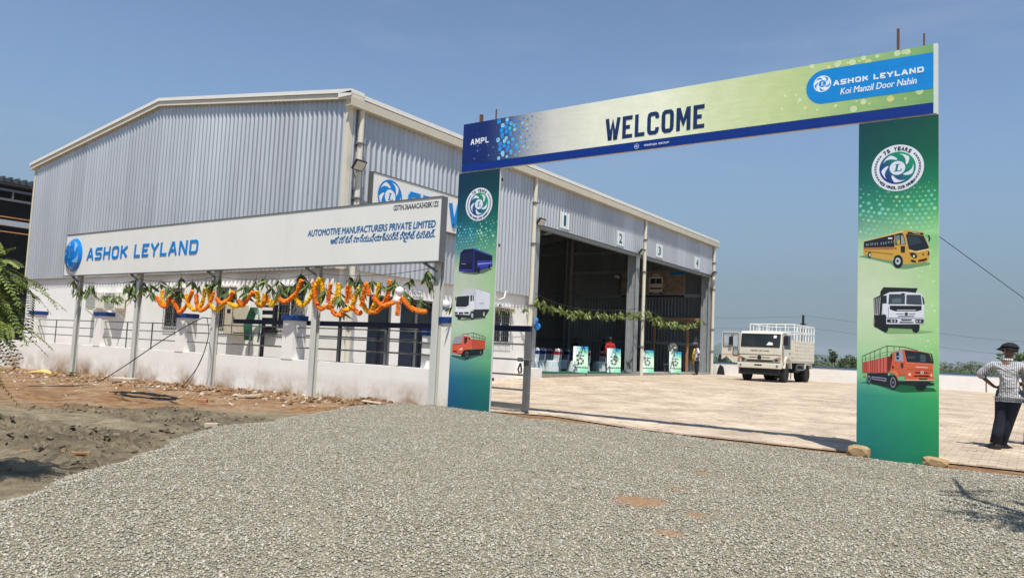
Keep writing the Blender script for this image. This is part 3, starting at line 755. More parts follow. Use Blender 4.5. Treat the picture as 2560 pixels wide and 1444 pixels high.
def icol(x, y, z1, name='column', w=.32, d=.5):
    return LB().box(x-d/2, y-w/2, .3, x-d/2+.05, y+w/2, z1).box(x+d/2-.05, y-w/2, .3, x+d/2, y+w/2, z1).box(x-d/2+.05, y-.03, .3, x+d/2-.05, y+.03, z1).box(x-d/2-.1, y-w/2-.06, FL-.06, x+d/2+.08, y+w/2+.06, FL+.06).build(name, M_col)
for y in (24.62, 33.75, 43.72): icol(XB-.28, y, ZH+.3)
for x in (-21.2, -26.1, -31): icol(x, YE-.4, roof_z(x)-.2, d=.4)
m = LB()
for k in range(3):
    y = (24.8, 33.75, 43.7)[k]; m.bar((XL+.3, y, 8.0), (XR, y, 9.35), .25, .5); m.bar((XR, y, 9.35), (XB-.3, y, 8.0), .25, .5)
m.build('rafter', M_col)
LB().box(XB-.24, 24.72, ZH-.14, XB-.04, YE-.1, ZH-.004).build('bay_head_beam', M_col)
for y in (14.86, 24.12, 34.16, YE-.22):
    o = LB().tube([(XB+.11, y, 8.25), (XB+.11, y, FL-.1 if y > 20 else .5)], .085, 10).build('downpipe', M_pipe, sm=True); autosmooth(o)
    for z in (7.2, 5.6, 3.2, 1.9): LB().box(XB, y-.11, z-.025, XB+.21, y+.11, z+.025).build('clip', M_iron, o)
# a loose white cable hanging from the side cladding by the window
LB().tube([(XB+.06, 21.1, 5.0), (XB+.07, 21.15, 4.2), (XB+.1, 21.5, 3.45), (XB+.12, 22., 3.25), (XB+.1, 22.35, 3.35), (XB+.06, 22.5, 3.6)], .025, 6).build('cable', M_frame, sm=True)

# bay numbers
for k, (y0, y1) in enumerate(((26.12, 26.86), (31.22, 31.98), (35.64, 36.42), (40.9, 41.7))):
    num = '1234'[k]
    o = mesh_obj('bay_number_sign', *(lambda m: (m.V, m.F))(MB().box(0, 0, 0, .02, y1-y0, .68)), mat('sign_board_white', S(232, 238, 238), .5, 0, .04, 3))
    o.location = (XB+.035, y0, 6.56)
    tag(o, ('white number board one nearest the arch above the first bay', 'white number board two just before the middle column', 'white number board three just past the middle column', 'white number board four at the far end of the shed')[k], 'number sign', 'bay number boards')
    text_obj(num, mat('teal_ink', S(20, 80, 104), .5, 0, .05, 5), o, frame((.0225, (y1-y0)/2, .13), (0, 1, 0), (0, 0, 1)), .16 if num == '1' else .3, .42, 0, anchor='c', name='number', heavy=.014)
# ------------------------------------------------------------------ printed pictures on the arch: polygons in millimetres on the banner, with their ink
BUS = [
 ([9,3043,142,3011,427,2930,490,2863,621,2849,900,2901,919,2927,621,2930,126,3056], (112,150,112)),
 ([74,3254,576,3381,658,3336,620,3202,659,3091,630,2908,577,2921,563,2970,514,3042,456,3017,441,2963,177,3026,132,3047,75,3069], (206,160,70)),
 ([74,3254,576,3386,615,3393,605,3360,571,3359,84,3253], (222,190,110)),
 ([576,3384,629,3392,829,3349,839,3300,900,3141,905,3029,895,2965,858,2934,630,2908,654,3092,610,3311], (206,158,66)),
 ([79,3251,566,3357,591,3312,615,3191,484,3183,470,3159,77,3164], (30,36,44)),
 ([473,3326,484,3325,482,3158,472,3159], (206,160,70)),
 ([105,3224,121,3223,121,3189,105,3189], (118,124,130)),
 ([126,3223,143,3223,143,3188,127,3189], (118,124,130)),
 ([161,3230,177,3229,177,3195,161,3196], (118,124,130)),
 ([184,3232,200,3231,200,3197,184,3197], (118,124,130)),
 ([219,3230,235,3230,235,3195,219,3196], (118,124,130)),
 ([246,3232,262,3231,263,3197,247,3197], (118,124,130)),
 ([296,3232,312,3232,313,3197,297,3198], (118,124,130)),
 ([326,3234,342,3233,342,3199,326,3200], (118,124,130)),
 ([356,3238,372,3237,372,3203,356,3204], (118,124,130)),
 ([391,3245,406,3244,407,3210,391,3211], (118,124,130)),
 ([425,3249,441,3248,441,3214,425,3215], (118,124,130)),
 ([460,3253,475,3252,475,3218,460,3218], (118,124,130)),
 ([390,3294,445,3292,445,3272,391,3275], (225,225,220)),
 ([489,3317,537,3326,542,3249,494,3196], (110,130,120)),
 ([554,3325,581,3312,606,3197,557,3193], (150,160,165)),
 ([508,3261,543,3243,540,3189,509,3190], (200,170,70)),
 ([77,3161,470,3156,470,3129,78,3141], (176,112,60)),
 ([615,3333,834,3300,897,3141,886,3115,735,3094,654,3124], (34,40,48)),
 ([639,3299,763,3293,811,3204,659,3167], (52,60,70)),
 ([639,3364,829,3338,834,3311,634,3337], (28,26,20)),
 ([696,3344,697,3351,792,3333,791,3325], (200,195,170)),
 ([659,3108,740,3088,900,3120,900,3098,764,3069,664,3086], (232,205,140)),
 ([664,3070,716,3068,754,3034,749,2991,702,3003,673,3037], (40,35,30)),
 ([729,3021,727,3015,724,3011,719,3008,713,3008,708,3011,705,3016,704,3022,705,3028,708,3033,713,3036,719,3035,724,3032,727,3027], (235,235,225)),
 ([886,3072,904,3087,900,3029,881,3029], (40,35,30)),
 ([764,2964,877,2992,872,2966,839,2951,773,2942], (70,22,22)),
 ([673,2972,716,2970,750,2940,735,2935,688,2944], (45,30,20)),
 ([839,3042,838,3037,835,3033,832,3030,828,3031,824,3033,821,3037,820,3042,821,3047,824,3051,828,3054,832,3053,835,3051,838,3047], (70,50,25)),
 ([581,2953,575,2914,558,2882,533,2865,506,2866,481,2884,463,2917,457,2957,463,2996,480,3028,505,3045,533,3044,558,3025,575,2993], (28,32,36)),
 ([551,2957,547,2935,538,2918,525,2909,509,2909,496,2919,486,2937,483,2959,486,2980,495,2998,509,3007,524,3006,538,2996,547,2978], (190,195,200)),
 ([529,2960,527,2951,523,2944,517,2940,510,2940,504,2945,499,2952,498,2961,499,2970,504,2977,510,2981,517,2981,523,2976,527,2969], (45,50,55)),
 ([178,3060,175,3041,169,3027,160,3019,149,3019,140,3028,133,3043,131,3061,133,3080,140,3094,149,3102,159,3101,169,3093,175,3078], (28,32,36)),
 ([171,3057,170,3046,167,3037,162,3032,157,3033,152,3038,148,3047,147,3058,148,3069,152,3078,156,3082,162,3082,167,3077,170,3068], (190,195,200)),
 ([552,3166,606,3167,604,3077,555,3082], (40,40,44)),
 ([843,3307,902,3307,916,3253,907,3221,893,3227,897,3275,888,3297], (30,34,36)),
 ([85,3116,86,3121,456,3062,455,3057], (70,50,25)),
 ([482,3147,499,3147,499,3133,482,3134], (40,30,20)),
]
TIP = [
 ([217,2038,336,2013,375,1949,768,1959,954,1984,768,2006,286,2066], (140,175,120)),
 ([298,2536,335,2596,763,2578,739,2517,412,2519,333,2476,324,2366,315,2203,256,2022,222,2038,209,2438,294,2481], (36,42,42)),
 ([216,2432,224,2432,223,2213,215,2213], (190,186,190)),
 ([241,2442,249,2442,244,2213,236,2213], (190,186,190)),
 ([266,2450,274,2449,265,2213,257,2213], (190,186,190)),
 ([291,2460,299,2459,285,2213,277,2214], (190,186,190)),
 ([215,2208,216,2217,280,2212,280,2204], (190,186,190)),
 ([245,2115,244,2081,239,2055,233,2040,225,2040,218,2054,213,2081,212,2114,213,2147,218,2174,224,2189,232,2189,239,2174,244,2148], (30,34,36)),
 ([228,2114,228,2095,226,2080,224,2072,221,2072,219,2080,217,2095,216,2114,217,2133,218,2148,220,2157,223,2157,226,2148,227,2133], (150,130,120)),
 ([255,2202,384,2214,385,1971,336,1975,251,2027], (30,36,40)),
 ([333,2481,412,2524,591,2529,796,2506,833,2463,843,2346,838,2087,375,2079,374,2203,325,2225,324,2361,383,2367], (222,224,232)),
 ([407,2497,591,2499,608,2475,606,2356,398,2356], (62,72,82)),
 ([625,2488,800,2485,815,2346,621,2356], (66,76,86)),
 ([446,2437,558,2442,563,2378,442,2372], (96,110,118)),
 ([328,2476,378,2481,378,2367,324,2372], (40,48,52)),
 ([553,2507,587,2512,620,2493,577,2486], (40,44,48)),
 ([415,2337,810,2336,810,2277,754,2261,481,2259,418,2285], (34,38,42)),
 ([508,2269,508,2281,740,2282,739,2270], (190,196,202)),
 ([496,2218,496,2226,592,2226,592,2218], (60,65,75)),
 ([654,2217,654,2226,735,2229,735,2220], (60,65,75)),
 ([520,2182,520,2195,721,2198,721,2185], (60,65,75)),
 ([645,2223,643,2213,637,2205,628,2200,618,2200,610,2205,604,2212,601,2222,603,2232,610,2240,618,2244,628,2244,637,2240,643,2232], (60,65,75)),
 ([379,2161,379,2168,834,2167,833,2160], (70,75,80)),
 ([398,2318,403,2318,403,2169,399,2168], (90,95,100)),
 ([384,2147,515,2146,516,2100,384,2101], (40,45,55)),
 ([735,2149,838,2150,834,2097,735,2101], (40,45,55)),
 ([454,2122,453,2116,449,2111,443,2108,437,2108,432,2111,428,2116,427,2122,428,2128,432,2133,437,2136,443,2136,449,2133,453,2128], (190,196,200)),
 ([495,2123,494,2117,490,2112,485,2109,479,2109,473,2112,469,2116,468,2122,469,2129,473,2133,479,2136,485,2136,490,2134,494,2129], (190,196,200)),
 ([768,2123,767,2117,764,2112,759,2110,754,2110,749,2112,746,2117,745,2122,746,2128,749,2133,754,2136,759,2136,764,2133,767,2129], (190,196,200)),
 ([806,2123,804,2118,801,2113,796,2110,791,2110,787,2113,783,2117,782,2123,783,2129,787,2134,791,2136,796,2136,801,2134,804,2129], (190,196,200)),
 ([559,2149,692,2148,688,2132,564,2130], (40,45,52)),
 ([535,2114,716,2114,712,2101,545,2098], (40,45,52)),
 ([380,2078,787,2080,787,2017,385,2030], (40,46,50)),
 ([400,2025,397,1999,387,1978,373,1966,357,1966,343,1977,333,1998,330,2024,333,2050,343,2071,357,2082,373,2083,387,2071,397,2051], (30,34,36)),
 ([785,2028,781,2002,768,1982,750,1970,730,1970,712,1981,699,2001,695,2026,699,2051,712,2072,730,2084,750,2084,768,2073,781,2053], (30,34,36)),
 ([814,2469,833,2447,847,2362,829,2357], (30,34,36)),
]
RED = [
 ([23,1245,188,1250,434,1174,578,1147,988,1191,952,1230,238,1280], (30,95,62)),
 ([69,1618,67,1625,384,1781,387,1774], (80,78,42)),
 ([385,1774,385,1781,601,1773,600,1765], (80,78,42)),
 ([599,1765,601,1773,762,1731,760,1724], (80,78,42)),
 ([66,1622,73,1622,74,1529,67,1529], (80,78,42)),
 ([108,1640,114,1640,114,1542,108,1541], (80,78,42)),
 ([168,1671,174,1671,175,1564,169,1563], (80,78,42)),
 ([224,1696,231,1696,232,1578,225,1578], (80,78,42)),
 ([294,1730,301,1730,301,1599,294,1599], (80,78,42)),
 ([383,1778,392,1778,393,1625,384,1624], (80,78,42)),
 ([470,1773,476,1773,476,1711,470,1711], (80,78,42)),
 ([540,1764,546,1765,546,1730,540,1730], (80,78,42)),
 ([69,1568,68,1571,388,1656,389,1652], (80,78,42)),
 ([246,1641,245,1644,388,1699,389,1695], (80,78,42)),
 ([386,1695,386,1699,461,1697,461,1692], (80,78,42)),
 ([69,1531,386,1627,452,1640,448,1447,390,1396,72,1390], (160,62,52)),
 ([80,1535,87,1537,88,1389,81,1389], (204,100,88)),
 ([103,1542,110,1544,112,1391,104,1390], (204,100,88)),
 ([129,1549,138,1552,139,1392,130,1392], (204,100,88)),
 ([147,1555,171,1562,173,1394,148,1393], (204,100,88)),
 ([186,1567,197,1570,198,1395,188,1395], (204,100,88)),
 ([212,1575,224,1578,225,1397,213,1396], (204,100,88)),
 ([239,1583,253,1587,254,1398,240,1398], (204,100,88)),
 ([266,1591,295,1600,296,1401,267,1399], (204,100,88)),
 ([308,1603,337,1612,338,1403,309,1401], (204,100,88)),
 ([349,1616,382,1625,383,1405,350,1404], (204,100,88)),
 ([391,1622,452,1640,443,1447,392,1439], (112,42,38)),
 ([425,1634,432,1672,454,1675,447,1533], (70,30,28)),
 ([133,1382,399,1397,399,1359,433,1383,530,1303,611,1303,883,1314,961,1293,961,1272,767,1244,554,1257,482,1199,188,1244], (34,40,46)),
 ([461,1689,495,1712,591,1734,625,1563,620,1382,530,1377,496,1439,428,1441,442,1533], (206,98,66)),
 ([591,1734,761,1722,901,1696,947,1552,949,1401,956,1370,961,1329,611,1308,611,1366,615,1562], (214,100,66)),
 ([600,1726,813,1708,901,1691,942,1557,634,1563], (36,44,50)),
 ([794,1671,855,1668,864,1574,799,1571], (70,84,90)),
 ([639,1643,733,1647,733,1615,639,1611], (64,74,82)),
 ([490,1696,529,1713,577,1726,591,1572,486,1572], (150,160,180)),
 ([500,1691,533,1697,536,1644,500,1637], (25,30,40)),
 ([500,1626,539,1628,529,1590,505,1595], (25,30,40)),
 ([556,1549,591,1545,589,1476,558,1480], (50,50,60)),
 ([450,1501,472,1499,472,1465,450,1466], (60,30,25)),
 ([738,1495,738,1506,885,1506,885,1495], (235,202,192)),
 ([630,1462,630,1468,942,1469,942,1463], (150,60,40)),
 ([629,1550,630,1555,933,1548,933,1543], (240,170,140)),
 ([720,1430,804,1440,832,1441,910,1435,887,1424,738,1415], (70,30,25)),
 ([837,1431,835,1422,830,1415,822,1410,813,1410,806,1413,800,1420,798,1429,800,1438,806,1446,813,1450,822,1451,830,1447,835,1440], (235,220,220)),
 ([829,1431,828,1426,825,1422,820,1419,815,1419,811,1421,808,1425,807,1430,808,1435,811,1439,815,1441,820,1442,825,1440,828,1436], (150,60,50)),
 ([701,1371,738,1389,887,1398,919,1376], (60,22,20)),
 ([687,1397,685,1387,680,1379,672,1374,664,1374,656,1378,651,1385,649,1395,651,1404,656,1412,664,1417,672,1417,680,1414,685,1406], (240,200,180)),
 ([941,1401,939,1392,936,1386,931,1382,926,1381,921,1385,918,1391,917,1399,918,1407,921,1414,926,1418,931,1418,936,1415,939,1409], (240,200,180)),
 ([611,1310,611,1322,961,1343,961,1331], (240,192,168)),
 ([781,1352,883,1356,880,1337,783,1331], (40,20,20)),
 ([426,1438,496,1442,530,1388,530,1303,506,1333,472,1401,426,1404], (222,124,84)),
 ([193,1342,378,1331,378,1283,193,1304], (150,150,170)),
 ([200,1329,370,1320,370,1299,200,1313], (34,40,46)),
 ([186,1309,183,1279,176,1255,165,1241,152,1241,141,1253,133,1276,130,1306,133,1336,140,1360,151,1374,164,1374,175,1362,183,1339], (30,34,40)),
 ([178,1306,176,1283,171,1265,163,1254,154,1254,146,1263,140,1281,138,1304,140,1326,145,1345,153,1355,162,1356,170,1346,176,1328], (124,128,138)),
 ([170,1305,169,1291,166,1279,161,1272,156,1272,151,1278,147,1290,146,1304,147,1319,151,1331,155,1337,161,1338,165,1331,169,1320], (34,38,46)),
 ([524,1287,519,1244,504,1210,482,1190,458,1188,437,1205,421,1238,416,1280,421,1322,436,1357,458,1377,482,1379,503,1361,518,1328], (30,34,40)),
 ([498,1277,494,1244,485,1218,471,1203,455,1202,441,1215,432,1240,428,1273,431,1305,441,1332,455,1347,470,1348,484,1334,494,1309], (132,136,146)),
 ([488,1276,486,1252,479,1232,469,1220,457,1219,447,1230,440,1249,438,1273,440,1298,447,1318,457,1330,468,1330,478,1320,485,1301], (44,48,56)),
 ([470,1275,469,1269,467,1264,464,1261,461,1261,459,1264,457,1268,456,1274,457,1280,459,1285,461,1288,464,1288,467,1286,469,1281], (150,150,158)),
 ([869,1245,862,1225,845,1207,819,1196,790,1194,763,1202,745,1217,739,1237,745,1258,763,1275,789,1286,818,1288,844,1280,862,1265], (28,32,38)),
 ([88,1358,123,1360,123,1341,88,1339], (190,130,30)),
 ([905,1701,933,1687,956,1578,949,1557,933,1577,940,1588,924,1671], (30,34,40)),
]
BLUEBUS = [
 ([161,2957,528,2920,747,2944,960,3027,839,3040,274,2974], (92,106,86)),
 ([116,3058,135,3359,220,3426,446,3437,546,3423,933,3281,950,3066,646,2996,500,2960,120,2988], (36,44,120)),
 ([116,3058,140,3358,220,3420,459,3426,460,3010,400,2972,120,2998], (20,20,58)),
 ([141,3338,450,3377,451,3159,135,3158], (28,34,70)),
 ([486,3395,934,3271,939,3183,585,3194,506,3266], (14,22,56)),
 ([580,3194,939,3183,945,3076,590,3027], (52,62,160)),
 ([499,3306,567,3293,574,2968,513,2959], (24,26,50)),
 ([584,3135,941,3144,942,3133,585,3113], (160,160,205)),
 ([117,3034,447,3020,444,2990,120,2998], (60,60,150)),
 ([653,3005,651,2978,642,2956,628,2945,612,2945,596,2957,584,2980,579,3007,581,3034,590,3056,604,3068,621,3067,636,3055,648,3033], (15,15,30)),
 ([897,3068,896,3049,890,3034,881,3026,870,3027,860,3035,853,3050,849,3069,850,3088,856,3102,865,3110,876,3110,886,3101,894,3086], (15,15,30)),
 ([471,3426,571,3418,933,3287,872,3289], (70,92,172)),
 ([174,3147,293,3143,294,3129,175,3133], (140,140,170)),
]
BOXTRUCK = [
 ([106,2031,310,2014,704,2049,872,2071,701,2088], (112,126,102)),
 ([245,2627,582,2644,607,2233,422,2222,254,2498], (204,204,212)),
 ([582,2644,927,2563,926,2245,607,2233], (218,218,226)),
 ([268,2627,273,2627,280,2514,275,2514], (176,176,186)),
 ([298,2626,303,2626,311,2513,306,2513], (176,176,186)),
 ([329,2626,334,2626,341,2513,336,2513], (176,176,186)),
 ([359,2626,364,2626,371,2513,366,2513], (176,176,186)),
 ([389,2626,394,2626,401,2513,396,2513], (176,176,186)),
 ([419,2625,424,2625,431,2513,426,2513], (176,176,186)),
 ([449,2625,454,2625,461,2513,456,2513], (176,176,186)),
 ([479,2625,484,2625,491,2513,486,2513], (176,176,186)),
 ([509,2625,513,2625,520,2513,515,2513], (176,176,186)),
 ([538,2624,543,2624,550,2512,545,2512], (176,176,186)),
 ([568,2624,573,2624,580,2512,575,2512], (176,176,186)),
 ([581,2637,583,2642,923,2564,921,2558], (150,150,158)),
 ([673,2360,782,2360,783,2346,673,2346], (150,150,155)),
 ([74,2130,453,2124,570,2233,922,2235,912,2206,823,2089,531,2056,103,2080], (45,50,55)),
 ([88,2498,428,2513,553,2507,569,2242,449,2183,428,2124,73,2140,82,2199], (228,228,232)),
 ([102,2488,421,2507,416,2310,87,2319], (38,44,50)),
 ([441,2507,491,2513,490,2399,449,2389], (45,50,55)),
 ([503,2507,533,2507,540,2399,510,2399], (45,50,55)),
 ([87,2319,391,2310,368,2284,102,2283], (35,38,42)),
 ([142,2255,142,2264,319,2265,319,2256], (120,120,126)),
 ([70,2179,147,2180,149,2144,73,2148], (50,54,60)),
 ([311,2182,424,2183,422,2143,314,2146], (50,54,60)),
 ([173,2176,287,2177,289,2142,180,2141], (50,54,60)),
 ([570,2115,566,2080,553,2051,532,2035,508,2035,485,2050,468,2079,461,2114,464,2150,477,2179,498,2195,522,2195,545,2179,562,2151], (30,32,36)),
 ([545,2115,543,2093,536,2075,525,2065,512,2065,499,2075,490,2093,486,2115,487,2137,494,2154,506,2164,519,2164,531,2155,541,2137], (180,180,185)),
 ([838,2148,836,2116,825,2090,809,2076,789,2075,771,2089,757,2115,751,2147,754,2179,764,2204,781,2219,800,2219,819,2205,832,2179], (30,32,36)),
 ([821,2147,821,2127,815,2111,807,2102,798,2102,788,2111,781,2127,778,2147,779,2167,784,2183,792,2192,802,2192,811,2183,818,2167], (180,180,185)),
 ([238,2072,234,2055,223,2041,205,2033,185,2033,166,2040,152,2054,147,2071,150,2088,162,2102,180,2110,200,2110,219,2103,232,2089], (30,32,36)),
 ([64,2468,91,2488,96,2409,73,2419], (40,44,48)),
]
REDTWO = [
 ([25,1306,384,1233,794,1357,840,1398,250,1374], (45,96,86)),
 ([283,1734,281,1742,560,1782,562,1775], (74,58,52)),
 ([559,1775,562,1782,859,1709,856,1701], (74,58,52)),
 ([556,1778,566,1779,573,1654,564,1654], (74,58,52)),
 ([632,1761,639,1761,646,1651,639,1651], (74,58,52)),
 ([706,1743,714,1744,720,1643,712,1643], (74,58,52)),
 ([780,1726,787,1726,793,1642,785,1641], (74,58,52)),
 ([853,1705,862,1705,867,1632,857,1632], (74,58,52)),
 ([422,1757,430,1758,433,1703,426,1703], (74,58,52)),
 ([503,1702,504,1708,860,1670,859,1664], (74,58,52)),
 ([507,1656,861,1638,864,1475,543,1463], (204,86,62)),
 ([541,1648,548,1648,559,1464,552,1464], (158,60,46)),
 ([570,1649,577,1649,589,1465,581,1465], (158,60,46)),
 ([600,1649,607,1650,618,1466,611,1466], (158,60,46)),
 ([629,1650,636,1650,647,1467,640,1467], (158,60,46)),
 ([658,1651,666,1651,677,1468,669,1468], (158,60,46)),
 ([687,1652,695,1652,706,1469,699,1469], (158,60,46)),
 ([717,1653,724,1653,735,1470,728,1470], (158,60,46)),
 ([746,1654,753,1654,764,1471,757,1471], (158,60,46)),
 ([775,1655,782,1655,793,1473,786,1472], (158,60,46)),
 ([804,1655,811,1656,822,1474,815,1473], (158,60,46)),
 ([833,1656,840,1657,851,1475,844,1474], (158,60,46)),
 ([251,1355,371,1437,835,1474,817,1378,330,1299], (28,30,34)),
 ([61,1544,103,1684,316,1714,454,1704,512,1657,531,1463,346,1437,289,1356,46,1376,49,1524], (224,94,68)),
 ([104,1674,317,1706,276,1561,66,1545], (150,156,166)),
 ([343,1691,431,1683,412,1585,352,1544], (40,40,48)),
 ([455,1690,485,1683,488,1636,458,1639], (40,40,48)),
 ([220,1442,306,1484,309,1435], (246,228,218)),
 ([82,1417,184,1415,178,1387,84,1391], (60,25,25)),
 ([62,1529,61,1540,275,1557,277,1546], (30,30,34)),
 ([43,1356,290,1337,279,1317,44,1336], (190,190,200)),
 ([493,1355,490,1317,474,1286,451,1268,423,1267,397,1282,378,1312,369,1350,373,1388,388,1419,412,1437,440,1438,466,1422,485,1392], (28,30,34)),
 ([469,1354,467,1327,458,1306,443,1294,427,1293,411,1304,400,1325,394,1351,396,1377,405,1398,420,1411,436,1411,452,1400,463,1380], (96,98,106)),
 ([454,1353,453,1338,447,1325,439,1318,429,1318,419,1324,412,1336,409,1351,410,1367,416,1379,424,1386,434,1386,444,1380,451,1368], (34,36,40)),
 ([801,1406,799,1381,791,1360,778,1349,763,1348,748,1359,738,1378,733,1403,735,1428,743,1448,756,1460,771,1461,785,1450,796,1430], (28,30,34)),
 ([786,1405,785,1388,781,1375,773,1367,765,1367,757,1374,750,1387,748,1404,748,1420,753,1434,760,1442,769,1442,777,1435,783,1422], (96,98,106)),
]
# ------------------------------------------------------------------ where the strings hang: (x, z) along the sign, metres
ORL = [[(-21.05,2.52),(-20.73,2.29),(-20.49,2.3),(-20.36,2.59)],[(-20.23,2.43),(-20.04,2.21),(-19.88,2.11),(-19.6,2.32),(-19.31,2.71)],[(-19.24,2.6),(-19.11,2.32),(-18.9,2.17),(-18.59,2.32),(-18.39,2.7)],[(-18.12,2.49),(-17.86,2.37),(-17.56,2.47),(-17.38,2.68)],[(-17.17,2.44),(-17.0,2.32),(-16.76,2.52),(-16.61,2.66)],[(-16.48,2.38),(-16.32,2.31),(-16.11,2.48),(-16.1,2.61)]]
YEL = [[(-20.83,2.73),(-20.78,2.52),(-20.7,2.29)],[(-19.69,2.6),(-19.53,2.36),(-19.24,2.19),(-18.92,2.32),(-18.77,2.79)],[(-18.68,2.73),(-18.49,2.32),(-18.26,2.2),(-17.99,2.33)],[(-17.58,2.38),(-17.34,2.29),(-17.14,2.32)],[(-16.48,2.66),(-16.35,2.38),(-16.23,2.38),(-16.16,2.63)],[(-16.05,2.44),(-15.88,2.33),(-15.69,2.57)]]
ORR = [[(-15.41,2.46),(-15.19,2.41),(-14.83,2.61),(-14.64,2.93)],[(-14.29,2.87),(-14.16,2.42),(-14.01,2.25),(-13.82,2.31)],[(-13.79,2.42),(-13.75,2.69),(-13.69,2.86)],[(-13.58,2.31),(-13.43,2.13),(-13.17,2.11),(-13.08,2.24)],[(-13.12,2.4),(-13.07,2.78),(-12.97,2.47)],[(-12.93,2.28),(-12.76,2.15),(-12.64,2.19)],[(-12.58,2.32),(-12.45,2.8),(-12.33,2.56)],[(-12.3,2.18),(-12.1,2.21),(-11.8,2.49),(-11.75,2.89)]]
YER = [[(-14.88,2.51),(-14.66,2.32),(-14.42,2.47),(-14.28,2.7),(-14.08,2.98)],[(-14.06,2.96),(-14.02,2.7),(-13.99,2.42)],[(-13.85,2.27),(-13.63,2.51),(-13.47,2.82)],[(-13.42,2.82),(-13.37,2.56),(-13.35,2.35)],[(-13.23,2.2),(-12.98,2.31),(-12.77,2.76)],[(-12.8,2.76),(-12.73,2.49),(-12.5,2.2),(-12.28,2.39),(-12.14,2.84)]]
SW = [[(-12.16,2.49),(-11.98,2.35),(-11.75,2.34),(-11.57,2.4)]]
SW2 = [[(-11.31,2.48),(-11.06,2.28),(-10.81,2.21),(-10.61,2.2)]]
HG = [[(-11.4,2.4),(-11.4,2.26),(-11.4,2.12)]]
LF1 = [(-26.18,3.07),(-26.25,2.87),(-25.81,2.76),(-25.52,2.71),(-25.16,2.88),(-24.96,2.85),(-24.66,2.6),(-24.26,2.55),(-23.92,2.53),(-23.64,2.5),(-23.32,2.55),(-23.04,2.84),(-22.82,2.88)]
LF2 = [(-22.58,2.97),(-22.51,2.78),(-22.72,2.71),(-22.28,2.76),(-22.51,2.55),(-22.0,2.87),(-21.61,2.89),(-21.45,2.64),(-21.11,2.91),(-20.57,2.81),(-20.31,2.7),(-20.06,2.58),(-20.0,3.0),(-19.52,2.87),(-19.13,2.8),(-18.88,2.84),(-18.64,2.92)]
LF3 = [(-18.46,2.96),(-18.14,2.91),(-17.69,2.72),(-17.48,2.64),(-17.03,2.8),(-16.85,2.72),(-17.03,2.62),(-16.64,2.92),(-16.1,2.91),(-15.89,2.71),(-15.6,2.88),(-15.52,2.63),(-15.28,2.71),(-15.01,2.86),(-14.79,2.99)]
LF4 = [(-14.54,2.85),(-14.43,2.81),(-13.91,2.66),(-13.31,2.51),(-13.03,2.9),(-13.18,2.2),(-13.04,2.91),(-12.75,2.95),(-13.32,2.44),(-12.61,2.71),(-12.3,2.82),(-12.01,2.7),(-11.65,2.81),(-11.23,2.88),(-10.66,2.98),(-10.59,2.78),(-11.3,2.6),(-11.14,2.49),(-10.89,2.4),(-10.01,2.33)]
# ------------------------------------------------------------------ boundary wall with pillars and rails
YW = 12.2
bw = thing('boundary_wall', 'low white plastered boundary wall with blue capped pillars and iron rails', 'wall', loc=(-20, YW, .1))
class OB(MB):
    def __init__(s, o): MB.__init__(s); s.o = o
    def build(s, name, m, parent=None, sm=False):
        lx, ly, lz = s.o.location; a = s.o.rotation_euler.z; ca, sa = math.cos(-a), math.sin(-a)
        s.V = [((x-lx)*ca-(y-ly)*sa, (x-lx)*sa+(y-ly)*ca, z-lz) for x, y, z in s.V]
        return MB.build(s, name, m, parent or s.o, sm)
PIL = [-38.85, -34.15, -29.45, -24.8, -20.1, -15.35, -10.33]
nV = []
OB(bw).box(-40, YW, -.4, -10.02, YW+.23, 1.0).build('wall_panel', M_bwall)
for k, x in enumerate(PIL):
    top = 1.96 if k < 6 else 1.98; hw = .21 if k < 6 else .3
    p = OB(bw).box(x-hw, YW-.012, 1.0-.9*(k == 6), x+hw, YW+.38, top).build('pillar', M_bwall)
    c = bevel(OB(bw).box(x-hw-.035, YW-.045, top, x+hw+.035, YW+.41, top+.13).build('cap', M_blue, p), .012)
for a, b in zip(PIL, PIL[1:]):
    a += .21; b -= .21
    for z in (1.79, 1.55, 1.29):
        w = .035
        OB(bw).box(a, YW+.1, z-.014, b, YW+.1+w, z+.014).build('rail', M_iron)
    for t in (1/3, 2/3):
        x = lerp(a, b, t); OB(bw).box(x-.03, YW+.085, 1.0, x+.03, YW+.098, 1.80).build('rail_post', M_iron)
# short inner return pillar beside the gate
p = OB(bw).box(-11.02, YW+.14, .9, -10.72, YW+.4, 1.7).build('pillar', M_bwall)
OB(bw).box(-11.05, YW+.12, 1.7, -10.69, YW+.43, 1.86).build('cap', M_blue, p)

# ------------------------------------------------------------------ sliding gate, drawn back behind the wall
YG = 12.75
gate = thing('sliding_gate', 'navy topped sliding bar gate drawn back behind the white wall', 'gate', loc=(-13, YG, .28))
OB(gate).box(-18.4, YG-.03, 1.86, -8.46, YG+.05, 1.98).build('top_rail', M_navy)
OB(gate).box(-18.4, YG-.03, .29, -8.46, YG+.05, .40).build('bottom_rail', M_iron)
OB(gate).box(-8.58, YG-.035, .28, -8.455, YG+.055, 1.865).build('end_post', M_iron)
for x in (-17.1, -15.6, -14.1, -12.75, -11.45, -9.9): OB(gate).box(x-.045, YG-.02, .4, x+.045, YG+.04, 1.86).build('upright', mat('dark_iron', S(52, 54, 58), .5, .4, .1, 8))
for z in (1.60, 1.29, .98, .68): OB(gate).box(-18.4, YG-.015, z-.018, -8.58, YG+.02, z+.018).build('bar', M_iron)
OB(gate).tube([(-8.85, YG-.06, 1.29), (-8.36, YG-.06, 1.29)], .017, 8).box(-8.70, YG-.085, 1.25, -8.60, YG-.03, 1.33).build('latch', M_iron)
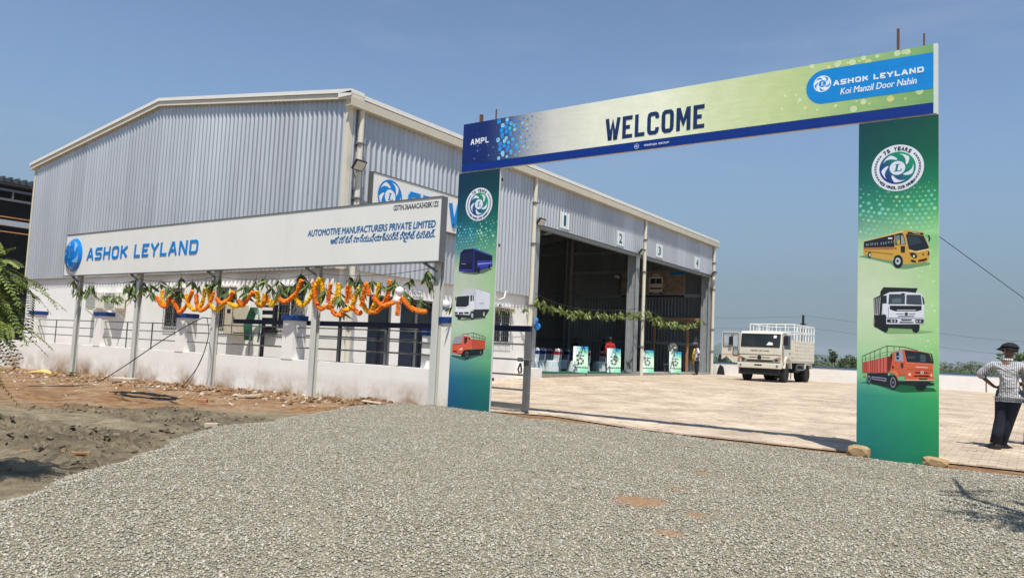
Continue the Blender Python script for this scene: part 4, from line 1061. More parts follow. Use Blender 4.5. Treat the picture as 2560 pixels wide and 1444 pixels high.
OB(gate).tube([(-8.63, YG-.075, 1.22), (-8.68, YG-.08, 1.1), (-8.65, YG-.08, 1.02), (-8.60, YG-.08, 1.03), (-8.60, YG-.08, 1.12), (-8.63, YG-.075, 1.22)], .018, 6).build('padlock_chain', mat('dark_iron', (0, 0, 0)))

# ------------------------------------------------------------------ road sign on steel posts
YS = 11.9
sign = thing('roadside_signboard', 'long white signboard with blue lettering on steel posts over the wall', 'signboard', loc=(-18.4, YS, 0))
M_face = mat('sign_acrylic', S(228, 228, 222), .35, 0, .05, .8, spec=.4, vstretch=(1, 1, .3))
M_alu = mat('sign_edge', S(122, 124, 124), .45, .5, .1, 4)
M_signblue = mat('sign_blue', S(20, 128, 205), .3, 0, .08, 3, spec=.5)
M_signtext = mat('sign_ink', S(44, 108, 160), .5, 0, .05, 5)
M_postst = mat('galvanised_post', S(206, 207, 200), .55, .05, .12, 3, vstretch=(2, 2, .4))
OB(sign).box(-26.75, YS+.01, 3.27, -25.64, YS+.17, 4.615).build('face_panel', M_face)
for a, b in ((-25.625, -20.5), (-20.492, -15.3), (-15.292, -10.29)): OB(sign).box(a, YS+.01, 3.27, b, YS+.17, 4.62).build('face_panel', M_face)
OB(sign).box(-26.77, YS-.005, 4.62, -10.27, YS+.18, 4.645).box(-26.77, YS-.005, 3.245, -10.27, YS+.18, 3.27).box(-10.288, YS-.005, 3.27, -10.27, YS+.18, 4.62).build('edge_trim', M_alu)
for x in (-26.05, -22.35, -18.37, -14.28, -10.45):
    z0 = G(x, 12)-.2
    OB(sign).box(x-.09, YS+.17, z0, x+.09, YS+.18, 3.6).box(x-.09, YS+.28, z0, x+.09, YS+.29, 3.6).box(x-.008, YS+.18, z0, x+.008, YS+.28, 3.6).build('post', M_postst)
    OB(sign).bar((x, YS+.19, 3.05), (x-.35, YS+.12, 3.25), .05).build('bracket', M_alu)
# raised wheel emblem
Md = frame((-26.17-sign.location.x, .01, 3.94), (1, 0, 0), (0, 0, 1))
dm = MB(); dm.lathe([(.0, .135), (.2, .13), (.36, .115), (.47, .085), (.53, .045), (.56, 0)][::-1], 36, Md)
emb = autosmooth(dm.build('emblem', mat('emblem_blue', S(18, 120, 205), .18, 0, .05, 2, coat=.5), sign), 60)
Mb = mat('emblem_light', S(120, 180, 225), .2, 0, .1, 4)
DP = [(0, .135), (.2, .13), (.36, .115), (.47, .085), (.53, .045), (.56, 0)]
def dome(r):
    for (a, b), (c, d) in zip(DP, DP[1:]):
        if r <= c: return lerp(b, d, (r-a)/(c-a))
    return 0
for k in range(5):
    a0 = 2*math.pi*k/5+.35; V = []; nt = 12; nr = 4
    for t in range(nt+1):
        u = t/nt; hi = lerp(.6, .9, min(1, u*3)) if u < .33 else .9-.06*(u-.33); lo = lerp(.5, .86, smooth(u))
        for r_ in range(nr+1): q = lerp(min(lo, hi-.02), hi, r_/nr)*.54; a = a0+1.05*u; V.append(tuple(Md @ Vector((q*math.cos(a), q*math.sin(a), dome(q)+.006))))
    mesh_obj('blade', V, [(i*(nr+1)+j, i*(nr+1)+j+1, (i+1)*(nr+1)+j+1, (i+1)*(nr+1)+j) for i in range(nt) for j in range(nr)], Mb, emb, True)
mesh_obj('hub_letter', *(lambda L: ([tuple(Md @ Vector((.56*x, .56*y, .142))) for x, y in L], [tuple(range(len(L)))]))([(-.2, -.22), (.2, -.22), (.25, -.07), (.19, -.07), (.16, -.16), (-.01, -.16), (.06, .17), (.13, .2), (.13, .23), (-.12, .23), (-.12, .2), (-.06, .17), (-.13, -.16), (-.2, -.19)]), mat('emblem_mid', S(70, 150, 215), .2, 0, .1, 4), emb)
def sfr(x, z, d=.0): return frame((x-sign.location.x, .008-d, z), (1, 0, 0), (0, 0, 1))
block_text('ASHOK LEYLAND', M_signblue, sign, sfr(-25.28, 3.735), 6.2, .395, .08, extrude=.012, gap=.34, shear=.06)
text_obj('AUTOMOTIVE MANUFACTURERS PRIVATE LIMITED', M_signtext, sign, sfr(-14.5, 3.985), 4.07, .15, .0, .12, heavy=.007)
text_obj('\u0c06\u0c1f\u0c4b\u0c2e\u0c4b\u0c1f\u0c3f\u0c35\u0c4d \u0c2e\u0c3e\u0c28\u0c4d\u0c2f\u0c41\u0c2b\u0c4d\u0c2f\u0c3e\u0c15\u0c4d\u0c1a\u0c30\u0c30\u0c4d\u0c38\u0c4d \u0c2a\u0c4d\u0c30\u0c48\u0c35\u0c47\u0c1f\u0c4d \u0c32\u0c3f\u0c2e\u0c3f\u0c1f\u0c46\u0c21\u0c4d.', M_signtext, sign, sfr(-13.67, 3.71), 3.24, .23, .0, heavy=.005)
text_obj('GSTIN.36AAACA3428K1ZS', mat('dark_ink', S(60, 62, 72), .5, 0, .05, 5), sign, sfr(-11.68, 4.425), 1.3, .115, .0, heavy=.003)

# ------------------------------------------------------------------ lit box sign on the shed's long side
bs = thing('service_box_sign', 'white box sign with blue wheel emblem on the shed side wall', 'sign', loc=(XB+.05, 15.38, 5.28))
OB(bs).box(XB+.035, 15.38, 5.25, XB+.2, 21.15, 6.48).build('face_panel', M_face)
OB(bs).box(XB+.03, 15.36, 5.22, XB+.215, 21.17, 5.25).box(XB+.03, 15.36, 6.48, XB+.215, 21.17, 6.51).box(XB+.03, 15.36, 5.25, XB+.205, 15.378, 6.48).build('edge_trim', M_alu)
pr = Print(frame((.155, 0, 0), (0, 1, 0), (0, 0, 1)), .0005)
swirl(pr, .72, .6, .52, S(20, 128, 205), S(230, 232, 230)); pr.build('emblem_print', vmat('sign_print', .4), bs)
block_text('SERVICE', M_signblue, bs, frame((.152, 1.5, .14), (0, 1, 0), (0, 0, 1)), 4.1, .8, .15, extrude=.03, gap=.36)

# ------------------------------------------------------------------ welcome arch
YA = 11.6
arch = thing('welcome_arch', 'tall printed welcome arch of green banners over the gate', 'arch', loc=(-5.35, YA, .15))
M_print = vmat('flex_print', .42, .4, .03); M_print2 = vmat('flex_print_beam', .5, .25, .06)
M_back = mat('flex_back', S(214, 216, 214), .6, 0, .06, 3); M_wood = mat('arch_wood', S(98, 72, 54), .8, 0, .25, 12, .3, 30, vstretch=(4, 4, .5))
def afr(x, z=0., d=0.): return frame((x+5.35, -d, z-.15), (1, 0, 0), (0, 0, 1))
def ramp3(v, stops):
    for (a, ca), (b, cb) in zip(stops, stops[1:]):
        if v <= b: t = max(0, (v-a)/(b-a)); return tuple(lerp(x, y, t) for x, y in zip(ca, cb))
    return stops[-1][1]
ST_R = [(0., S(22, 112, 98)), (.6, S(36, 132, 102)), (1.1, S(58, 152, 112)), (1.45, S(140, 200, 142)), (1.9, S(186, 216, 164)), (2.4, S(202, 220, 182)), (2.95, S(190, 214, 166)), (3.3, S(150, 200, 150)), (3.7, S(60, 150, 110)), (4.1, S(22, 108, 86)), (4.5, S(14, 84, 72)), (5., S(10, 70, 66))]
ST_L = [(0., S(14, 84, 100)), (.5, S(16, 92, 108)), (.9, S(36, 112, 118)), (1.3, S(110, 165, 140)), (1.8, S(176, 204, 168)), (2.4, S(190, 204, 178)), (3.0, S(178, 198, 166)), (3.4, S(90, 150, 130)), (3.8, S(30, 108, 108)), (4.2, S(14, 78, 86)), (4.6, S(10, 58, 74)), (5., S(9, 50, 66))]
def post(x0, x1, z0, pics, st, left):
    bd = OB(arch).box(x0, YA, z0, x1, YA+.05, 4.985).build('post_board', M_back)
    pr = Print(afr(x0, 0, .001)); w = x1-x0
    def f(u, v):
        c = list(ramp3(v, st)); t = u/w
        if v < 1.3: c = [lerp(c[0], c[0]*.8+.0, 1-t), lerp(c[1]*1.25, c[1]*.85, 1-t), lerp(c[2]*.75, c[2]*1.35, 1-t)]
        elif v > 3.3: c = [c[0]*lerp(.9, 1.2, t), c[1]*lerp(.85, 1.25, t), c[2]*lerp(1.15, .9, t)]
        else: c = [c[0]*lerp(1.06, .72, t**2), c[1]*lerp(1.0, .96, t), c[2]*lerp(1.08, .66, t**2)]
        return tuple(c)
    pr.grad(0, z0, w, 4.98, f, 10, 60); pr.up()
    rnd = random.Random(5+left)
    for j in range(22):          # half-tone light spots in curved rows
        for i in range(14):
            u = .03+(i+.5*(j % 2))*.072; v = 3.36+.062*j+.18*((u-.5)**2)-.1*u*(1-2*left)
            if not (.02 < u < w-.02) or v > 4.9: continue
            k = math.exp(-((v-3.72)/.22)**2)+.35*math.exp(-((v-3.38)/.1)**2)+.05
            r = .027*math.sqrt(k)*rnd.uniform(.5, 1.1)
            if r < .007 or rnd.random() < .16: continue
            base = f(u, v); hi = S(150, 230, 215) if rnd.random() < .6 else S(190, 240, 190)
            if left and u < .5: hi = S(110, 205, 235)
            a = rnd.uniform(.3, .75)*min(1, k*1.2+.25); pr.at(2+(i*3+j*5) % 17).disc(u, v, r, tuple(lerp(p, q, a) for p, q in zip(base, hi)), n=10)
    if not left:
        for i in range(40):
            u = rnd.uniform(.72, .99); v = rnd.uniform(1.7, 3.2); r = rnd.uniform(.005, .018); base = f(u, v); pr.at(2+i % 17).disc(u, v, r, tuple(lerp(p, q, .45) for p, q in zip(base, S(210, 245, 215))), n=8)
    for pic in pics:
        pr.at(22)
        for q, c in pic: pr.poly([(q[i]/1000, q[i+1]/1000) for i in range(0, len(q), 2)], S(*c)); pr.up()
    pr.at(22); cu, cv_ = (.505, 4.28) if not left else (.545, 4.315)
    pr.disc(cu, cv_, .332, S(222, 228, 236), n=48); pr.up()
    cg = lambda x, y: tuple(lerp(a, b, smooth((x*.75+y*.65+1)/2)) for a, b in zip(S(34, 44, 130), S(18, 146, 96)))
    pr.ring(cu, cv_, .27, .278, S(50, 60, 72), 30, -.75, .75).ring(cu, cv_, .288, .295, S(50, 60, 72), 30, -.75, .75).ring(cu, cv_, .27, .278, S(50, 60, 72), 30, math.pi-.75, math.pi+.75).ring(cu, cv_, .288, .295, S(50, 60, 72), 30, math.pi-.75, math.pi+.75)
    for s_ in (0, math.pi):
        for i in range(11):
            a = s_-.7+1.4*i/10; pr.ring(cu, cv_, .278, .288, S(50, 60, 72), 1, a-.03, a+.03)
    swirl(pr, cu, cv_, .232, cg, S(220, 226, 240))
    pr.build('print', M_print, bd)
    top = '75 YEARS'; bot = 'KOI MANZIL DOOR NAHIN'; ink = mat('print_ink', S(24, 34, 60), .5, 0, .05, 5)
    for s_, a0, a1, rr, hh, sg in ((top, math.pi/2+.6, math.pi/2-.6, .252, .05, 1), (bot, -math.pi/2-.78, -math.pi/2+.78, .302, .038, -1)):
        n = len(s_)
        for i, ch in enumerate(s_):
            if ch == ' ': continue
            a = lerp(a0, a1, i/(n-1)); ox, oz = cu+rr*math.cos(a), cv_+rr*math.sin(a)
            xd = (math.sin(a)*sg, -math.cos(a)*sg); yd = (math.cos(a)*sg, math.sin(a)*sg)
            Mx = frame((x0+ox+5.35, -.0046, oz-.15), (xd[0], 0, xd[1]), (yd[0], 0, yd[1]))
            text_obj(ch, ink, bd, Mx, hh*(.7 if ch != 'I' else .25), hh, 0, anchor='c', name='lettering', heavy=.0028 if sg > 0 else .0012)
    # timber frame behind
    for x in (x0+.08, x1-.08):
        OB(arch).box(x-.03, YA+.06, z0-.3, x+.03, YA+.12, 4.9).build('frame_pole', M_wood)
    for z in (.9, 2.2, 3.5, 4.8): OB(arch).box(x0+.03, YA+.12, z-.03, x1-.03, YA+.16, z+.03).build('frame_rail', M_wood)
    return bd
post(-2.125, -1.11, .1, (BUS, TIP, RED), ST_R, 0)
post(-9.6, -8.575, .12, (BLUEBUS, BOXTRUCK, REDTWO), ST_L, 1)
bx0, bx1 = -9.535, -1.12
# beam: flex stretched over a frame, with slack creases
nu, nv_ = 120, 8; V = []; F = []
bm_ = OB(arch).box(bx0, YA+.015, 5.0, bx1, YA+.07, 5.99).build('beam_frame', M_back)
pr = Print(afr(bx0, 0, .012)); w = bx1-bx0
def fb(u, v):
    t = u/w
    if v < 5.155-.008*u: return S(10, 48, 128) if t > .08 else S(12, 52, 140)
    c = ramp3(t, [(0, S(20, 44, 110)), (.07, S(24, 46, 108)), (.13, S(66, 84, 122)), (.185, S(160, 162, 168)), (.25, S(210, 208, 202)), (.36, S(234, 236, 214)), (.5, S(240, 243, 218)), (.62, S(216, 226, 180)), (.76, S(196, 212, 152)), (.87, S(160, 192, 128)), (1, S(116, 166, 104))])
    return tuple(x*(1.06 if t > .8 and v > 5.8 else 1) for x in c)
pr.grad(0, 5.155, w-.055, 5.985, fb, 90, 10); pr.grad(0, 5.002, w-.055, 5.15, lambda u, v: S(10, 50, 132), 60, 2)
pr.poly([(w-.053, 5.0), (w, 5.0), (w, 5.99), (w-.053, 5.99)], S(206, 218, 214)); pr.up()
rnd = random.Random(11)
for j in range(9):           # blue half-tone fan at the left end
    for i in range(11):
        u = .92+i*.098+.04*math.sin(j*1.3)+(.05 if j % 2 else 0); v = 5.19+j*.092+.05*i*.12+(i % 2)*.045; r = .052*(1-i/12)*(.9 if j else .7)
        if v+r > 5.98 or r < .008: continue
        pr.at(3+(i*3+j*5) % 19).disc(u, v, r, rnd.choice([S(40, 150, 235), S(70, 185, 240), S(70, 130, 215), S(140, 205, 235)]) if i < 8 else S(140, 170, 200), n=14)
for i in range(16): pr.at(3+i % 19).disc(rnd.uniform(.25, .9), rnd.uniform(5.2, 5.95), rnd.uniform(.006, .02), S(90, 130, 190), n=8)
for i in range(46):
    u = rnd.uniform(5.9, 8.3); v = rnd.choice([rnd.uniform(5.2, 5.36), rnd.uniform(5.87, 5.97), rnd.uniform(5.2, 5.95)]) if u > 6.6 else rnd.uniform(5.2, 5.7)
    r = rnd.uniform(.012, .05)*min(1, (u-5.5)/1.8); base = fb(u, v); pr.at(3+i % 19).disc(u, v, r, tuple(lerp(a, b, .6) for a, b in zip(base, rnd.choice([S(232, 240, 200), S(240, 226, 140), S(220, 235, 180)]))), n=12)
pr.at(24)
P = [(w-.055, 5.355), (w-.055, 5.868)]+[(6.93-.262*math.sin(math.pi*i/14)*1.0, 5.617+.262*math.cos(math.pi*i/14)) for i in range(15)]
pr.poly([P[1]]+[(6.95+0, 5.88)]+P[2:][1:-1]+[(6.95, 5.36)]+[P[0]], S(16, 136, 214)); pr.up()
swirl(pr, 6.90, 5.665, .125, S(228, 240, 248), S(16, 136, 214))
pr.ring(3.87, 5.072, .038, .044, S(220, 230, 240), 24)
pr.build('print', M_print2, bm_)
wh = mat('white_ink', S(228, 238, 244), .5, 0, .03, 5); nv = mat('navy_ink', S(16, 44, 92), .5, 0, .05, 5)
def bt(s, m, x, z, w_, h, **k): text_obj(s, m, bm_, afr(x, z, .0156), w_, h, **k)
block_text('WELCOME', nv, bm_, afr(-6.28, 5.24, .0156), 1.82, .395, .068, gap=.3); block_text('AMPL', wh, bm_, afr(-9.33, 5.535, .0156), .45, .118, .024, gap=.35)
bt('HINDUJA GROUP', wh, -5.52, 5.045, .45, .042, bold=0, spacing=1.15, heavy=.0012); bt('Hh', wh, -5.69, 5.055, .045, .034, bold=0, heavy=.001)
block_text('ASHOK LEYLAND', wh, bm_, afr(-2.48, 5.605, .0156), 1.19, .08, .022, gap=.3); bt('Koi Manzil Door Nahin', wh, -2.38, 5.455, 1.0, .095, bold=0, shear=.2, heavy=.0022)
for x, z1, w_ in ((-9.18, 6.17, .055), (-8.8, 6.22, .022), (-1.63, 6.34, .034), (-1.3, 6.2, .022)): OB(arch).box(x-w_/2, YA+.075, 4.7, x+w_/2, YA+.075+w_, z1).build('frame_pole', M_wood)
# stones that weight the right post
def rock(name, label, cat, loc, s, m, seed, group=None):
    r = random.Random(seed); o = MB(); bm = bmesh.new(); bmesh.ops.create_icosphere(bm, subdivisions=2, radius=1)
    for v in bm.verts:
        k = 1+.28*noise.noise(v.co*1.3+Vector((seed, 0, 0)))
        c = v.co*k; c = Vector([max(-.72, min(.72, x)) for x in c]); v.co = Vector((c.x*s[0], c.y*s[1], c.z*s[2]))
    me = bpy.data.meshes.new(name); bm.to_mesh(me); bm.free(); me.materials.append(m)
    ob = link(bpy.data.objects.new(name, me)); ob.location = loc; ob.rotation_euler = (r.uniform(-.1, .1), r.uniform(-.1, .1), r.uniform(0, 3)); return tag(ob, label, cat, group)
M_stone = mat('sandstone', S(168, 142, 104), .9, 0, .25, 14, .5, 40)
o = rock('weight_stone', 'squared sandstone block at the left foot of the right arch post', 'stone', (-2.05, 11.38, .305), (.2, .13, .12), M_stone, 2); o.rotation_euler = (0, .05, -.1)
o = rock('weight_stone', 'flat pale sandstone slab at the right foot of the right arch post', 'stone', (-1.13, 11.44, .27), (.21, .13, .08), M_stone, 5); o.rotation_euler = (.05, .1, .15)

# ------------------------------------------------------------------ garlands
def catmull(P, step):
    P = [Vector(p) for p in P]; Q = [P[0]*2-P[1]]+P+[P[-1]*2-P[-2]]; out = []
    for i in range(1, len(Q)-2):
        a, b, c, d = Q[i-1:i+3]; n = max(2, int((c-b).length/step*3))
        for k in range(n):
            t = k/n; out.append(.5*((2*b)+(c-a)*t+(2*a-5*b+4*c-d)*t*t+(3*b-a-3*c+d)*t**3))
    out.append(P[-1]); res = [out[0]]; acc = 0
    for p, q in zip(out, out[1:]):
        L = (q-p).length; s = step-acc
        while s <= L: res.append(p.lerp(q, s/L)); s += step
        acc = L-(s-step)
    return res
def flower(mb, p, d, r, rnd):
    """ruffled marigold head: two frilled discs on the string"""
    d = d.normalized(); a = d.orthogonal().normalized(); b = d.cross(a); n = 8; base = len(mb.V); V = []
    rings = [(-.56, .45), (-.34, .98), (.16, 1.06), (.54, .5)]; ph = rnd.uniform(0, 6)
    for h, q in rings:
        for k in range(n):
            an = ph+2*math.pi*k/n; rr = r*q*(1+.2*math.cos(an*4+h*5)+rnd.uniform(-.1, .1)); V.append(p+d*h*r*.85+(a*math.cos(an)+b*math.sin(an))*rr)
    F = [(i*n+k, i*n+(k+1) % n, (i+1)*n+(k+1) % n, (i+1)*n+k) for i in range(3) for k in range(n)]+[tuple(range(n-1, -1, -1)), tuple(range(3*n, 4*n))]
    mb.add(V, F)
M_or = mat('orange_marigold', S(250, 132, 28), .75, 0, .35, 40, .3, 80); M_ye = mat('yellow_marigold', S(253, 192, 28), .75, 0, .3, 40, .3, 80)
M_str = mat('twine', S(150, 130, 96), .8, 0, .2, 20)
M_strd = mat('dark_string', S(60, 58, 50), .8, 0, .2, 20)
def garland(label, loops, m, r=.054, y=12.0, zig=.05):
    o = thing('marigold_garland', label, 'garland', 'marigold garlands under the signboard', loc=(loops[0][0][0], y, loops[0][0][1]))
    rnd = random.Random(label); fl = OB(o); st = OB(o)
    for i, L in enumerate(loops):
        yy = y+zig*((i % 3)-1); pts = catmull([(a, yy+rnd.uniform(-.03, .03), c) for a, c in L], .046)
        for k, p in enumerate(pts):
            d = pts[min(k+1, len(pts)-1)]-pts[max(k-1, 0)]; flower(fl, p, d, r*rnd.uniform(.9, 1.12), rnd)
        st.tube([pts[0]+Vector((0, 0, .12)), *pts[::3]], .004, 4)
    f = fl.build('flowers', m); f['kind'] = 'stuff'; st.build('string', M_str)
garland('orange marigold garland looped in the left half below the signboard', ORL, M_or)
garland('yellow marigold garland looped in the left half below the signboard', YEL, M_ye, y=12.04)
garland('orange marigold garland in steep loops around the fourth sign post', ORR, M_or)
garland('yellow marigold garland in steep loops around the fourth sign post', YER, M_ye, y=12.05)
garland('short orange marigold swag ending at the white balloons by the shed door', SW, M_or)
garland('orange marigold swag between the white balloons and the last sign post', SW2, M_or)
garland('short straight orange marigold string hanging below the white balloons', HG, M_or)
M_leaf = mat('mango_leaf', (.055, .10, .022), .45, 0, .5, 9, spec=.5, var2=(.16, .23, .045)); M_leaf2 = mat('mango_leaf_sunlit', (.085, .13, .025), .45, 0, .45, 9, spec=.5, var2=(.2, .26, .05))  # second leaf green is brighter: sunlight put into its colour
def leaf(mb, p, d, nrm, L, w):
    d = d.normalized(); s = d.cross(nrm).normalized(); u = s.cross(d)
    P = [p, p+d*L*.3+s*w*.5+u*w*.12, p+d*L*.65+s*w*.42+u*w*.1, p+d*L-u*L*.05, p+d*L*.65-s*w*.42+u*w*.1, p+d*L*.3-s*w*.5+u*w*.12, p+d*L*.32, p+d*L*.66-u*w*.05]
    mb.add(P, [(0, 6, 1), (1, 6, 7, 2), (2, 7, 3), (0, 5, 6), (5, 4, 7, 6), (4, 3, 7)])
def bunch(par, p, size, rnd, m, n=None):
    b = OB(par); p = Vector(p); n = n or rnd.randint(7, 12)
    st = p+Vector((0, 0, size*.55)); b.tube([st, p, p-Vector((0, 0, size*.2))], .005, 4)
    for k in range(n):
        a = rnd.uniform(0, 6.28); tilt = rnd.uniform(.25, 1.15); d = Vector((math.cos(a)*math.sin(tilt), math.sin(a)*math.sin(tilt)*.8, -math.cos(tilt)))
        leaf(b, p+Vector((0, 0, rnd.uniform(-.15, .35)*size)), d, Vector((rnd.uniform(-1, 1), -1, rnd.uniform(-.3, 1))).normalized(), size*rnd.uniform(.7, 1.1), size*rnd.uniform(.16, .24))
    return b.build('leaf_bunch', m)
def leafline(label, pts, y, m, size, ends=None, plane='y'):
    q = [(a, y, c) if plane == 'y' else (y, a, c) for a, c in pts]
    o = thing('leaf_garland', label, 'garland', 'strings of mango leaves', loc=q[0]); rnd = random.Random(label)
    for p in q: bunch(o, (p[0]+rnd.uniform(-.03, .03), p[1]+rnd.uniform(-.06, .06), p[2]), size*rnd.uniform(.8, 1.2), rnd, m)
    s = OB(o); e = ends or [q[0], q[-1]]
    e = [Vector(v) for v in e]; n = 14; sag = .12*(e[1]-e[0]).length/4
    s.tube([e[0].lerp(e[1], i/n)-Vector((0, 0, sag*4*(i/n)*(1-i/n))) for i in range(n+1)], .007, 4); s.build('string', M_strd)
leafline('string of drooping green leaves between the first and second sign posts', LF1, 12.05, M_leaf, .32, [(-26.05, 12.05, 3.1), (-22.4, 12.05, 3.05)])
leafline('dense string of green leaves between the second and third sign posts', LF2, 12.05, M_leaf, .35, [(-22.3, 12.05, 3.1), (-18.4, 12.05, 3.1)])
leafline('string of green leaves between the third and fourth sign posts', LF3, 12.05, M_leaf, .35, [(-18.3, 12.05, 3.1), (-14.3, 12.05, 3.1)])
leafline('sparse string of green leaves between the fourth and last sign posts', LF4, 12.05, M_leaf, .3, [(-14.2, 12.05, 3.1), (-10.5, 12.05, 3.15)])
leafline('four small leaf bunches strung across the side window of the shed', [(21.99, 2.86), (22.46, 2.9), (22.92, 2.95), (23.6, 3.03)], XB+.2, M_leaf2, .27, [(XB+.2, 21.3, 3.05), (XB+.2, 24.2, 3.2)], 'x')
def dense(label, P, n):
    c = catmull([(XB+.32, y, z) for y, z in P], .05); o = thing('leaf_garland', label, 'garland', 'strings of mango leaves', loc=tuple(c[0])); rnd = random.Random(label)
    for k in range(n):
        p = c[int((k+.5)/n*len(c))]; bunch(o, (p.x+rnd.uniform(-.08, .08), p.y+rnd.uniform(-.08, .08), p.z-rnd.uniform(.12, .3)), rnd.uniform(.26, .38), rnd, M_leaf2, 9)
    OB(o).tube(c[::4]+[c[-1]], .012, 4).build('string', M_strd)
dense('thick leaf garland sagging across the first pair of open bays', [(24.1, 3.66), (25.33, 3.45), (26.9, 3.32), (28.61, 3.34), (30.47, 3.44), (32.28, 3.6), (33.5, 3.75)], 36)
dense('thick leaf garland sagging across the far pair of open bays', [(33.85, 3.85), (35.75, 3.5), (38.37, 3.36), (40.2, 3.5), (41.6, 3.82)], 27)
M_ball = mat('white_balloon', S(236, 232, 232), .25, 0, .03, 3, spec=.5); M_bball = mat('blue_balloon', S(40, 140, 225), .25, 0, .03, 3, spec=.5)
for p, r, m, lab in (((-11.49, 12.05, 2.64), .1, M_ball, 'upper white balloon of the pair in front of the shed doors'), ((-11.51, 12.03, 2.44), .1, M_ball, 'lower white balloon of the pair in front of the shed doors'),
                     ((-10.62, 12.32, 2.41), .1, M_ball, 'left white balloon of three on the wall pillar by the arch'), ((-10.41, 12.34, 2.37), .1, M_ball, 'right white balloon of three on the wall pillar by the arch'), ((-10.54, 12.26, 2.24), .1, M_ball, 'lowest white balloon of three on the wall pillar by the arch'),
                     ((XB+.05, 24.74, 2.42), .13, M_bball, 'lower blue balloon at the corner of the first open bay'), ((XB-.1, 24.8, 2.66), .12, M_bball, 'upper blue balloon at the corner of the first open bay')):
    o = MB().lathe([(.001, -1.22), (.1, -1.16), (.05, -1.1), (.3, -.98), (.72, -.66), (.95, -.2), (1, .15), (.86, .58), (.5, .9), (.001, 1.02)], 18).build('balloon', m, None, True)
    o.scale = (r, r, r*1.05); o.location = p; o.rotation_euler = (random.uniform(-.4, .4), random.uniform(-.4, .4), 0); tag(o, lab, 'balloon', 'white balloons' if m is M_ball else 'blue balloons')
# ------------------------------------------------------------------ people
def skin_mesh(J, edges, rad, sub=1, root=None):
    names = list(J); ix = {n: i for i, n in enumerate(names)}
    me = bpy.data.meshes.new('figure'); me.from_pydata([J[n] for n in names], [(ix[a], ix[b]) for a, b in edges], [])
    o = bpy.data.objects.new('figure', me); col.objects.link(o)
    sk = o.modifiers.new('s', 'SKIN'); sk.branch_smoothing = .6
    for n in names:
        r = rad[n]; v = me.skin_vertices[0].data[ix[n]]; v.radius = (r, r) if not isinstance(r, tuple) else r; v.use_root = (n == (root or names[0]))
    sb = o.modifiers.new('d', 'SUBSURF'); sb.levels = sub; sb.render_levels = sub
    dg = bpy.context.evaluated_depsgraph_get(); out = bpy.data.meshes.new_from_object(o.evaluated_get(dg))
    bpy.data.objects.remove(o); bpy.data.meshes.remove(me)
    out.polygons.foreach_set('use_smooth', [True]*len(out.polygons)); return out
def put(me, name, m, par):
    me.materials.clear(); me.materials.append(m); me.name = name; return link(bpy.data.objects.new(name, me), par)
def stand():
    J = {'pelvis': (0, 0, .93), 'spine': (0, .01, 1.1), 'chest': (0, .0, 1.29), 'neck': (0, .01, 1.43), 'jaw': (0, -.012, 1.515), 'head': (0, -.01, 1.59), 'crown': (0, 0, 1.655)}
    for s, k in ((-1, 'L'), (1, 'R')):
        J.update({'sh'+k: (s*.175, .0, 1.375), 'el'+k: (s*.235, .03, 1.10), 'wr'+k: (s*.245, -.05, .85), 'pa'+k: (s*.245, -.07, .785),
                  'hip'+k: (s*.09, 0, .885), 'kn'+k: (s*.1, -.015, .49), 'an'+k: (s*.105, .02, .085), 'to'+k: (s*.12, -.13, .035)})
    return J
RB = {'pelvis': (.135, .1), 'spine': (.125, .09), 'chest': (.15, .1), 'neck': .055, 'jaw': .07, 'head': (.078, .092), 'crown': .055, 'sh': .062, 'el': .042, 'wr': .03, 'pa': (.034, .02), 'hip': .088, 'kn': .056, 'an': .04, 'to': .035}
def rr(n): return RB[n] if n in RB else RB[n[:-1]]
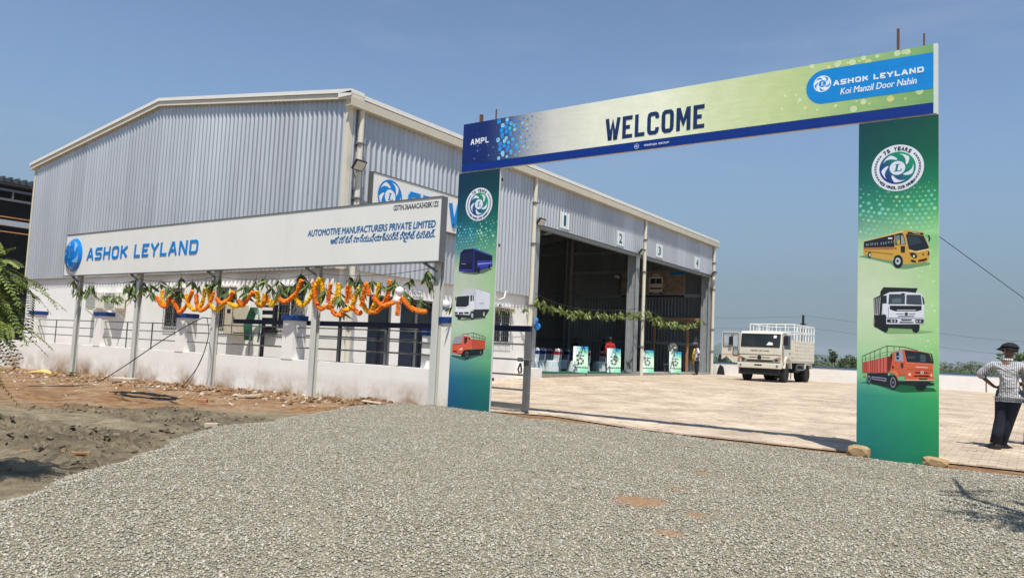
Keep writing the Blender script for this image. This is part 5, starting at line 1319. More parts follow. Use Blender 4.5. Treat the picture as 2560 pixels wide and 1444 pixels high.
def person(label, loc, rz, J=None, skin=(.19, .10, .06), shirt=None, trou=None, shoe=(.02, .02, .022), hair=(.012, .011, .01), sleeve='short', cap=None, k=1., fingers=True, seated=False, lens=False, look=None):
    J = J or stand(); J = {n: Vector(v) for n, v in J.items()}
    o = thing('person', label, 'person', loc=loc, rz=rz); o.scale = (k, k, k)
    E_ = [('pelvis', 'spine'), ('spine', 'chest'), ('chest', 'neck'), ('neck', 'jaw'), ('jaw', 'head'), ('head', 'crown')]
    for s in 'LR': E_ += [('chest', 'sh'+s), ('sh'+s, 'el'+s), ('el'+s, 'wr'+s), ('wr'+s, 'pa'+s), ('pelvis', 'hip'+s), ('hip'+s, 'kn'+s), ('kn'+s, 'an'+s), ('an'+s, 'to'+s)]
    rad = {n: (tuple(x*.86 for x in rr(n)) if isinstance(rr(n), tuple) else rr(n)*.86) for n in J}
    if fingers:
        for s in 'LR':
            w, p = J['wr'+s], J['pa'+s]; d = (p-w).normalized(); a = d.cross(Vector((1, 0, 0) if abs(d.x) < .7 else (0, 1, 0))).normalized(); b = d.cross(a)
            for i, (off, ln) in enumerate(((-.026, .062), (-.009, .075), (.009, .07), (.025, .055))):
                q1 = p+d*.03+a*off; q2 = q1+d*ln*.55-b*.012; q3 = q2+d*ln*.4-b*.022
                for nm, q, r in (('fa', q1, .0105), ('fb', q2, .0095), ('fc', q3, .008)): J[f'{nm}{i}{s}'] = q; rad[f'{nm}{i}{s}'] = r
                E_ += [('pa'+s, f'fa{i}{s}'), (f'fa{i}{s}', f'fb{i}{s}'), (f'fb{i}{s}', f'fc{i}{s}')]
            t1 = p-d*.01-a*.035-b*.01; t2 = t1+d*.035-a*.022-b*.012
            J['ta'+s] = t1; J['tb'+s] = t2; rad['ta'+s] = .012; rad['tb'+s] = .009; E_ += [('pa'+s, 'ta'+s), ('ta'+s, 'tb'+s)]
    ms = mat('skin_%d' % int(skin[0]*1000), skin, .55, 0, .12, 20)
    body = put(skin_mesh(J, E_, rad, 1, 'pelvis'), 'body', ms, o)
    H, N, Jw = J['head'], J['neck'], J['jaw']
    up = (H-N).normalized(); fwd = Vector((0, -1, 0)); fwd = Vector(look).normalized() if look else fwd
    sd = fwd.cross(up).normalized(); fw_ = up.cross(sd)*1.
    if fw_.dot(fwd) < 0: fw_ = -fw_
    f = MB(); f.ell(H+fw_*.098-up*.015, (.014, .016, .022)); f.ell(H+sd*.084-up*.01, (.012, .02, .032)); f.ell(H-sd*.084-up*.01, (.012, .02, .032)); f.ell(H+fw_*.083-up*.062, (.026, .008, .009)); f.build('face', ms, body, True)
    e = MB(); e.ell(H+fw_*.083+sd*.031+up*.012, (.014, .008, .009)); e.ell(H+fw_*.083-sd*.031+up*.012, (.014, .008, .009)); e.build('eyes', mat('eye_dark', (.02, .018, .016), .3), body, True)
    hm = MB(); n = 16
    for i in range(7):            # hair cap, lower at the nape
        for j in range(n):
            a = 2*math.pi*j/n; lim = lerp(1.25, 2.0, (1-math.cos(a))/2); th = lim*i/6
            v = (fw_*math.cos(a)+sd*math.sin(a))*math.sin(th)*.1+up*math.cos(th)*.108; v = v-fw_*fw_.dot(v)*(-.04); hm.V.append(tuple(H+up*.012-fw_*.006+v))
    hm.F = [(i*n+j, (i+1)*n+j, (i+1)*n+(j+1) % n, i*n+(j+1) % n) for i in range(6) for j in range(n)]
    if not cap: hm.build('hair', mat('hair_black', hair, .5, 0, .3, 60, .5, 120), o, True)
    else:
        hm.build('hair', mat('hair_black', hair, .5), o, True)
        c = MB()
        for i in range(7):
            for j in range(n):
                a = 2*math.pi*j/n; th = 1.42*i/6; v = (fw_*math.cos(a)*1.08+sd*math.sin(a))*math.sin(th)*.113+up*math.cos(th)*.1; c.V.append(tuple(H+up*.03+v))
        c.F = [(i*n+j, (i+1)*n+j, (i+1)*n+(j+1) % n, i*n+(j+1) % n) for i in range(6) for j in range(n)]
        cp = c.build('cap', cap, o, True)
        b = MB(); m_ = 9
        for r_ in (.1, .19):
            for t in range(m_): a = lerp(-.85, .85, t/(m_-1)); b.V.append(tuple(H+up*(.045-.03*(r_ > .15)-.02*abs(a)*(r_ > .15))+fw_*r_*math.cos(a)*1.04+sd*.112*math.sin(a)))
        b.F = [(i, i+1, m_+i+1, m_+i) for i in range(m_-1)]; bo = b.build('brim', cap, cp, True); so = bo.modifiers.new('t', 'SOLIDIFY'); so.thickness = .008
    if lens:
        g = MB()
        for s in (-1, 1): g.tube([H+fw_*.098+sd*s*.03+up*.012+(sd*math.cos(t)*.022+up*math.sin(t)*.018) for t in [k_*math.pi/5 for k_ in range(11)]], .003, 5); g.tube([H+fw_*.098+sd*s*.052+up*.014, H+sd*s*.09+up*.01], .003, 5)
        g.build('glasses', mat('glasses_wire', (.25, .22, .16), .3, .8), o)
    if shirt:
        S_ = {n: J[n] for n in ('pelvis', 'spine', 'chest', 'neck')}; S_['pelvis'] = J['pelvis']+Vector((0, 0, -.02)); S_['hem'] = J['pelvis']+Vector((0, 0, -.1)); S_['neck'] = J['chest'].lerp(J['neck'], .9)
        Ed = [('hem', 'pelvis'), ('pelvis', 'spine'), ('spine', 'chest'), ('chest', 'neck')]
        R_ = {'hem': (.19, .148), 'pelvis': (.168, .13), 'spine': (.168, .125), 'chest': (.178, .122), 'neck': (.082, .07)}
        for s in 'LR':
            S_['sh'+s] = J['sh'+s]; R_['sh'+s] = .08; Ed.append(('chest', 'sh'+s)); q = J['sh'+s].lerp(J['el'+s], .85); S_['sl'+s] = q; R_['sl'+s] = .066; Ed.append(('sh'+s, 'sl'+s))
            if sleeve == 'long': S_['el'+s] = J['el'+s]; R_['el'+s] = .058; S_['cf'+s] = J['el'+s].lerp(J['wr'+s], .75); R_['cf'+s] = .045; Ed += [('sl'+s, 'el'+s), ('el'+s, 'cf'+s)]
            elif sleeve == 'elbow': S_['el'+s] = J['el'+s]; R_['el'+s] = .064; S_['cf'+s] = J['el'+s].lerp(J['wr'+s], .35); R_['cf'+s] = .06; Ed += [('sl'+s, 'el'+s), ('el'+s, 'cf'+s)]
        sh = put(skin_mesh(S_, Ed, R_, 2, 'pelvis'), 'shirt', shirt, o)
        c = MB(); cc = J['chest'].lerp(J['neck'], 1.0); c.lathe([(.072, -.02), (.068, .015), (.06, .03), (.054, .012)], 14, Matrix.Translation(cc)); c.build('collar', shirt, sh, True)
    if trou:
        tr_ = MB(); pv = J['pelvis']
        for s in 'LR':
            a, kn, an = J['hip'+s], J['kn'+s], J['an'+s]; tp = pv.lerp(a, .55)+Vector((0, 0, .06))
            tr_.tube([tp, a.lerp(tp, .3), a.lerp(kn, .25), a.lerp(kn, .6), kn, kn.lerp(an, .5), an+Vector((0, 0, .0))], [.08, .1, .1, .088, .078, .074, .07], 14)
        tr_.ell(pv+Vector((0, 0, -.0)), (.14, .105, .1), 16, 10)
        put(tr_.build('trousers', trou).data, 'trousers', trou, o); bpy.data.objects.remove([x for x in col.objects if x.name.startswith('trousers') and x.parent is None][0])
        o.children[-1].data.polygons.foreach_set('use_smooth', [True]*len(o.children[-1].data.polygons))
    for s in 'LR':
        a, t = J['an'+s], J['to'+s]; d = (t-a); d.z = 0; d.normalize(); q = MB(); sdv = Vector((-d.y, d.x, 0)); b0 = Vector((a.x, a.y, 0)); V = []
        prof = [(-.07, .03, .07), (-.06, .045, .085), (0, .045, .085), (.06, .046, .065), (.13, .05, .048), (.19, .042, .036), (.215, .02, .024)]
        for x, w, h in prof:
            for u, v in ((-1, 0), (-1, .5), (-.6, 1), (.6, 1), (1, .5), (1, 0)): V.append(b0+d*x+sdv*u*w+Vector((0, 0, v*h+a.z-.085)))
        F = [(i*6+j, i*6+(j+1) % 6, (i+1)*6+(j+1) % 6, (i+1)*6+j) for i in range(6) for j in range(6)]+[(5, 4, 3, 2, 1, 0), tuple(range(36, 42))]
        q.add(V, F); autosmooth(q.build('shoe', mat('shoe_dark', shoe, .5, 0, .2, 30), o), 50)
    return o
# shirts
def striped(name, a, b, sc_):
    m = bpy.data.materials.new(name); m.use_nodes = True; n = m.node_tree.nodes; l = m.node_tree.links; p = n['Principled BSDF']; p.inputs['Roughness'].default_value = .85
    t = n.new('ShaderNodeTexCoord'); w = n.new('ShaderNodeTexWave'); w.wave_type = 'BANDS'; w.bands_direction = 'X'; w.inputs['Scale'].default_value = sc_; w.inputs['Distortion'].default_value = .6; w.inputs['Detail'].default_value = 1; l.new(t.outputs['Object'], w.inputs[0])
    r = n.new('ShaderNodeValToRGB'); r.color_ramp.elements[0].position = .5; r.color_ramp.elements[1].position = .72; r.color_ramp.elements[0].color = (*a, 1); r.color_ramp.elements[1].color = (*b, 1); l.new(w.outputs[0], r.inputs[0]); l.new(r.outputs[0], p.inputs['Base Color'])
    nt = n.new('ShaderNodeTexNoise'); nt.inputs['Scale'].default_value = 9; nt.inputs['Distortion'].default_value = 1.2; l.new(t.outputs['Object'], nt.inputs[0]); bp = n.new('ShaderNodeBump'); bp.inputs['Strength'].default_value = 1.; bp.inputs['Distance'].default_value = .06; l.new(nt.outputs[0], bp.inputs['Height']); l.new(bp.outputs[0], p.inputs['Normal'])
    return m
M_navyc = mat('navy_cloth', (.012, .016, .03), .9, 0, .25, 12, .4, 14); M_blackc = mat('black_cloth', (.01, .011, .015), .9, 0, .2, 12, .3, 14)
J = stand()
J.update({'pelvis': (.03, .0, .93), 'spine': (.04, 0, 1.1), 'chest': (.05, .0, 1.285), 'neck': (.055, -.02, 1.42), 'jaw': (.045, -.035, 1.5), 'head': (.04, -.045, 1.58), 'crown': (.035, -.03, 1.645),
          'shL': (-.13, .01, 1.36), 'shR': (.225, .0, 1.36), 'elR': (.40, .02, 1.17), 'wrR': (.235, -.06, .985), 'paR': (.19, -.10, .97), 'elL': (-.21, -.03, 1.11), 'wrL': (-.14, -.22, 1.03), 'paL': (-.09, -.28, 1.04),
          'hipL': (-.04, 0, .885), 'hipR': (.11, 0, .885), 'knL': (.05, -.03, .48), 'knR': (.14, .01, .49), 'anL': (.15, -.05, .085), 'anR': (.2, .07, .085), 'toL': (.1, -.19, .035), 'toR': (.3, -.04, .035)})
Jm = {k_: Vector(v) for k_, v in J.items()}
person('person seen from behind in striped shirt and black cap, hand on hip', (-.36, 14.55, YZ(0, 14.55)+.012), math.pi-.15, Jm, (.16, .085, .05), striped('striped_shirt', S(186, 186, 186), S(112, 114, 120), 13.), M_navyc, sleeve='elbow', cap=M_blackc, lens=True, look=(.85, -.5, 0)).scale = (1.14, 1.12, 1.)
person('person in dark clothes beside the striped shirt, cut by the right edge', (-.12, 15.6, YZ(0, 15.6)+.012), math.pi/2+.3, None, (.16, .085, .05), mat('grey_shirt', S(120, 124, 136), .9, 0, .15, 8, .3, 12), M_blackc, sleeve='long')
J = stand(); J.update({'elL': (-.25, -.02, 1.12), 'wrL': (-.2, -.2, 1.0), 'paL': (-.17, -.26, 1.0), 'knR': (.11, -.06, .49), 'anR': (.09, -.02, .085), 'toR': (.1, -.18, .035)})
person('person in white shirt and dark trousers beside the last column of the shed', (-15.62, 40.35, YZ(-15.6, 40.4)+.01), -.9, J, (.14, .075, .045), mat('white_shirt', S(214, 220, 236), .85, 0, .1, 8, .4, 12), M_navyc, fingers=False)
person('person in red shirt standing in the shade behind the middle column', (-16.9, 32.4, FL), -2.2, None, (.12, .07, .045), mat('red_shirt', S(170, 30, 34), .85, 0, .15, 8, .3, 12), M_blackc, sleeve='long', fingers=False)
for i, (x, y, rz, lab) in enumerate(((-20.9, 36.0, 3.0, 'dark figure standing at the back left of the covered chairs'), (-20.3, 38.2, 2.6, 'broad dark figure standing behind the red sashed chairs'), (-19.9, 40.2, 3.3, 'dark figure standing near the far wall behind the first standee'), (-19.2, 40.9, 2.8, 'dark figure standing right of the first standee'))):
    person(lab, (x, y, FL), rz, None, (.1, .06, .04), mat('dark_shirt_%d' % i, [(.03, .035, .05), (.02, .02, .025), (.04, .05, .07), (.06, .03, .03)][i], .9), M_blackc, fingers=False)

# ------------------------------------------------------------------ truck
tk = thing('cargo_truck', 'cream white cargo truck with slatted cage body and its door open', 'truck', loc=(-11.02, 36.5, YZ(0, 36.5)+.01), rz=-.05)
M_cream = mat('cream_paint', S(216, 211, 196), .32, 0, .1, 3, coat=.4); M_tyre = mat('tyre_rubber', (.018, .018, .02), .85, 0, .3, 20, .4, 60); M_chas = mat('chassis_black', (.02, .022, .025), .6, .2, .3, 8)
M_glass = mat('truck_glass', (.02, .03, .035), .08, 0, .2, 2, spec=.6); M_rim = mat('steel_rim', S(120, 122, 126), .5, .5, .15, 8); M_wht = mat('truck_white', S(238, 238, 234), .4, 0, .05, 3)
hw = 1.02
def profile_box(prof, x0, x1): return MB().prism(prof, lambda y, z, d: Vector((d, y, z)), x0, x1)
cab = bevel(profile_box([(.06, .9), (.06, 1.3), (.08, 1.66), (.22, 2.36), (.34, 2.44), (1.5, 2.44), (1.55, 2.3), (1.55, .75), (1.3, .75), (1.25, 1.05), (1.05, 1.22), (.65, 1.22), (.45, 1.05), (.4, .75), (.06, .75)], -hw, hw).build('cab', M_cream, tk), .03)
ws = [(-.93, 1.70), (.93, 1.70), (.93, 2.30), (-.93, 2.30)]
def onfront(z, e): return lerp(.08, .22, (z-1.66)/.7)-e
mesh_obj('windscreen', [(x, onfront(z, .012), z) for x, z in ws], [(0, 1, 2, 3)], M_glass, cab)
f = MB()
for a, b in zip(ws, ws[1:]+ws[:1]): f.bar((a[0], onfront(a[1], .014), a[1]), (b[0], onfront(b[1], .014), b[1]), .045, .03)
f.build('screen_seal', M_chas, cab)
MB().add([(.62, onfront(2.12, .02), 2.12), (.76, onfront(2.12, .02), 2.12), (.76, onfront(2.25, .02), 2.25), (.62, onfront(2.25, .02), 2.25)], [(0, 1, 2, 3)]).build('permit_sticker', M_wht, cab)
MB().add([(.3, onfront(1.78, .02), 1.78), (.62, onfront(1.78, .02), 1.78), (.58, onfront(1.9, .02), 1.9), (.4, onfront(1.93, .02), 1.93)], [(0, 1, 2, 3)]).build('dash_papers', M_wht, cab)
for x in (-.45, .2): MB().bar((x, .05, 1.68), (x+.28, .075, 1.72), .02).build('wiper', M_chas, cab)
bevel(MB().box(-hw+.02, .03, 1.32, hw-.02, .058, 1.63).build('bonnet_panel', M_cream, cab), .012)
block_text('ASHOK LEYLAND', mat('truck_ink', S(60, 62, 66), .5), cab, frame((-.45, .027, 1.47), (1, 0, 0), (0, 0, 1)), .9, .065, .016, gap=.3)
g = MB(); g.prism([(-.95, 1.22), (-.6, 1.08), (.6, 1.08), (.95, 1.22), (.95, 1.28), (-.95, 1.28)], lambda u, v, d: Vector((u, d, v)), .02, .058); bevel(g.build('grille_band', M_cream, cab), .01)
for x0, x1 in ((-.5, -.14), (.14, .5)): MB().prism([(x0, 1.17), (x1, 1.17), (x1, 1.2), (x0, 1.2)], lambda u, v, d: Vector((u, d, v)), .012, .022).build('grille_slot', M_chas, cab)
MB().lathe([(.1, 0), (.1, .02), (.085, .03), (.001, .03)], 20, frame((0, .018, 1.18), (1, 0, 0), (0, 0, 1))).build('badge', M_chas, cab)
MB().prism([(-.7, .98), (.7, .98), (.55, 1.05), (-.55, 1.05)], lambda u, v, d: Vector((u, d, v)), .03, .062).build('intake', M_chas, cab)
for x in (-.8, .8):
    h = MB().lathe([(.1, -.03), (.1, .0), (.085, .012), (.001, .015)], 18, frame((x, .04, 1.07), (1, 0, 0), (0, 0, 1))).build('headlight', M_rim, cab)
    MB().lathe([(.05, 0), (.045, .01), (.001, .012)], 14, frame((x, .022, 1.07), (1, 0, 0), (0, 0, 1))).build('lens', M_glass, h)
    MB().box(x-.03, .04, 1.2, x+.03, .062, 1.235).build('indicator', M_chas, cab)
for z_ in (1.30, .94): MB().box(-hw+.01, .045, z_-.008, hw-.01, .062, z_+.008).build('panel_gap', M_chas, cab)
MB().box(-.95, -.02, .36, .95, .08, .645).build('underrun_guard', M_chas, tk)
for x in (-.97, .97): MB().box(x-.04, .0, 1.12, x+.04, .055, 1.2).build('side_marker', mat('amber', S(220, 130, 30), .3), cab)
bp = bevel(MB().box(-hw-.03, -.1, .66, hw+.03, .1, .92).build('bumper', M_cream, tk), .03)
MB().box(-.2, -.108, .79, .16, -.1, .85).build('number_plate', M_chas, bp)
for x in (-.88, .88): MB().lathe([(.055, 0), (.05, .012), (.001, .014)], 14, frame((x, -.1, .79), (1, 0, 0), (0, 0, 1))).build('fog_lamp', M_rim, bp)
MB().box(-.9, .1, .42, .9, .4, .66).box(-.42, .4, .5, -.3, 4.9, .8).box(.3, .4, .5, .42, 4.9, .8).box(-.3, 1.5, .55, .3, 1.7, .75).box(-.3, 4.2, .55, .3, 4.5, .75).build('chassis', M_chas, tk)
# open right-hand door swung forward, and the near side door
def door(x0, x1, y, name):
    P = lambda q: (lambda m: m.prism(q, lambda u, v, d: Vector((u, d, v)), y, y+.05))(D_); D_ = MB()
    P([(x0, 1.0), (x0, 1.66), (x0+.54, 1.66), (x0+.54, 1.24), (x1, 1.24), (x1, .86), (x1-.35, .9), (x0+.25, 1.2)]); P([(x0, 1.66), (x0+.07, 1.66), (x0+.1, 2.33), (x0+.02, 2.36)]); P([(x0+.02, 2.36), (x0+.1, 2.33), (x1, 2.33), (x1-.06, 2.4), (x0+.08, 2.4)])
    P([(x0+.5, 1.66), (x0+.56, 1.66), (x0+.56, 2.33), (x0+.5, 2.33)]); P([(x1-.06, 1.24), (x1, 1.24), (x1, 2.33), (x1-.06, 2.33)]); P([(x0+.54, 1.24), (x0+.58, 1.24), (x0+.58, 1.66), (x0+.54, 1.66)]); P([(x0+.58, 1.58), (x1-.06, 1.58), (x1-.06, 1.66), (x0+.58, 1.66)])
    d = D_.build(name, M_cream, tk); clear = mat('door_glass', (.75, .8, .82), .05, 0, .02, 2, alpha=.16)
    for nm, a, b, c, e in (('window', x0+.08, x0+.5, 1.66, 2.33), ('quarter_window', x0+.56, x1-.06, 1.66, 2.33), ('lower_window', x0+.58, x1-.06, 1.24, 1.58)):
        w_ = MB().box(a, y+.02, c, b, y+.026, e).build(nm, clear, d); r_ = MB()
        for p, q in (((a, c), (b, c)), ((b, c), (b, e)), ((b, e), (a, e)), ((a, e), (a, c))): r_.bar((p[0], y-.004, p[1]), (q[0], y-.004, q[1]), .03, .02)
        r_.build('seal', M_chas, w_)
    MB().box(x0+.4, y-.1, 1.72, x0+.55, y-.04, 2.15).build('mirror', M_chas, d)
    MB().box(x0+.02, y-.006, 1.255, x1-.02, y-.002, 1.275).build('stripe', mat('door_stripe', S(190, 120, 60), .5), d); return d
door(-1.98, -1.08, .24, 'door')
d2 = bevel(MB().box(hw+.002, .3, .95, hw+.03, 1.4, 2.36).build('door', M_cream, tk), .01)
MB().box(hw+.03, .38, 1.62, hw+.036, 1.3, 2.28).build('window', M_glass, d2); MB().box(hw+.03, 1.15, 1.4, hw+.045, 1.3, 1.46).build('handle', M_chas, d2)
mr = MB().box(hw+.1, .02, 1.78, hw+.3, .1, 2.2).build('mirror', M_chas, tk); MB().tube([(hw, .2, 2.3), (hw+.2, .08, 2.32), (hw+.2, .06, 2.2)], .018, 6).build('arm', M_chas, mr)
MB().prism([(.35, .7), (.45, 1.1), (.65, 1.26), (1.05, 1.26), (1.28, 1.08), (1.38, .7), (1.3, .7), (1.2, 1.02), (1.02, 1.18), (.68, 1.18), (.52, 1.04), (.42, .7)], lambda y, z, d: Vector((d, y, z)), hw-.1, hw+.09).build('fender', M_cream, tk)
MB().box(-1.1, .22, .35, -.75, .25, .9).build('mud_cloth', mat('grey_cloth', S(176, 168, 172), .9, 0, .2, 9, .4, 20), tk)
def wheel(x, y, w=.26, r=.45):
    side = 1 if x > 0 else -1
    M = frame((x, y, r), (0, 1, 0), (0, 0, 1))
    t = autosmooth(MB().lathe([(r*.56, -w/2), (r*.9, -w/2), (r, -w/2+.05), (r, w/2-.05), (r*.9, w/2), (r*.56, w/2)], 28, M).build('wheel', M_tyre, tk), 40)
    MB().lathe([(r*.57, -.02*side), (r*.5, .06*side), (r*.3, .02*side), (r*.2, .1*side), (.001, .1*side)], 24, M).build('rim', M_rim, t)
for x in (-.88, .88): wheel(x, .85)
for x in (-.93, -.63, .63, .93): wheel(x, 4.0)
# cargo body: slatted sides and a tube cage
yb0, yb1, bw_ = 1.72, 4.95, 1.1
MB().box(-bw_, yb0, .98, bw_, yb1, 1.06).build('body_floor', M_cream, tk)
for s in (-1, 1):
    for k in range(13): y = lerp(yb0+.06, yb1-.06, k/12); MB().box(s*bw_-.03, y-.045, 1.06, s*bw_+.03, y+.045, 2.08).build('side_slat', M_cream, tk)
    for z in (1.12, 1.3, 1.48, 1.66, 1.84, 2.02): MB().box(s*bw_-.026, yb0, z-.038, s*bw_+.012, yb1, z+.038).build('side_board', M_cream, tk)
for k in range(6): z = 1.14+.18*k; MB().box(-bw_, yb0-.02, z-.06, bw_, yb0+.03, z+.06).build('front_board', M_cream, tk); MB().box(-bw_, yb1-.03, z-.07, bw_, yb1+.02, z+.07).build('tail_board', M_cream, tk)
for s in (-1, 1):
    for k in range(8): y = lerp(yb0, yb1, k/7); MB().bar((s*bw_, y, 2.08), (s*bw_, y, 2.86), .045).build('cage_post', M_wht, tk)
    for z in (2.5, 2.86): MB().bar((s*bw_, yb0, z), (s*bw_, yb1, z), .045).build('cage_rail', M_wht, tk)
for y in (yb0, yb1):
    for z in (2.5, 2.86): MB().bar((-bw_, y, z), (bw_, y, z), .045).build('cage_rail', M_wht, tk)
    for k in (1, 2, 3, 4): x = lerp(-bw_, bw_, k/5); MB().bar((x, y, 2.08), (x, y, 2.86), .035).build('cage_post', M_wht, tk)
MB().box(bw_-.06, 2.2, .62, bw_, 3.4, .68).box(bw_-.06, 2.2, .86, bw_, 3.4, .92).box(bw_-.05, 2.2, .62, bw_-.01, 2.26, .92).box(bw_-.05, 3.34, .62, bw_-.01, 3.4, .92).build('side_guard', M_rim, tk)
MB().lathe([(.25, -.5), (.25, .5)], 16, frame((.75, 2.8, .72), (1, 0, 0), (0, 0, 1))).build('fuel_tank', M_chas, tk)
MB().prism([(3.45, .7), (3.5, .95), (4.5, .95), (4.55, .7), (4.5, .7), (4.42, .9), (3.58, .9), (3.5, .7)], lambda y, z, d: Vector((d, y, z)), bw_-.3, bw_+.02).build('rear_fender', M_cream, tk)

# ------------------------------------------------------------------ standees, carpet, chairs
def standee(label, x, y, rz, lean, var):
    o = thing('standee', label, 'standee', 'green welcome standees in front of the bays', loc=(x, y, FL+.03), rz=rz)
    w, h = .32, 1.14; b = MB().box(-w, 0, 0, w, .03, h).build('board', M_back, o); b.rotation_euler = (-lean, 0, 0)
    pr = Print(frame((0, -.001, 0), (1, 0, 0), (0, 0, 1)), .0006)
    def f(u, v):
        t = v/h; c = ramp3(t, [(0, S(120, 215, 180)), (.14, S(150, 225, 185)), (.35, S(215, 250, 215)), (.6, S(215, 250, 225)), (.8, S(120, 205, 180)), (1, S(80, 170, 180))]); q = smooth((u+w)/(2*w))
        return tuple(lerp(lerp(x_, .95, .75*(1-q)), x_*.92, q) for x_ in c)
    pr.grad(-w, 0, w, h, f, 8, 16); pr.up(); pr.poly([(.02, h-.1), (w, h-.1), (w, h-.01), (.02, h-.01)], S(30, 150, 215)); pr.up()
    swirl(pr, 0, .5, .16, S(40, 60, 70), S(210, 235, 215), False)
    for i in range(7): u = -w*.8+i*.085; pr.poly([(u, .2), (u+.075, .205), (u+.07, .25+.015*(i % 3)), (u+.01, .245)], S(40, 50, 48))
    pr.build('print', vmat('standee_print', .45), b)
    block_text('WELCOME', mat('standee_ink', S(50, 70, 74), .5), b, frame((-.17, -.008, .7), (1, 0, 0), (0, 0, 1)), .34, .065, .014, gap=.3)
    MB().bar((0, .03, .8), (0, .42, 0), .025).bar((-.2, .41, .012), (.2, .41, .012), .025).build('strut', M_iron, o)
for lab, x, y, rz, ln in (('green welcome standee nearest the gate in front of the covered chairs', -16.25, 28.45, .55, .12), ('green welcome standee just before the middle column', -16.25, 31.6, .62, .15), ('green welcome standee just past the middle column', -16.25, 35.3, .62, .16), ('palest green welcome standee beside the person in white shirt', -16.2, 38.7, .5, .1)): standee(lab, x, y, rz, ln, 0)
cp_ = mesh_obj('green_carpet', [(-26, 24.9, FL+.012), (XB+.02, 24.9, FL+.012), (XB+.02, 33.4, FL+.012), (-26, 40, FL+.012)], [(0, 1, 2, 3)], mat('green_carpet', (.01, .09, .03), .95, 0, .25, 6, .3, 90)); so = cp_.modifiers.new('t', 'SOLIDIFY'); so.thickness = .01; so.offset = 1
tag(cp_, 'bright green carpet laid on the floor of the first bays', 'carpet')
M_cover = mat('chair_cover', S(206, 214, 218), .85, 0, .1, 6, .6, 9); sash = [mat('red_sash', S(176, 40, 60), .7, 0, .2, 10), mat('blue_sash', S(28, 52, 150), .7, 0, .2, 10)]
def chair_mesh():
    m = MB(); rings = []
    def ring(pts): rings.append(len(m.V)); m.V += pts
    n = 28
    for z, kx, ky0, ky1, wv in ((0, .27, -.3, .27, .05), (.2, .25, -.28, .26, .035), (.44, .235, -.26, .245, .0), (.47, .225, -.25, .24, 0)):
        P = []
        for i in range(n):
            a = 2*math.pi*i/n; r = 1+wv*math.sin(a*9); c, s_ = math.cos(a), math.sin(a); q = 1/max(abs(c), abs(s_))**.8
            P.append((kx*c*q*r, (ky1 if s_ > 0 else -ky0)*s_*q*r, z))
        ring(P)
    for a, b in zip(rings, rings[1:]): m.F += [(a+i, a+(i+1) % n, b+(i+1) % n, b+i) for i in range(n)]
    m.F.append(tuple(rings[-1]+i for i in range(n)))
    P = [(-.23, .4), (.23, .4), (.235, .8), (.2, .95), (.1, 1.0), (-.1, 1.0), (-.2, .95), (-.235, .8)]
    m.prism(P, lambda u, v, d: (u, d+.1*(v-.4), v), .17, .235); return m
cm = chair_mesh(); cme = bpy.data.meshes.new('cover'); cme.from_pydata(cm.V, [], cm.F); cme.materials.append(M_cover); cme.update()
sm_ = [MB().box(-.243, .2, .74, .243, .285, .88) for _ in (0, 1)]; sme = []
for k in (0, 1):
    me_ = bpy.data.meshes.new('sash'); me_.from_pydata(sm_[k].V, [], sm_[k].F); me_.materials.append(sash[k]); sme.append(me_)
CH = [(-17.6, 26.6, 1, 'white covered chair with dark blue sash nearest the first column'), (-17.9, 27.6, 1, 'white covered chair with bright blue sash second from the first column'), (-17.5, 28.1, 0, 'white covered chair with red sash left of the nearest standee'), (-18.3, 29.6, 0, 'white covered chair with red sash partly behind the nearest standee'),
      (-17.6, 30.2, 0, 'white covered chair with red sash right of the nearest standee'), (-17.9, 31.6, 0, 'white covered chair with red sash left of the second standee'), (-17.9, 33.2, 0, 'white covered chair with red sash between the second standee and the red shirt'), (-19.6, 29.2, 0, 'white covered chair with red sash in the second row, left'), (-19.8, 31.2, 0, 'white covered chair with red sash in the second row, middle'), (-19.9, 33., 1, 'white covered chair with blue sash in the second row, right')]
for x, y, s, lab in CH:
    o = thing('banquet_chair', lab, 'chair', 'covered chairs in the shed', loc=(x, y, FL+.024), rz=2.55+random.uniform(-.25, .25))
    link(bpy.data.objects.new('cover', cme), o); link(bpy.data.objects.new('sash', sme[s]), o)
    o.rotation_euler.z -= math.pi*.92
# banner on the far wall inside
bn = thing('truck_banner', 'large truck picture banner hung high on the far wall inside the shed', 'banner', loc=(-21., YE-.25, 5.15))
bd = OB(bn).box(-22.2, YE-.24, 5.15, -17.88, YE-.22, 6.78).build('board', M_back)
pr = Print(frame((-1.2, .008, 0), (1, 0, 0), (0, 0, 1)), .002)
pr.grad(0, 0, 4.32, 1.63, lambda u, v: tuple(lerp(a, b, .5+.5*noise.noise(Vector((u*2.2, v*3, 3)))) for a, b in zip(S(110, 96, 84), S(176, 162, 146))), 60, 26); pr.up(); pr.poly([(0, 0), (4.32, 0), (4.32, .12), (0, .12)], S(12, 30, 90)).poly([(3.3, 1.38), (4.3, 1.38), (4.3, 1.58), (3.3, 1.58)], S(20, 120, 200)); pr.up()
pr.poly([(1.95, .3), (2.85, .3), (2.88, 1.2), (2.75, 1.3), (2.05, 1.3), (1.92, 1.2)], S(214, 208, 200)); pr.up(); pr.poly([(2.0, .85), (2.38, .85), (2.38, 1.17), (2.03, 1.17)], S(40, 44, 50)).poly([(2.42, .85), (2.8, .85), (2.77, 1.17), (2.42, 1.17)], S(40, 44, 50)).poly([(2., .5), (2.8, .5), (2.8, .6), (2., .6)], S(60, 60, 60)).poly([(2.15, 1.36), (2.65, 1.36), (2.65, 1.46), (2.15, 1.46)], S(200, 200, 196)); pr.up()
pr.poly([(1.95, .2), (2.15, .2), (2.15, .3), (1.95, .3)], S(30, 30, 30)).poly([(2.65, .2), (2.85, .2), (2.85, .3), (2.65, .3)], S(30, 30, 30)); rnd = random.Random(4)
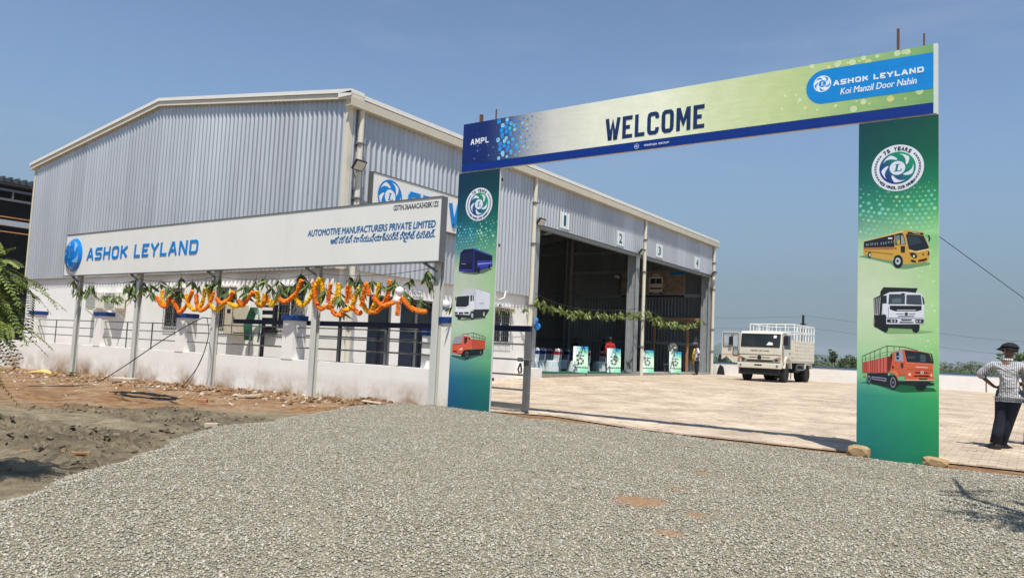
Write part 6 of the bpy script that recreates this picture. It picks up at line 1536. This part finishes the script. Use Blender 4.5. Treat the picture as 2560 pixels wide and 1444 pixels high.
for i in range(26): u, v = rnd.uniform(3., 4.2), rnd.uniform(.25, 1.25); pr.poly([(u, v), (u+rnd.uniform(.04, .2), v+.02), (u+.1, v+rnd.uniform(.03, .1))], S(70, 62, 56)); pr.up()
pr.build('print', vmat('banner_print', .5), bd)
# timber trestle, ladder-like stand, hanging yellow sack and bench by the far bay
tr = thing('timber_stand', 'rough timber post and beam standing inside the last bay', 'stand', loc=(-17, 43.2, FL))
for p, q, w in (((-19.8, 43.4, 3.72), (-16.7, 43.3, 3.74), .16), ((-17.35, 43.2, FL), (-17.35, 43.2, 3.64), .12), ((-19.6, 43.4, FL), (-19.6, 43.4, 3.64), .12)): OB(tr).bar(p, q, w).build('timber', mat('raw_timber', S(176, 128, 82), .8, 0, .25, 8, .2, 30))
bk = thing('yellow_sack', 'yellow crumpled sack hanging beside the last column', 'sack', loc=(-16.5, 42.2, 1.1)); m = MB(); m.tube([(0, 0, .9), (.03, 0, .7), (.02, 0, .45), (0, 0, .15), (-.02, 0, 0)], [.03, .12, .17, .16, .05], 12); o = m.build('sack_body', mat('sack_yellow', S(214, 164, 40), .7, 0, .4, 12, .8, 14), bk, True)
bn2 = thing('metal_bench', 'grey metal bench standing behind the palest standee', 'bench', loc=(-16.6, 40.0, FL)); OB(bn2).box(-17.1, 39.2, 1.02, -16.7, 40.6, 1.06).build('seat', M_iron)
for x, y in ((-17.05, 39.3), (-16.75, 39.3), (-17.05, 40.5), (-16.75, 40.5)): OB(bn2).box(x-.02, y-.02, FL, x+.02, y+.02, 1.02).build('leg', M_iron)
fan = thing('pedestal_fan', 'pale pedestal fan standing left of the person in white shirt', 'fan', loc=(-16.6, 39.9, FL))
m = MB()
for r_ in (.1, .18, .26): m.tube([Vector((-.25+r_*math.cos(t*.449), -.05, 1.36+r_*math.sin(t*.449))) for t in range(15)], .007, 5)
m.build('guard', M_frame, fan); m = MB(); m.tube([(-.25, 0, .0), (-.25, 0, 1.3)], .02, 8); m.build('stand', M_iron, fan)
MB().lathe([(.22, 0), (.2, .04), (.03, .06)], 16, Matrix.Translation((-.25, 0, 0))).build('base', M_frame, fan)
for k in range(3): a = k*2.09; MB().add([(-.25, -.04, 1.36), (-.25+.22*math.cos(a), -.06, 1.36+.22*math.sin(a)), (-.25+.2*math.cos(a+.6), -.03, 1.36+.2*math.sin(a+.6))], [(0, 1, 2)]).build('blade', M_frame, fan)
st = thing('low_stool', 'small dark frame stool standing against the far white wall', 'stool', loc=(-14.9, 45.1, YZ(0, 45))); MB().box(-.28, -.15, .6, .28, .15, .64).build('seat', M_iron, st)
for x in (-.26, .26):
    for y in (-.13, .13): MB().box(x-.015, y-.015, 0, x+.015, y+.015, .6).build('leg', M_iron, st)
bl = thing('covered_machine', 'dark tarpaulin covered object at the far foot of the shed', 'machine', loc=(-15.75, 44.9, YZ(0, 44.9))); m = MB(); m.tube([(0, 0, 0), (0, 0, .5), (-.05, 0, 1.0), (-.2, 0, 1.35)], [.42, .36, .24, .05], 10); autosmooth(m.build('tarpaulin', M_blackc, bl), 40)

# ------------------------------------------------------------------ fittings on the shed
def flood(label, x, y, z, rz=0.):
    o = thing('floodlight', label, 'floodlight', 'floodlights on the shed', loc=(x, y, z), rz=rz)
    M = Matrix.Rotation(R(38), 4, 'Y'); b = MB().box(0, -.2, -.16, .06, .2, .16, M).build('housing', mat('flood_black', (.02, .02, .022), .4, .3), o)
    MB().box(.061, -.17, -.13, .067, .17, .13, M).build('lens', mat('flood_lens', S(196, 200, 190), .15, 0, .05, 5, spec=.6), b)
    m = MB()
    for k in range(6): m.box(-.04, -.16+.06*k, -.12, 0, -.15+.06*k, .12, M)
    m.build('cooling_fins', MATS['flood_black'], b)['kind'] = 'stuff'
    MB().bar((-.2, 0, -.02), (0, 0, 0), .03).build('bracket', M_iron, o)
flood('floodlight on the near corner of the shed above the box sign', XB+.25, 14.72, 6.55); flood('floodlight at the head of the first bay column', XB+.25, 24.35, 6.5); flood('floodlight at the head of the middle bay column', XB+.25, 33.5, 6.52); flood('floodlight at the head of the far bay column', XB+.25, 43.5, 6.52); flood('floodlight inside the shed on the far wall', -22.4, YE-.45, 6.5, -math.pi/2)
for x, lab in ((-29.45, 'left one of the two air conditioner units on the gable wall'), (-28.05, 'right one of the two air conditioner units on the gable wall')):
    o = thing('air_conditioner', lab, 'air conditioner', 'air conditioner units on the gable wall', loc=(x, yb-.05, 2.32)); M_ac = mat('ac_white', S(222, 220, 208), .5, 0, .05, 4)
    bevel(MB().box(-.45, -.36, 0, .45, -.04, .62).build('casing', M_ac, o), .02)
    for k in range(9): z = .06+.06*k; MB().box(-.4, -.372, z, .3, -.36, z+.018).build('louvre', mat('ac_grey', S(176, 176, 168), .5), o)
    for s in (-.33, .33): MB().box(s-.02, -.42, -.05, s+.02, .05, -.01).bar((s, -.38, -.05), (s, .05, -.36), .03).build('bracket', M_ac, o)
o = thing('control_cabinet', 'beige steel control cabinet on the gable wall under the garlands', 'cabinet', loc=(-20.75, yb-.02, 1.55)); b = bevel(MB().box(-.42, -.25, 0, .42, .02, .95).build('cabinet_body', mat('beige_steel', S(196, 186, 164), .5, 0, .1, 5), o), .012)
MB().box(-.015, -.256, .02, .015, -.25, .93).box(.06, -.262, .42, .1, -.25, .56).box(-.3, -.258, .68, -.12, -.25, .8).build('door_seam', M_chas, b)
o = thing('meter_box', 'dark open meter box with wires on the gable wall', 'meter box', loc=(-19.15, yb-.02, 1.65)); MB().box(-.3, -.12, 0, .3, .02, .85).build('cabinet_body', M_chas, o)
for z in (.25, .5, .72): MB().box(-.25, -.16, z-.04, .2, -.12, z+.05).build('switch_gear', M_frame, o)
o = thing('green_hose_coil', 'coiled green hose hanging between cabinet and meter box', 'hose', loc=(-19.8, yb-.15, 1.6)); m = MB()
for k in range(7):
    a = .17+.035*k; m.tube([Vector((-a*.9+.1, -.02*k, -.2)), Vector((-a+.05, -.02*k, .25)), Vector((-a*.4+.1, -.02*k, .62+.03*k)), Vector((a*.5+.1, -.02*k, .62+.03*k)), Vector((a+.1, -.02*k, .2)), Vector((a*.8+.1, -.02*k, -.25))], .022, 6)
m.build('coil', mat('green_hose', S(60, 130, 104), .4, 0, .2, 6), o, True)['kind'] = 'stuff'
o = thing('white_wire_bundle', 'tangled white wire bundle hanging on the rail before the third window', 'wire', loc=(-15.3, 12.45, 2.2)); m = MB(); rnd = random.Random(3)
for k in range(22):
    a = rnd.uniform(0, 6.28); r1 = rnd.uniform(.1, .24); m.tube([Vector((r1*math.cos(a+t*.7), .1*math.sin(a*3+t), .02*t-.05+.2*math.sin(t*.8+a))) for t in range(8)], .006, 4)
m.build('strands', M_frame, o)['kind'] = 'stuff'
o = mesh_obj('door_plaque', *(lambda m: (m.V, m.F))(MB().box(0, 0, 0, .02, .5, .17)), M_face); o.location = (XB-.095, 17.65, 3.04); tag(o, 'small white plaque above the right glass door', 'plaque')
pr = Print(frame((.0205, 0, 0), (0, 1, 0), (0, 0, 1)), .0006); swirl(pr, .1, .085, .06, S(30, 60, 90), S(225, 228, 230), False); pr.poly([(.2, .1), (.4, .1), (.4, .115), (.2, .115)], S(90, 100, 110)).poly([(.2, .06), (.36, .06), (.36, .075), (.2, .075)], S(90, 100, 110)); pr.build('print', vmat('plaque_print'), o)
o = thing('security_camera', 'small white security camera above the side window of the shed', 'camera', loc=(XB-.05, 22.0, 3.06)); MB().box(0, -.05, -.05, .22, .05, .05).build('camera_body', M_frame, o); MB().lathe([(.035, 0), (.03, .02), (.001, .02)], 12, frame((.22, 0, 0), (0, 1, 0), (0, 0, 1))).build('lens', M_chas, o)
# ------------------------------------------------------------------ far low wall
fw = thing('far_yard_wall', 'low white wall with blue top edge across the far side of the yard', 'wall', loc=(XW0, YW0, .42), rz=math.atan2(YW1-YW0, XW1-XW0))
LW = math.hypot(XW1-XW0, YW1-YW0); n = 6
for k in range(n):
    a, b = LW*k/n+.02, LW*(k+1)/n-.02
    p = MB().box(a, 0, -.3, b, .2, .78).build('wall_panel', M_wall, fw); MB().box(a-.03, -.02, .78, b+.03, .22, .87).build('coping', mat('coping_blue', S(52, 96, 128), .6, 0, .2, 3), p)
for k in range(n+1): MB().box(LW*k/n-.03, -.005, -.3, LW*k/n+.03, .19, .78).build('joint_post', M_iron, fw)

# ------------------------------------------------------------------ trees
M_bark = mat('bark', (.10, .075, .05), .95, 0, .35, 14, .6, 30)
M_fol = mat('foliage_far', (.05, .085, .022), .8, 0, .5, .35, var2=(.11, .14, .045)); M_fol2 = mat('foliage_mid', (.045, .08, .02), .75, 0, .5, 1.2, var2=(.10, .15, .035))
def leafcards(mb, c, r, n, size, rnd, hollow=.45):
    for _ in range(n):
        while True:
            v = Vector((rnd.uniform(-1, 1), rnd.uniform(-1, 1), rnd.uniform(-1, 1)))
            if hollow < v.length < 1: break
        p = Vector((c[0]+v.x*r[0], c[1]+v.y*r[1], c[2]+v.z*r[2])); a = Vector((rnd.uniform(-1, 1), rnd.uniform(-1, 1), rnd.uniform(-.6, .6))).normalized(); b = a.orthogonal().normalized(); b = (b+a.cross(b)*rnd.uniform(-1, 1)).normalized(); s = size*rnd.uniform(.6, 1.3)
        mb.add([p-a*s, p+b*s*.45, p+a*s, p-b*s*.45], [(0, 1, 2, 3)])
def small_tree(label, x, y, z0, h, w, seed, n=420, crown_from=.4, m=None):
    rnd = random.Random(seed); o = thing('tree', label, 'tree', 'trees beyond the far wall', loc=(x, y, z0))
    t = MB(); t.tube([(0, 0, -.3), (.05*h, 0, h*.3), (.02*h, .03*h, h*.62), (0, 0, h*.9)], [.03*h, .024*h, .016*h, .004*h], 7)
    for k in range(7): a = rnd.uniform(0, 6.28); z = h*rnd.uniform(.35, .75); t.tube([(.02*h, 0, z), (math.cos(a)*w*.3, math.sin(a)*w*.3, z+h*.1), (math.cos(a)*w*.6, math.sin(a)*w*.6, z+h*.16)], [.011*h, .007*h, .002*h], 5)
    t.build('trunk', M_bark, o, True); c = MB()
    for k in range(9): a = rnd.uniform(0, 6.28); q = rnd.uniform(0, .6)*w; z = h*rnd.uniform(crown_from, .95); leafcards(c, (q*math.cos(a), q*math.sin(a), z), (w*.42, w*.42, h*.13), n//9, .055*h, rnd, .2)
    c.build('crown', m or M_fol2, o); return o
small_tree('slender dark tree beyond the far wall, right of the truck', -33.6, 160.3, -.6, 4.6, 1.6, 3, crown_from=.55)
small_tree('short ragged tree between the slender and the rounded tree beyond the wall', -32.3, 161.2, -.6, 3.4, 1.5, 4, crown_from=.25)
small_tree('rounded tree beyond the far wall, just left of the right arch post', -30.9, 162.2, -.6, 4.4, 2.1, 5, crown_from=.4)
small_tree('round bushy tree on the skyline right of the arch', -22.5, 350, -.8, 5.6, 5., 6, crown_from=.35)
small_tree('small bushy tree on the skyline left of the striped shirt', -16.0, 356, -.8, 5.0, 4., 7, crown_from=.35)
small_tree('pair of round trees far off just behind the truck bed', -75.5, 313, -.8, 5.3, 6., 8, crown_from=.4)
small_tree('tree crown showing behind the shoulder of the striped shirt', -2.3, 98, -.8, 4.2, 2., 9, crown_from=.45)
wd = MB(); rnd = random.Random(12)
for k in range(280):
    t = rnd.random(); d = rnd.uniform(180, 330); px = lerp(-.36, .85, t); x = -.5757*d+.8177*d*px*1.; y = .8177*d+.5757*d*px
    if y < 60: continue
    h = rnd.uniform(1.6, 3.0)*d/300*1.15; leafcards(wd, (x, y, -1.2+h*.8), (rnd.uniform(3, 7), 3, h), 60, .55, rnd, .3)
tag(wd.build('far_scrub', M_fol), 'dark green scrub and trees along the horizon beyond the wall', kind='stuff')
def ridge(dist, prof, seed):
    V = []; F = []; n = len(prof)
    for i, (px, h) in enumerate(prof):
        d = dist; s = (px-1280)/1880*d; x = -.5757*d+.8177*s; y = .8177*d+.5757*s
        V += [(x, y, -30), (x, y, h), (x-.5757*dist*.25, y+.8177*dist*.25, -30)]
    for i in range(n-1): F += [(3*i, 3*i+3, 3*i+4, 3*i+1), (3*i+1, 3*i+4, 3*i+5, 3*i+2)]
    return V, F
prof = [(px, max(4, 58+40*noise.noise(Vector((px*.012, 0, 3)))+62*math.exp(-((px-1812)/26)**2)+20*math.exp(-((px-1700)/80)**2)-.035*(px-1780)+9*noise.noise(Vector((px*.06, 2, 3))))) for px in range(-400, 3800, 12)]
hv, hf = ridge(5000, prof, 1)
tag(mesh_obj('hills', hv, hf, mat('hill_scrub', (.05, .075, .04), .95, 0, .3, .004), None, True), 'low hills along the horizon', kind='structure')

# ------------------------------------------------------------------ utility pole, wires
up_ = thing('utility_pole', 'dark utility pole standing behind the truck bed', 'pole', loc=(-17.3, 70, -.3)); MB().tube([(0, 0, 0), (0, 0, 5.75)], [.13, .1], 10).build('pole_shaft', M_chas, up_); MB().box(-.25, -.05, 5.1, .25, .05, 5.2).build('cross_arm', M_chas, up_); MB().lathe([(.06, 5.72), (.1, 5.8), (.1, 5.92), (.05, 6.0)], 10).build('insulator', M_chas, up_)
def wire(label, pts, r=.0085, m=None):
    o = thing('overhead_wire', label, 'wire', 'wires', loc=pts[0]); OB(o).tube(catmull(pts, (Vector(pts[0])-Vector(pts[-1])).length/24), r, 5).build('cable', m or M_chas)
wire('upper overhead wire crossing the sky behind the truck and arch', [(-60, 70, 5.6), (-25.31, 70, 5.32), (-17.35, 70, 5.6), (-12.77, 70, 5.07), (-6.76, 70, 4.33), (-1, 70, 3.8), (14, 70, 3.4)])
wire('lower overhead wire crossing the sky behind the truck and arch', [(-60, 70, 4.6), (-25.28, 70, 4.33), (-17.2, 70, 4.57), (-12.76, 70, 4.04), (-6.76, 70, 3.23), (-1, 70, 2.69), (14, 70, 2.3)])
wire('thin guy wire running down to the right from the arch post', [(-1.12, 11.7, 3.3), (-.18, 13.0, 2.55), (2.7, 17, .25)], .005)
wire('black cable slanting from the third sign post down to the soil', [(-18.3, 11.98, 1.95), (-18.55, 11.9, 1.98), (-19.5, 11.4, 1.35), (-20.7, 11., .55), (-21.6, 10.8, .08), (-20.2, 9.7, .07), (-20.6, 8., .06), (-23, 6.5, .06)], .014)
wire('black cable drooping down the third sign post to the rubble', [(-18.3, 11.85, 1.95), (-18.1, 11.8, 1.5), (-18.3, 11.75, .8), (-18.55, 11.6, .3), (-18.4, 11.3, .1)], .012)

# ------------------------------------------------------------------ neighbouring shed at the far left
ns = thing('neighbour_shed', 'dark open sided shed behind the left end of the building', 'building', loc=(-46, 20, 0))
M_nsd = mat('shed_shadow_sheet', (.03, .036, .042), .7, .2, .25, 2); M_nsr = mat('shed_roof_sheet', (.12, .13, .14), .5, .5, .2, 2)  # near-black sheet: the shade inside the open shed put into its colour
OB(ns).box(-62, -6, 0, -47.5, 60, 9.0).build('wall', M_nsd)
m = OB(ns)
for k in range(150): y = 5+.36*k; m.box(-46.6, y, 9.46, -45.9, y+.14, 9.60)
m.box(-62, -6, 9.3, -45.95, 60, 9.45); m.build('roof', M_nsr)['kind'] = 'stuff'
for z, h in ((8.9, .07), (8.38, .06), (9.25, .06)): OB(ns).box(-46.25, -6, z-h, -46.1, 60, z+h).build('girt', M_iron)
for k in range(22): OB(ns).box(-46.24, 2+1.55*k, 8.44, -46.12, 2.08+1.55*k, 8.83).build('mullion', M_iron)
OB(ns).box(-46.3, -6, 6.95, -46.0, 60, 7.25).build('crane_beam', mat('pale_steel', S(186, 192, 196), .5, .2, .1, 3))
for z in (7.4, 6.6): OB(ns).tube([(-46.0, -6, z), (-46.0, 60, z)], .035, 6).build('pipe', mat('raw_timber', (0, 0, 0)))
for y in (-4, 8, 30, 45): OB(ns).box(-46.4, y-.2, 0, -46.05, y+.2, 9.3).build('column', M_nsd)

# ------------------------------------------------------------------ foreground trees
def frond(mb, base, d, L, rnd, nl=15):
    d = Vector(d).normalized(); side = d.cross(Vector((0, 0, 1)))
    side = side.normalized() if side.length > .1 else Vector((1, 0, 0)); droop = rnd.uniform(.25, .7); pts = []
    for i in range(nl+1): t = i/nl; pts.append(base+d*L*t-Vector((0, 0, droop*L*t*t)))
    mb.tube(pts, [.004*(1-.7*i/nl) for i in range(nl+1)], 3, False); tw = rnd.uniform(-.5, .5)
    for i in range(1, nl+1):
        a = (pts[i]-pts[i-1]).normalized(); s = (side-a*side.dot(a)).normalized(); u = s.cross(a); s = (s*math.cos(tw)+u*math.sin(tw)); ll = .058*(1-.5*abs(i/nl-.45))*rnd.uniform(.85, 1.15)
        for sg in (-1, 1):
            dd = (s*sg+a*.45-Vector((0, 0, rnd.uniform(0, .35)))).normalized(); q = dd.cross(u).normalized(); p = pts[i]
            mb.add([p, p+dd*ll*.5+q*.0105, p+dd*ll, p+dd*ll*.5-q*.0105], [(0, 1, 2, 3)])
M_fr = mat('feather_leaf', (.095, .15, .026), .5, 0, .5, 7, spec=.4, var2=(.27, .33, .06))
def near_tree(label, base, limbs, fr, seed):
    rnd = random.Random(seed); o = thing('feathery_tree', label, 'tree', loc=base); t = OB(o); c = OB(o)
    t.tube([base, *limbs[0][0]], limbs[0][1], 9)
    for L, r in limbs[1:]: t.tube(L, r, 7)
    t.build('trunk', M_bark, sm=True)
    for p, rad, n, dirv in fr:
        for _ in range(n):
            v = Vector((rnd.gauss(0, .5), rnd.gauss(0, .5), rnd.gauss(0, .5))); q = Vector(p)+Vector((v.x*rad[0], v.y*rad[1], v.z*rad[2]))
            a = rnd.uniform(0, 6.28); d = Vector((math.cos(a), math.sin(a), rnd.uniform(-.5, .35)))+Vector(dirv); frond(c, q, d, rnd.uniform(.22, .46), rnd)
    c.build('crown', M_fr); return o
TB = (-9.6, .9, -.05)
near_tree('feathery green tree at the left edge in the foreground', TB, [([(-9.5, 1.2, .9), (-9.2, 1.6, 1.7), (-9., 1.9, 2.5), (-9.1, 2.1, 3.3)], [.11, .09, .07, .05, .03]), ([(-9.2, 1.6, 1.6), (-8.6, 2.2, 1.95), (-8.0, 2.7, 1.85), (-7.6, 2.95, 1.7)], [.045, .03, .018, .006]), ([(-9.3, 1.5, 1.1), (-8.6, 2.2, 1.3), (-8.1, 2.65, 1.2)], [.04, .022, .006]), ([(-9, 1.9, 2.3), (-8.3, 2.4, 2.5), (-7.8, 2.7, 2.2)], [.04, .024, .006])],
          [((-8.12, 2.86, 1.68), (.34, .3, .4), 130, (.25, .2, -.25)), ((-8.15, 2.84, 2.02), (.32, .32, .24), 75, (.3, .2, .1)), ((-8.16, 2.86, 1.2), (.1, .12, .24), 24, (.3, .2, -.7)), ((-8.7, 2.2, 2.0), (.5, .45, .6), 80, (0, 0, 0)), ((-8.2, 1.6, 2.3), (.55, .5, .5), 80, (0, 0, 0)), ((-9., 1.7, 2.9), (.7, .7, .5), 60, (0, 0, 0))], 21)
near_tree('bare branched tree just beyond the right edge, seen by its shadow', (2.2, 6.0, 0.), [([(2.1, 6.1, 1.5), (1.8, 6.4, 3.), (1.5, 6.7, 4.2), (1.1, 7.2, 5.2)], [.12, .1, .085, .07, .03]), ([(1.75, 6.4, 3.2), (1.0, 6.8, 4.0), (.5, 7.5, 4.4), (.32, 8.4, 4.5)], [.07, .05, .035, .012]), ([(1.2, 6.7, 3.8), (.75, 6.75, 4.1), (.3, 7.0, 4.3)], [.045, .03, .01]), ([(1.0, 6.8, 4.0), (.6, 7.0, 4.4), (.4, 7.2, 4.9)], [.04, .025, .008])],
          [((.75, 6.5, 3.9), (.35, .3, .25), 34, (0, 0, 0)), ((1.5, 6.6, 4.8), (.6, .6, .5), 40, (0, 0, 0)), ((.5, 7.6, 4.5), (.2, .3, .2), 8, (0, 0, 0))], 22)

# ------------------------------------------------------------------ odds and ends on the soil
M_plas = mat('plaster_chunk', S(186, 170, 150), .9, 0, .2, 12, .3, 40); M_clod = mat('earth_clod', S(138, 110, 82), .95, 0, .3, 20, .6, 50)
rb = MB(); rnd = random.Random(31); cl = MB(); 
def chunk(mb, x, y, s):
    z = G(x, y)+soil_bump(x, y); e = Euler((rnd.uniform(-.6, .6), rnd.uniform(-.6, .6), rnd.uniform(0, 6))).to_matrix(); V = []
    for a in ((-1, -1, -1), (1, -1, -1), (1, 1, -1), (-1, 1, -1), (-1, -1, 1), (1, -1, 1), (1, 1, 1), (-1, 1, 1)): V.append(Vector((x, y, z+s*.15))+e @ Vector((a[0]*s*rnd.uniform(.5, 1), a[1]*s*rnd.uniform(.4, .8), a[2]*s*rnd.uniform(.15, .5))))
    mb.add(V, [(0, 3, 2, 1), (4, 5, 6, 7), (0, 1, 5, 4), (1, 2, 6, 5), (2, 3, 7, 6), (3, 0, 4, 7)])
for _ in range(420):
    x = rnd.uniform(-30, -10.8); y = 12.15-abs(rnd.gauss(0, 1.3)); 
    if y > 7.5: chunk(rb, x, y, rnd.choice((.015, .02, .03, .04, .06)))
for _ in range(520):
    x = rnd.uniform(-31, -10.6); y = 12.1-abs(rnd.gauss(0, .9))
    if y > 8: chunk(cl, x, y, rnd.choice((.02, .03, .04, .05, .07)))
for cx_, cy_, n_ in ((-17.2, 11.6, 60), (-11.6, 11.9, 70), (-13.2, 11.8, 60), (-30.2, 11.6, 60)):
    for _ in range(n_): chunk(cl, cx_+rnd.gauss(0, .5), min(12.1, cy_+rnd.gauss(0, .22)), rnd.uniform(.02, .075))
tag(rb.build('rubble', M_plas), 'pale plaster and brick rubble strewn along the wall foot', kind='stuff'); tag(cl.build('soil_clods', M_clod), 'brown clods of earth heaped along the wall foot', kind='stuff')
sc2 = MB()
for _ in range(900):
    x = rnd.uniform(-16, -8); y = rnd.uniform(3.2, 9)
    if gin(x, y) < -.05 and damp(x, y) > .25: chunk(sc2, x, y, rnd.choice((.015, .02, .03, .045)))
tag(sc2.build('sand_clods', mat('moist_clod', S(120, 108, 90), .95, 0, .3, 14, .5, 50)), 'crumbled grey lumps thrown up along the tyre tracks', kind='stuff')
def slab(name, label, cat, x, y, sx, sy, sz, rz, m, dz=.02):
    o = MB().box(-sx/2, -sy/2, 0, sx/2, sy/2, sz).build(name, m); bevel(o, .01); o.location = (x, y, G(x, y)+soil_bump(x, y)+dz); o.rotation_euler = (rnd.uniform(-.12, .12), rnd.uniform(-.1, .1), rz); return tag(o, label, cat)
slab('plaster_slab', 'broken white plaster slab on the soil near the second sign post', 'debris', -21.6, 11.5, .75, .3, .1, .3, M_plas)
slab('plaster_slab', 'narrow white plaster piece on the soil between the third and fourth posts', 'debris', -14.65, 10.7, .5, .14, .06, .9, M_plas)
slab('plaster_slab', 'thin white board fragment lying left of the arch foot', 'debris', -11.69, 11.6, .45, .16, .03, .4, M_plas)
slab('stone_chip', 'pale angular stone on the border of sand and gravel', 'stone', -10.25, 6.85, .2, .13, .1, .8, M_plas)
slab('brick_piece', 'reddish broken brick on the brown soil in front of the third post', 'brick', -14.0, 9.1, .2, .1, .07, .6, mat('red_brick', S(176, 120, 90), .9, 0, .25, 14))
slab('timber_plank', 'narrow brown plank lying on the grey sand', 'plank', -9.28, 4.3, .9, .07, .035, .85, mat('old_plank', S(150, 110, 78), .85, 0, .25, 12))
slab('bark_piece', 'dark flat bark piece lying on the gravel at the right', 'debris', -.95, 9.9, .2, .06, .03, .3, M_clod, .08)
sk = MB(); sk.tube([(-1.1, 0, .03), (-.7, .05, .05), (-.2, .02, .10), (.2, 0, .13), (.55, .03, .10), (.75, 0, .04)], [.02, .06, .1, .16, .13, .03], 10); o = sk.build('yellow_bag', mat('bag_yellow', S(222, 186, 110), .8, 0, .3, 9, .8, 12), None, True); o.location = (-26.95, 11.55, G(-26.9, 11.5)); o.rotation_euler = (0, 0, .15); o.scale = (.75, .75, .6); tag(o, 'flattened pale yellow bag on the soil left of the first post', 'bag')
wt = MB(); 
for _ in range(140): a = rnd.uniform(0, 6.28); q = abs(rnd.gauss(0, .16)); p = Vector((q*math.cos(a), q*math.sin(a), rnd.uniform(.01, .14))); leaf(wt, p, Vector((math.cos(a), math.sin(a), rnd.uniform(-.2, .9))), Vector((0, 0, 1)), rnd.uniform(.04, .09), .03)
o = wt.build('weed', M_leaf); o.location = (-25.2, 11.7, G(-25.2, 11.7)); tag(o, 'small green weed growing at the foot of the first sign post', 'plant')
dg_ = MB()
for _ in range(46):
    cx_, cy_ = rnd.uniform(-30, -11.2), 12.12-abs(rnd.gauss(0, .16)); z_ = G(cx_, cy_)+.03
    for _ in range(rnd.randint(6, 16)):
        a = rnd.uniform(0, 6.28); l_ = rnd.uniform(.06, .2); p = Vector((cx_+rnd.gauss(0, .07), cy_+rnd.gauss(0, .03), z_)); q = p+Vector((math.cos(a)*l_*.5, math.sin(a)*l_*.5, l_)); sd_ = Vector((-math.sin(a), math.cos(a), 0))*.004; dg_.add([p-sd_, p+sd_, q], [(0, 1, 2)])
tag(dg_.build('dry_grass', mat('dry_straw', S(170, 146, 96), .9, 0, .3, 10)), 'thin dry grass along the foot of the white wall', kind='stuff')
cb = MB()
for k in range(9):
    a0 = rnd.uniform(0, 6.28); r1 = rnd.uniform(.5, .95); cb.tube([Vector((r1*math.cos(a0+t*.55)*1.25, r1*.42*math.sin(a0+t*.55)+rnd.uniform(-.04, .04), .03+.05*abs(math.sin(t+k)))) for t in range(10)], .009, 4)
o = cb.build('cable_coil', M_chas); o.location = (-15.3, 8.6, G(-15.3, 8.6)+.03); o['kind'] = 'thing'; tag(o, 'loose coil of thin black cable lying on the brown soil', 'cable')

# ------------------------------------------------------------------ haze over the plain
hz = MB().box(-9000, -9000, -40, 9000, 9000, 150).build('haze', None); hz['kind'] = 'stuff'; hz['label'] = 'thin grey haze over the plain'
mh_ = bpy.data.materials.new('haze'); mh_.use_nodes = True; nn = mh_.node_tree.nodes; nn.remove(nn['Principled BSDF'])
pv_ = nn.new('ShaderNodeVolumePrincipled'); pv_.inputs['Color'].default_value = (.80, .88, .96, 1); pv_.inputs['Density'].default_value = .00010; pv_.inputs['Anisotropy'].default_value = .1
mh_.node_tree.links.new(pv_.outputs[0], nn['Material Output'].inputs['Volume']); hz.data.materials.append(mh_)
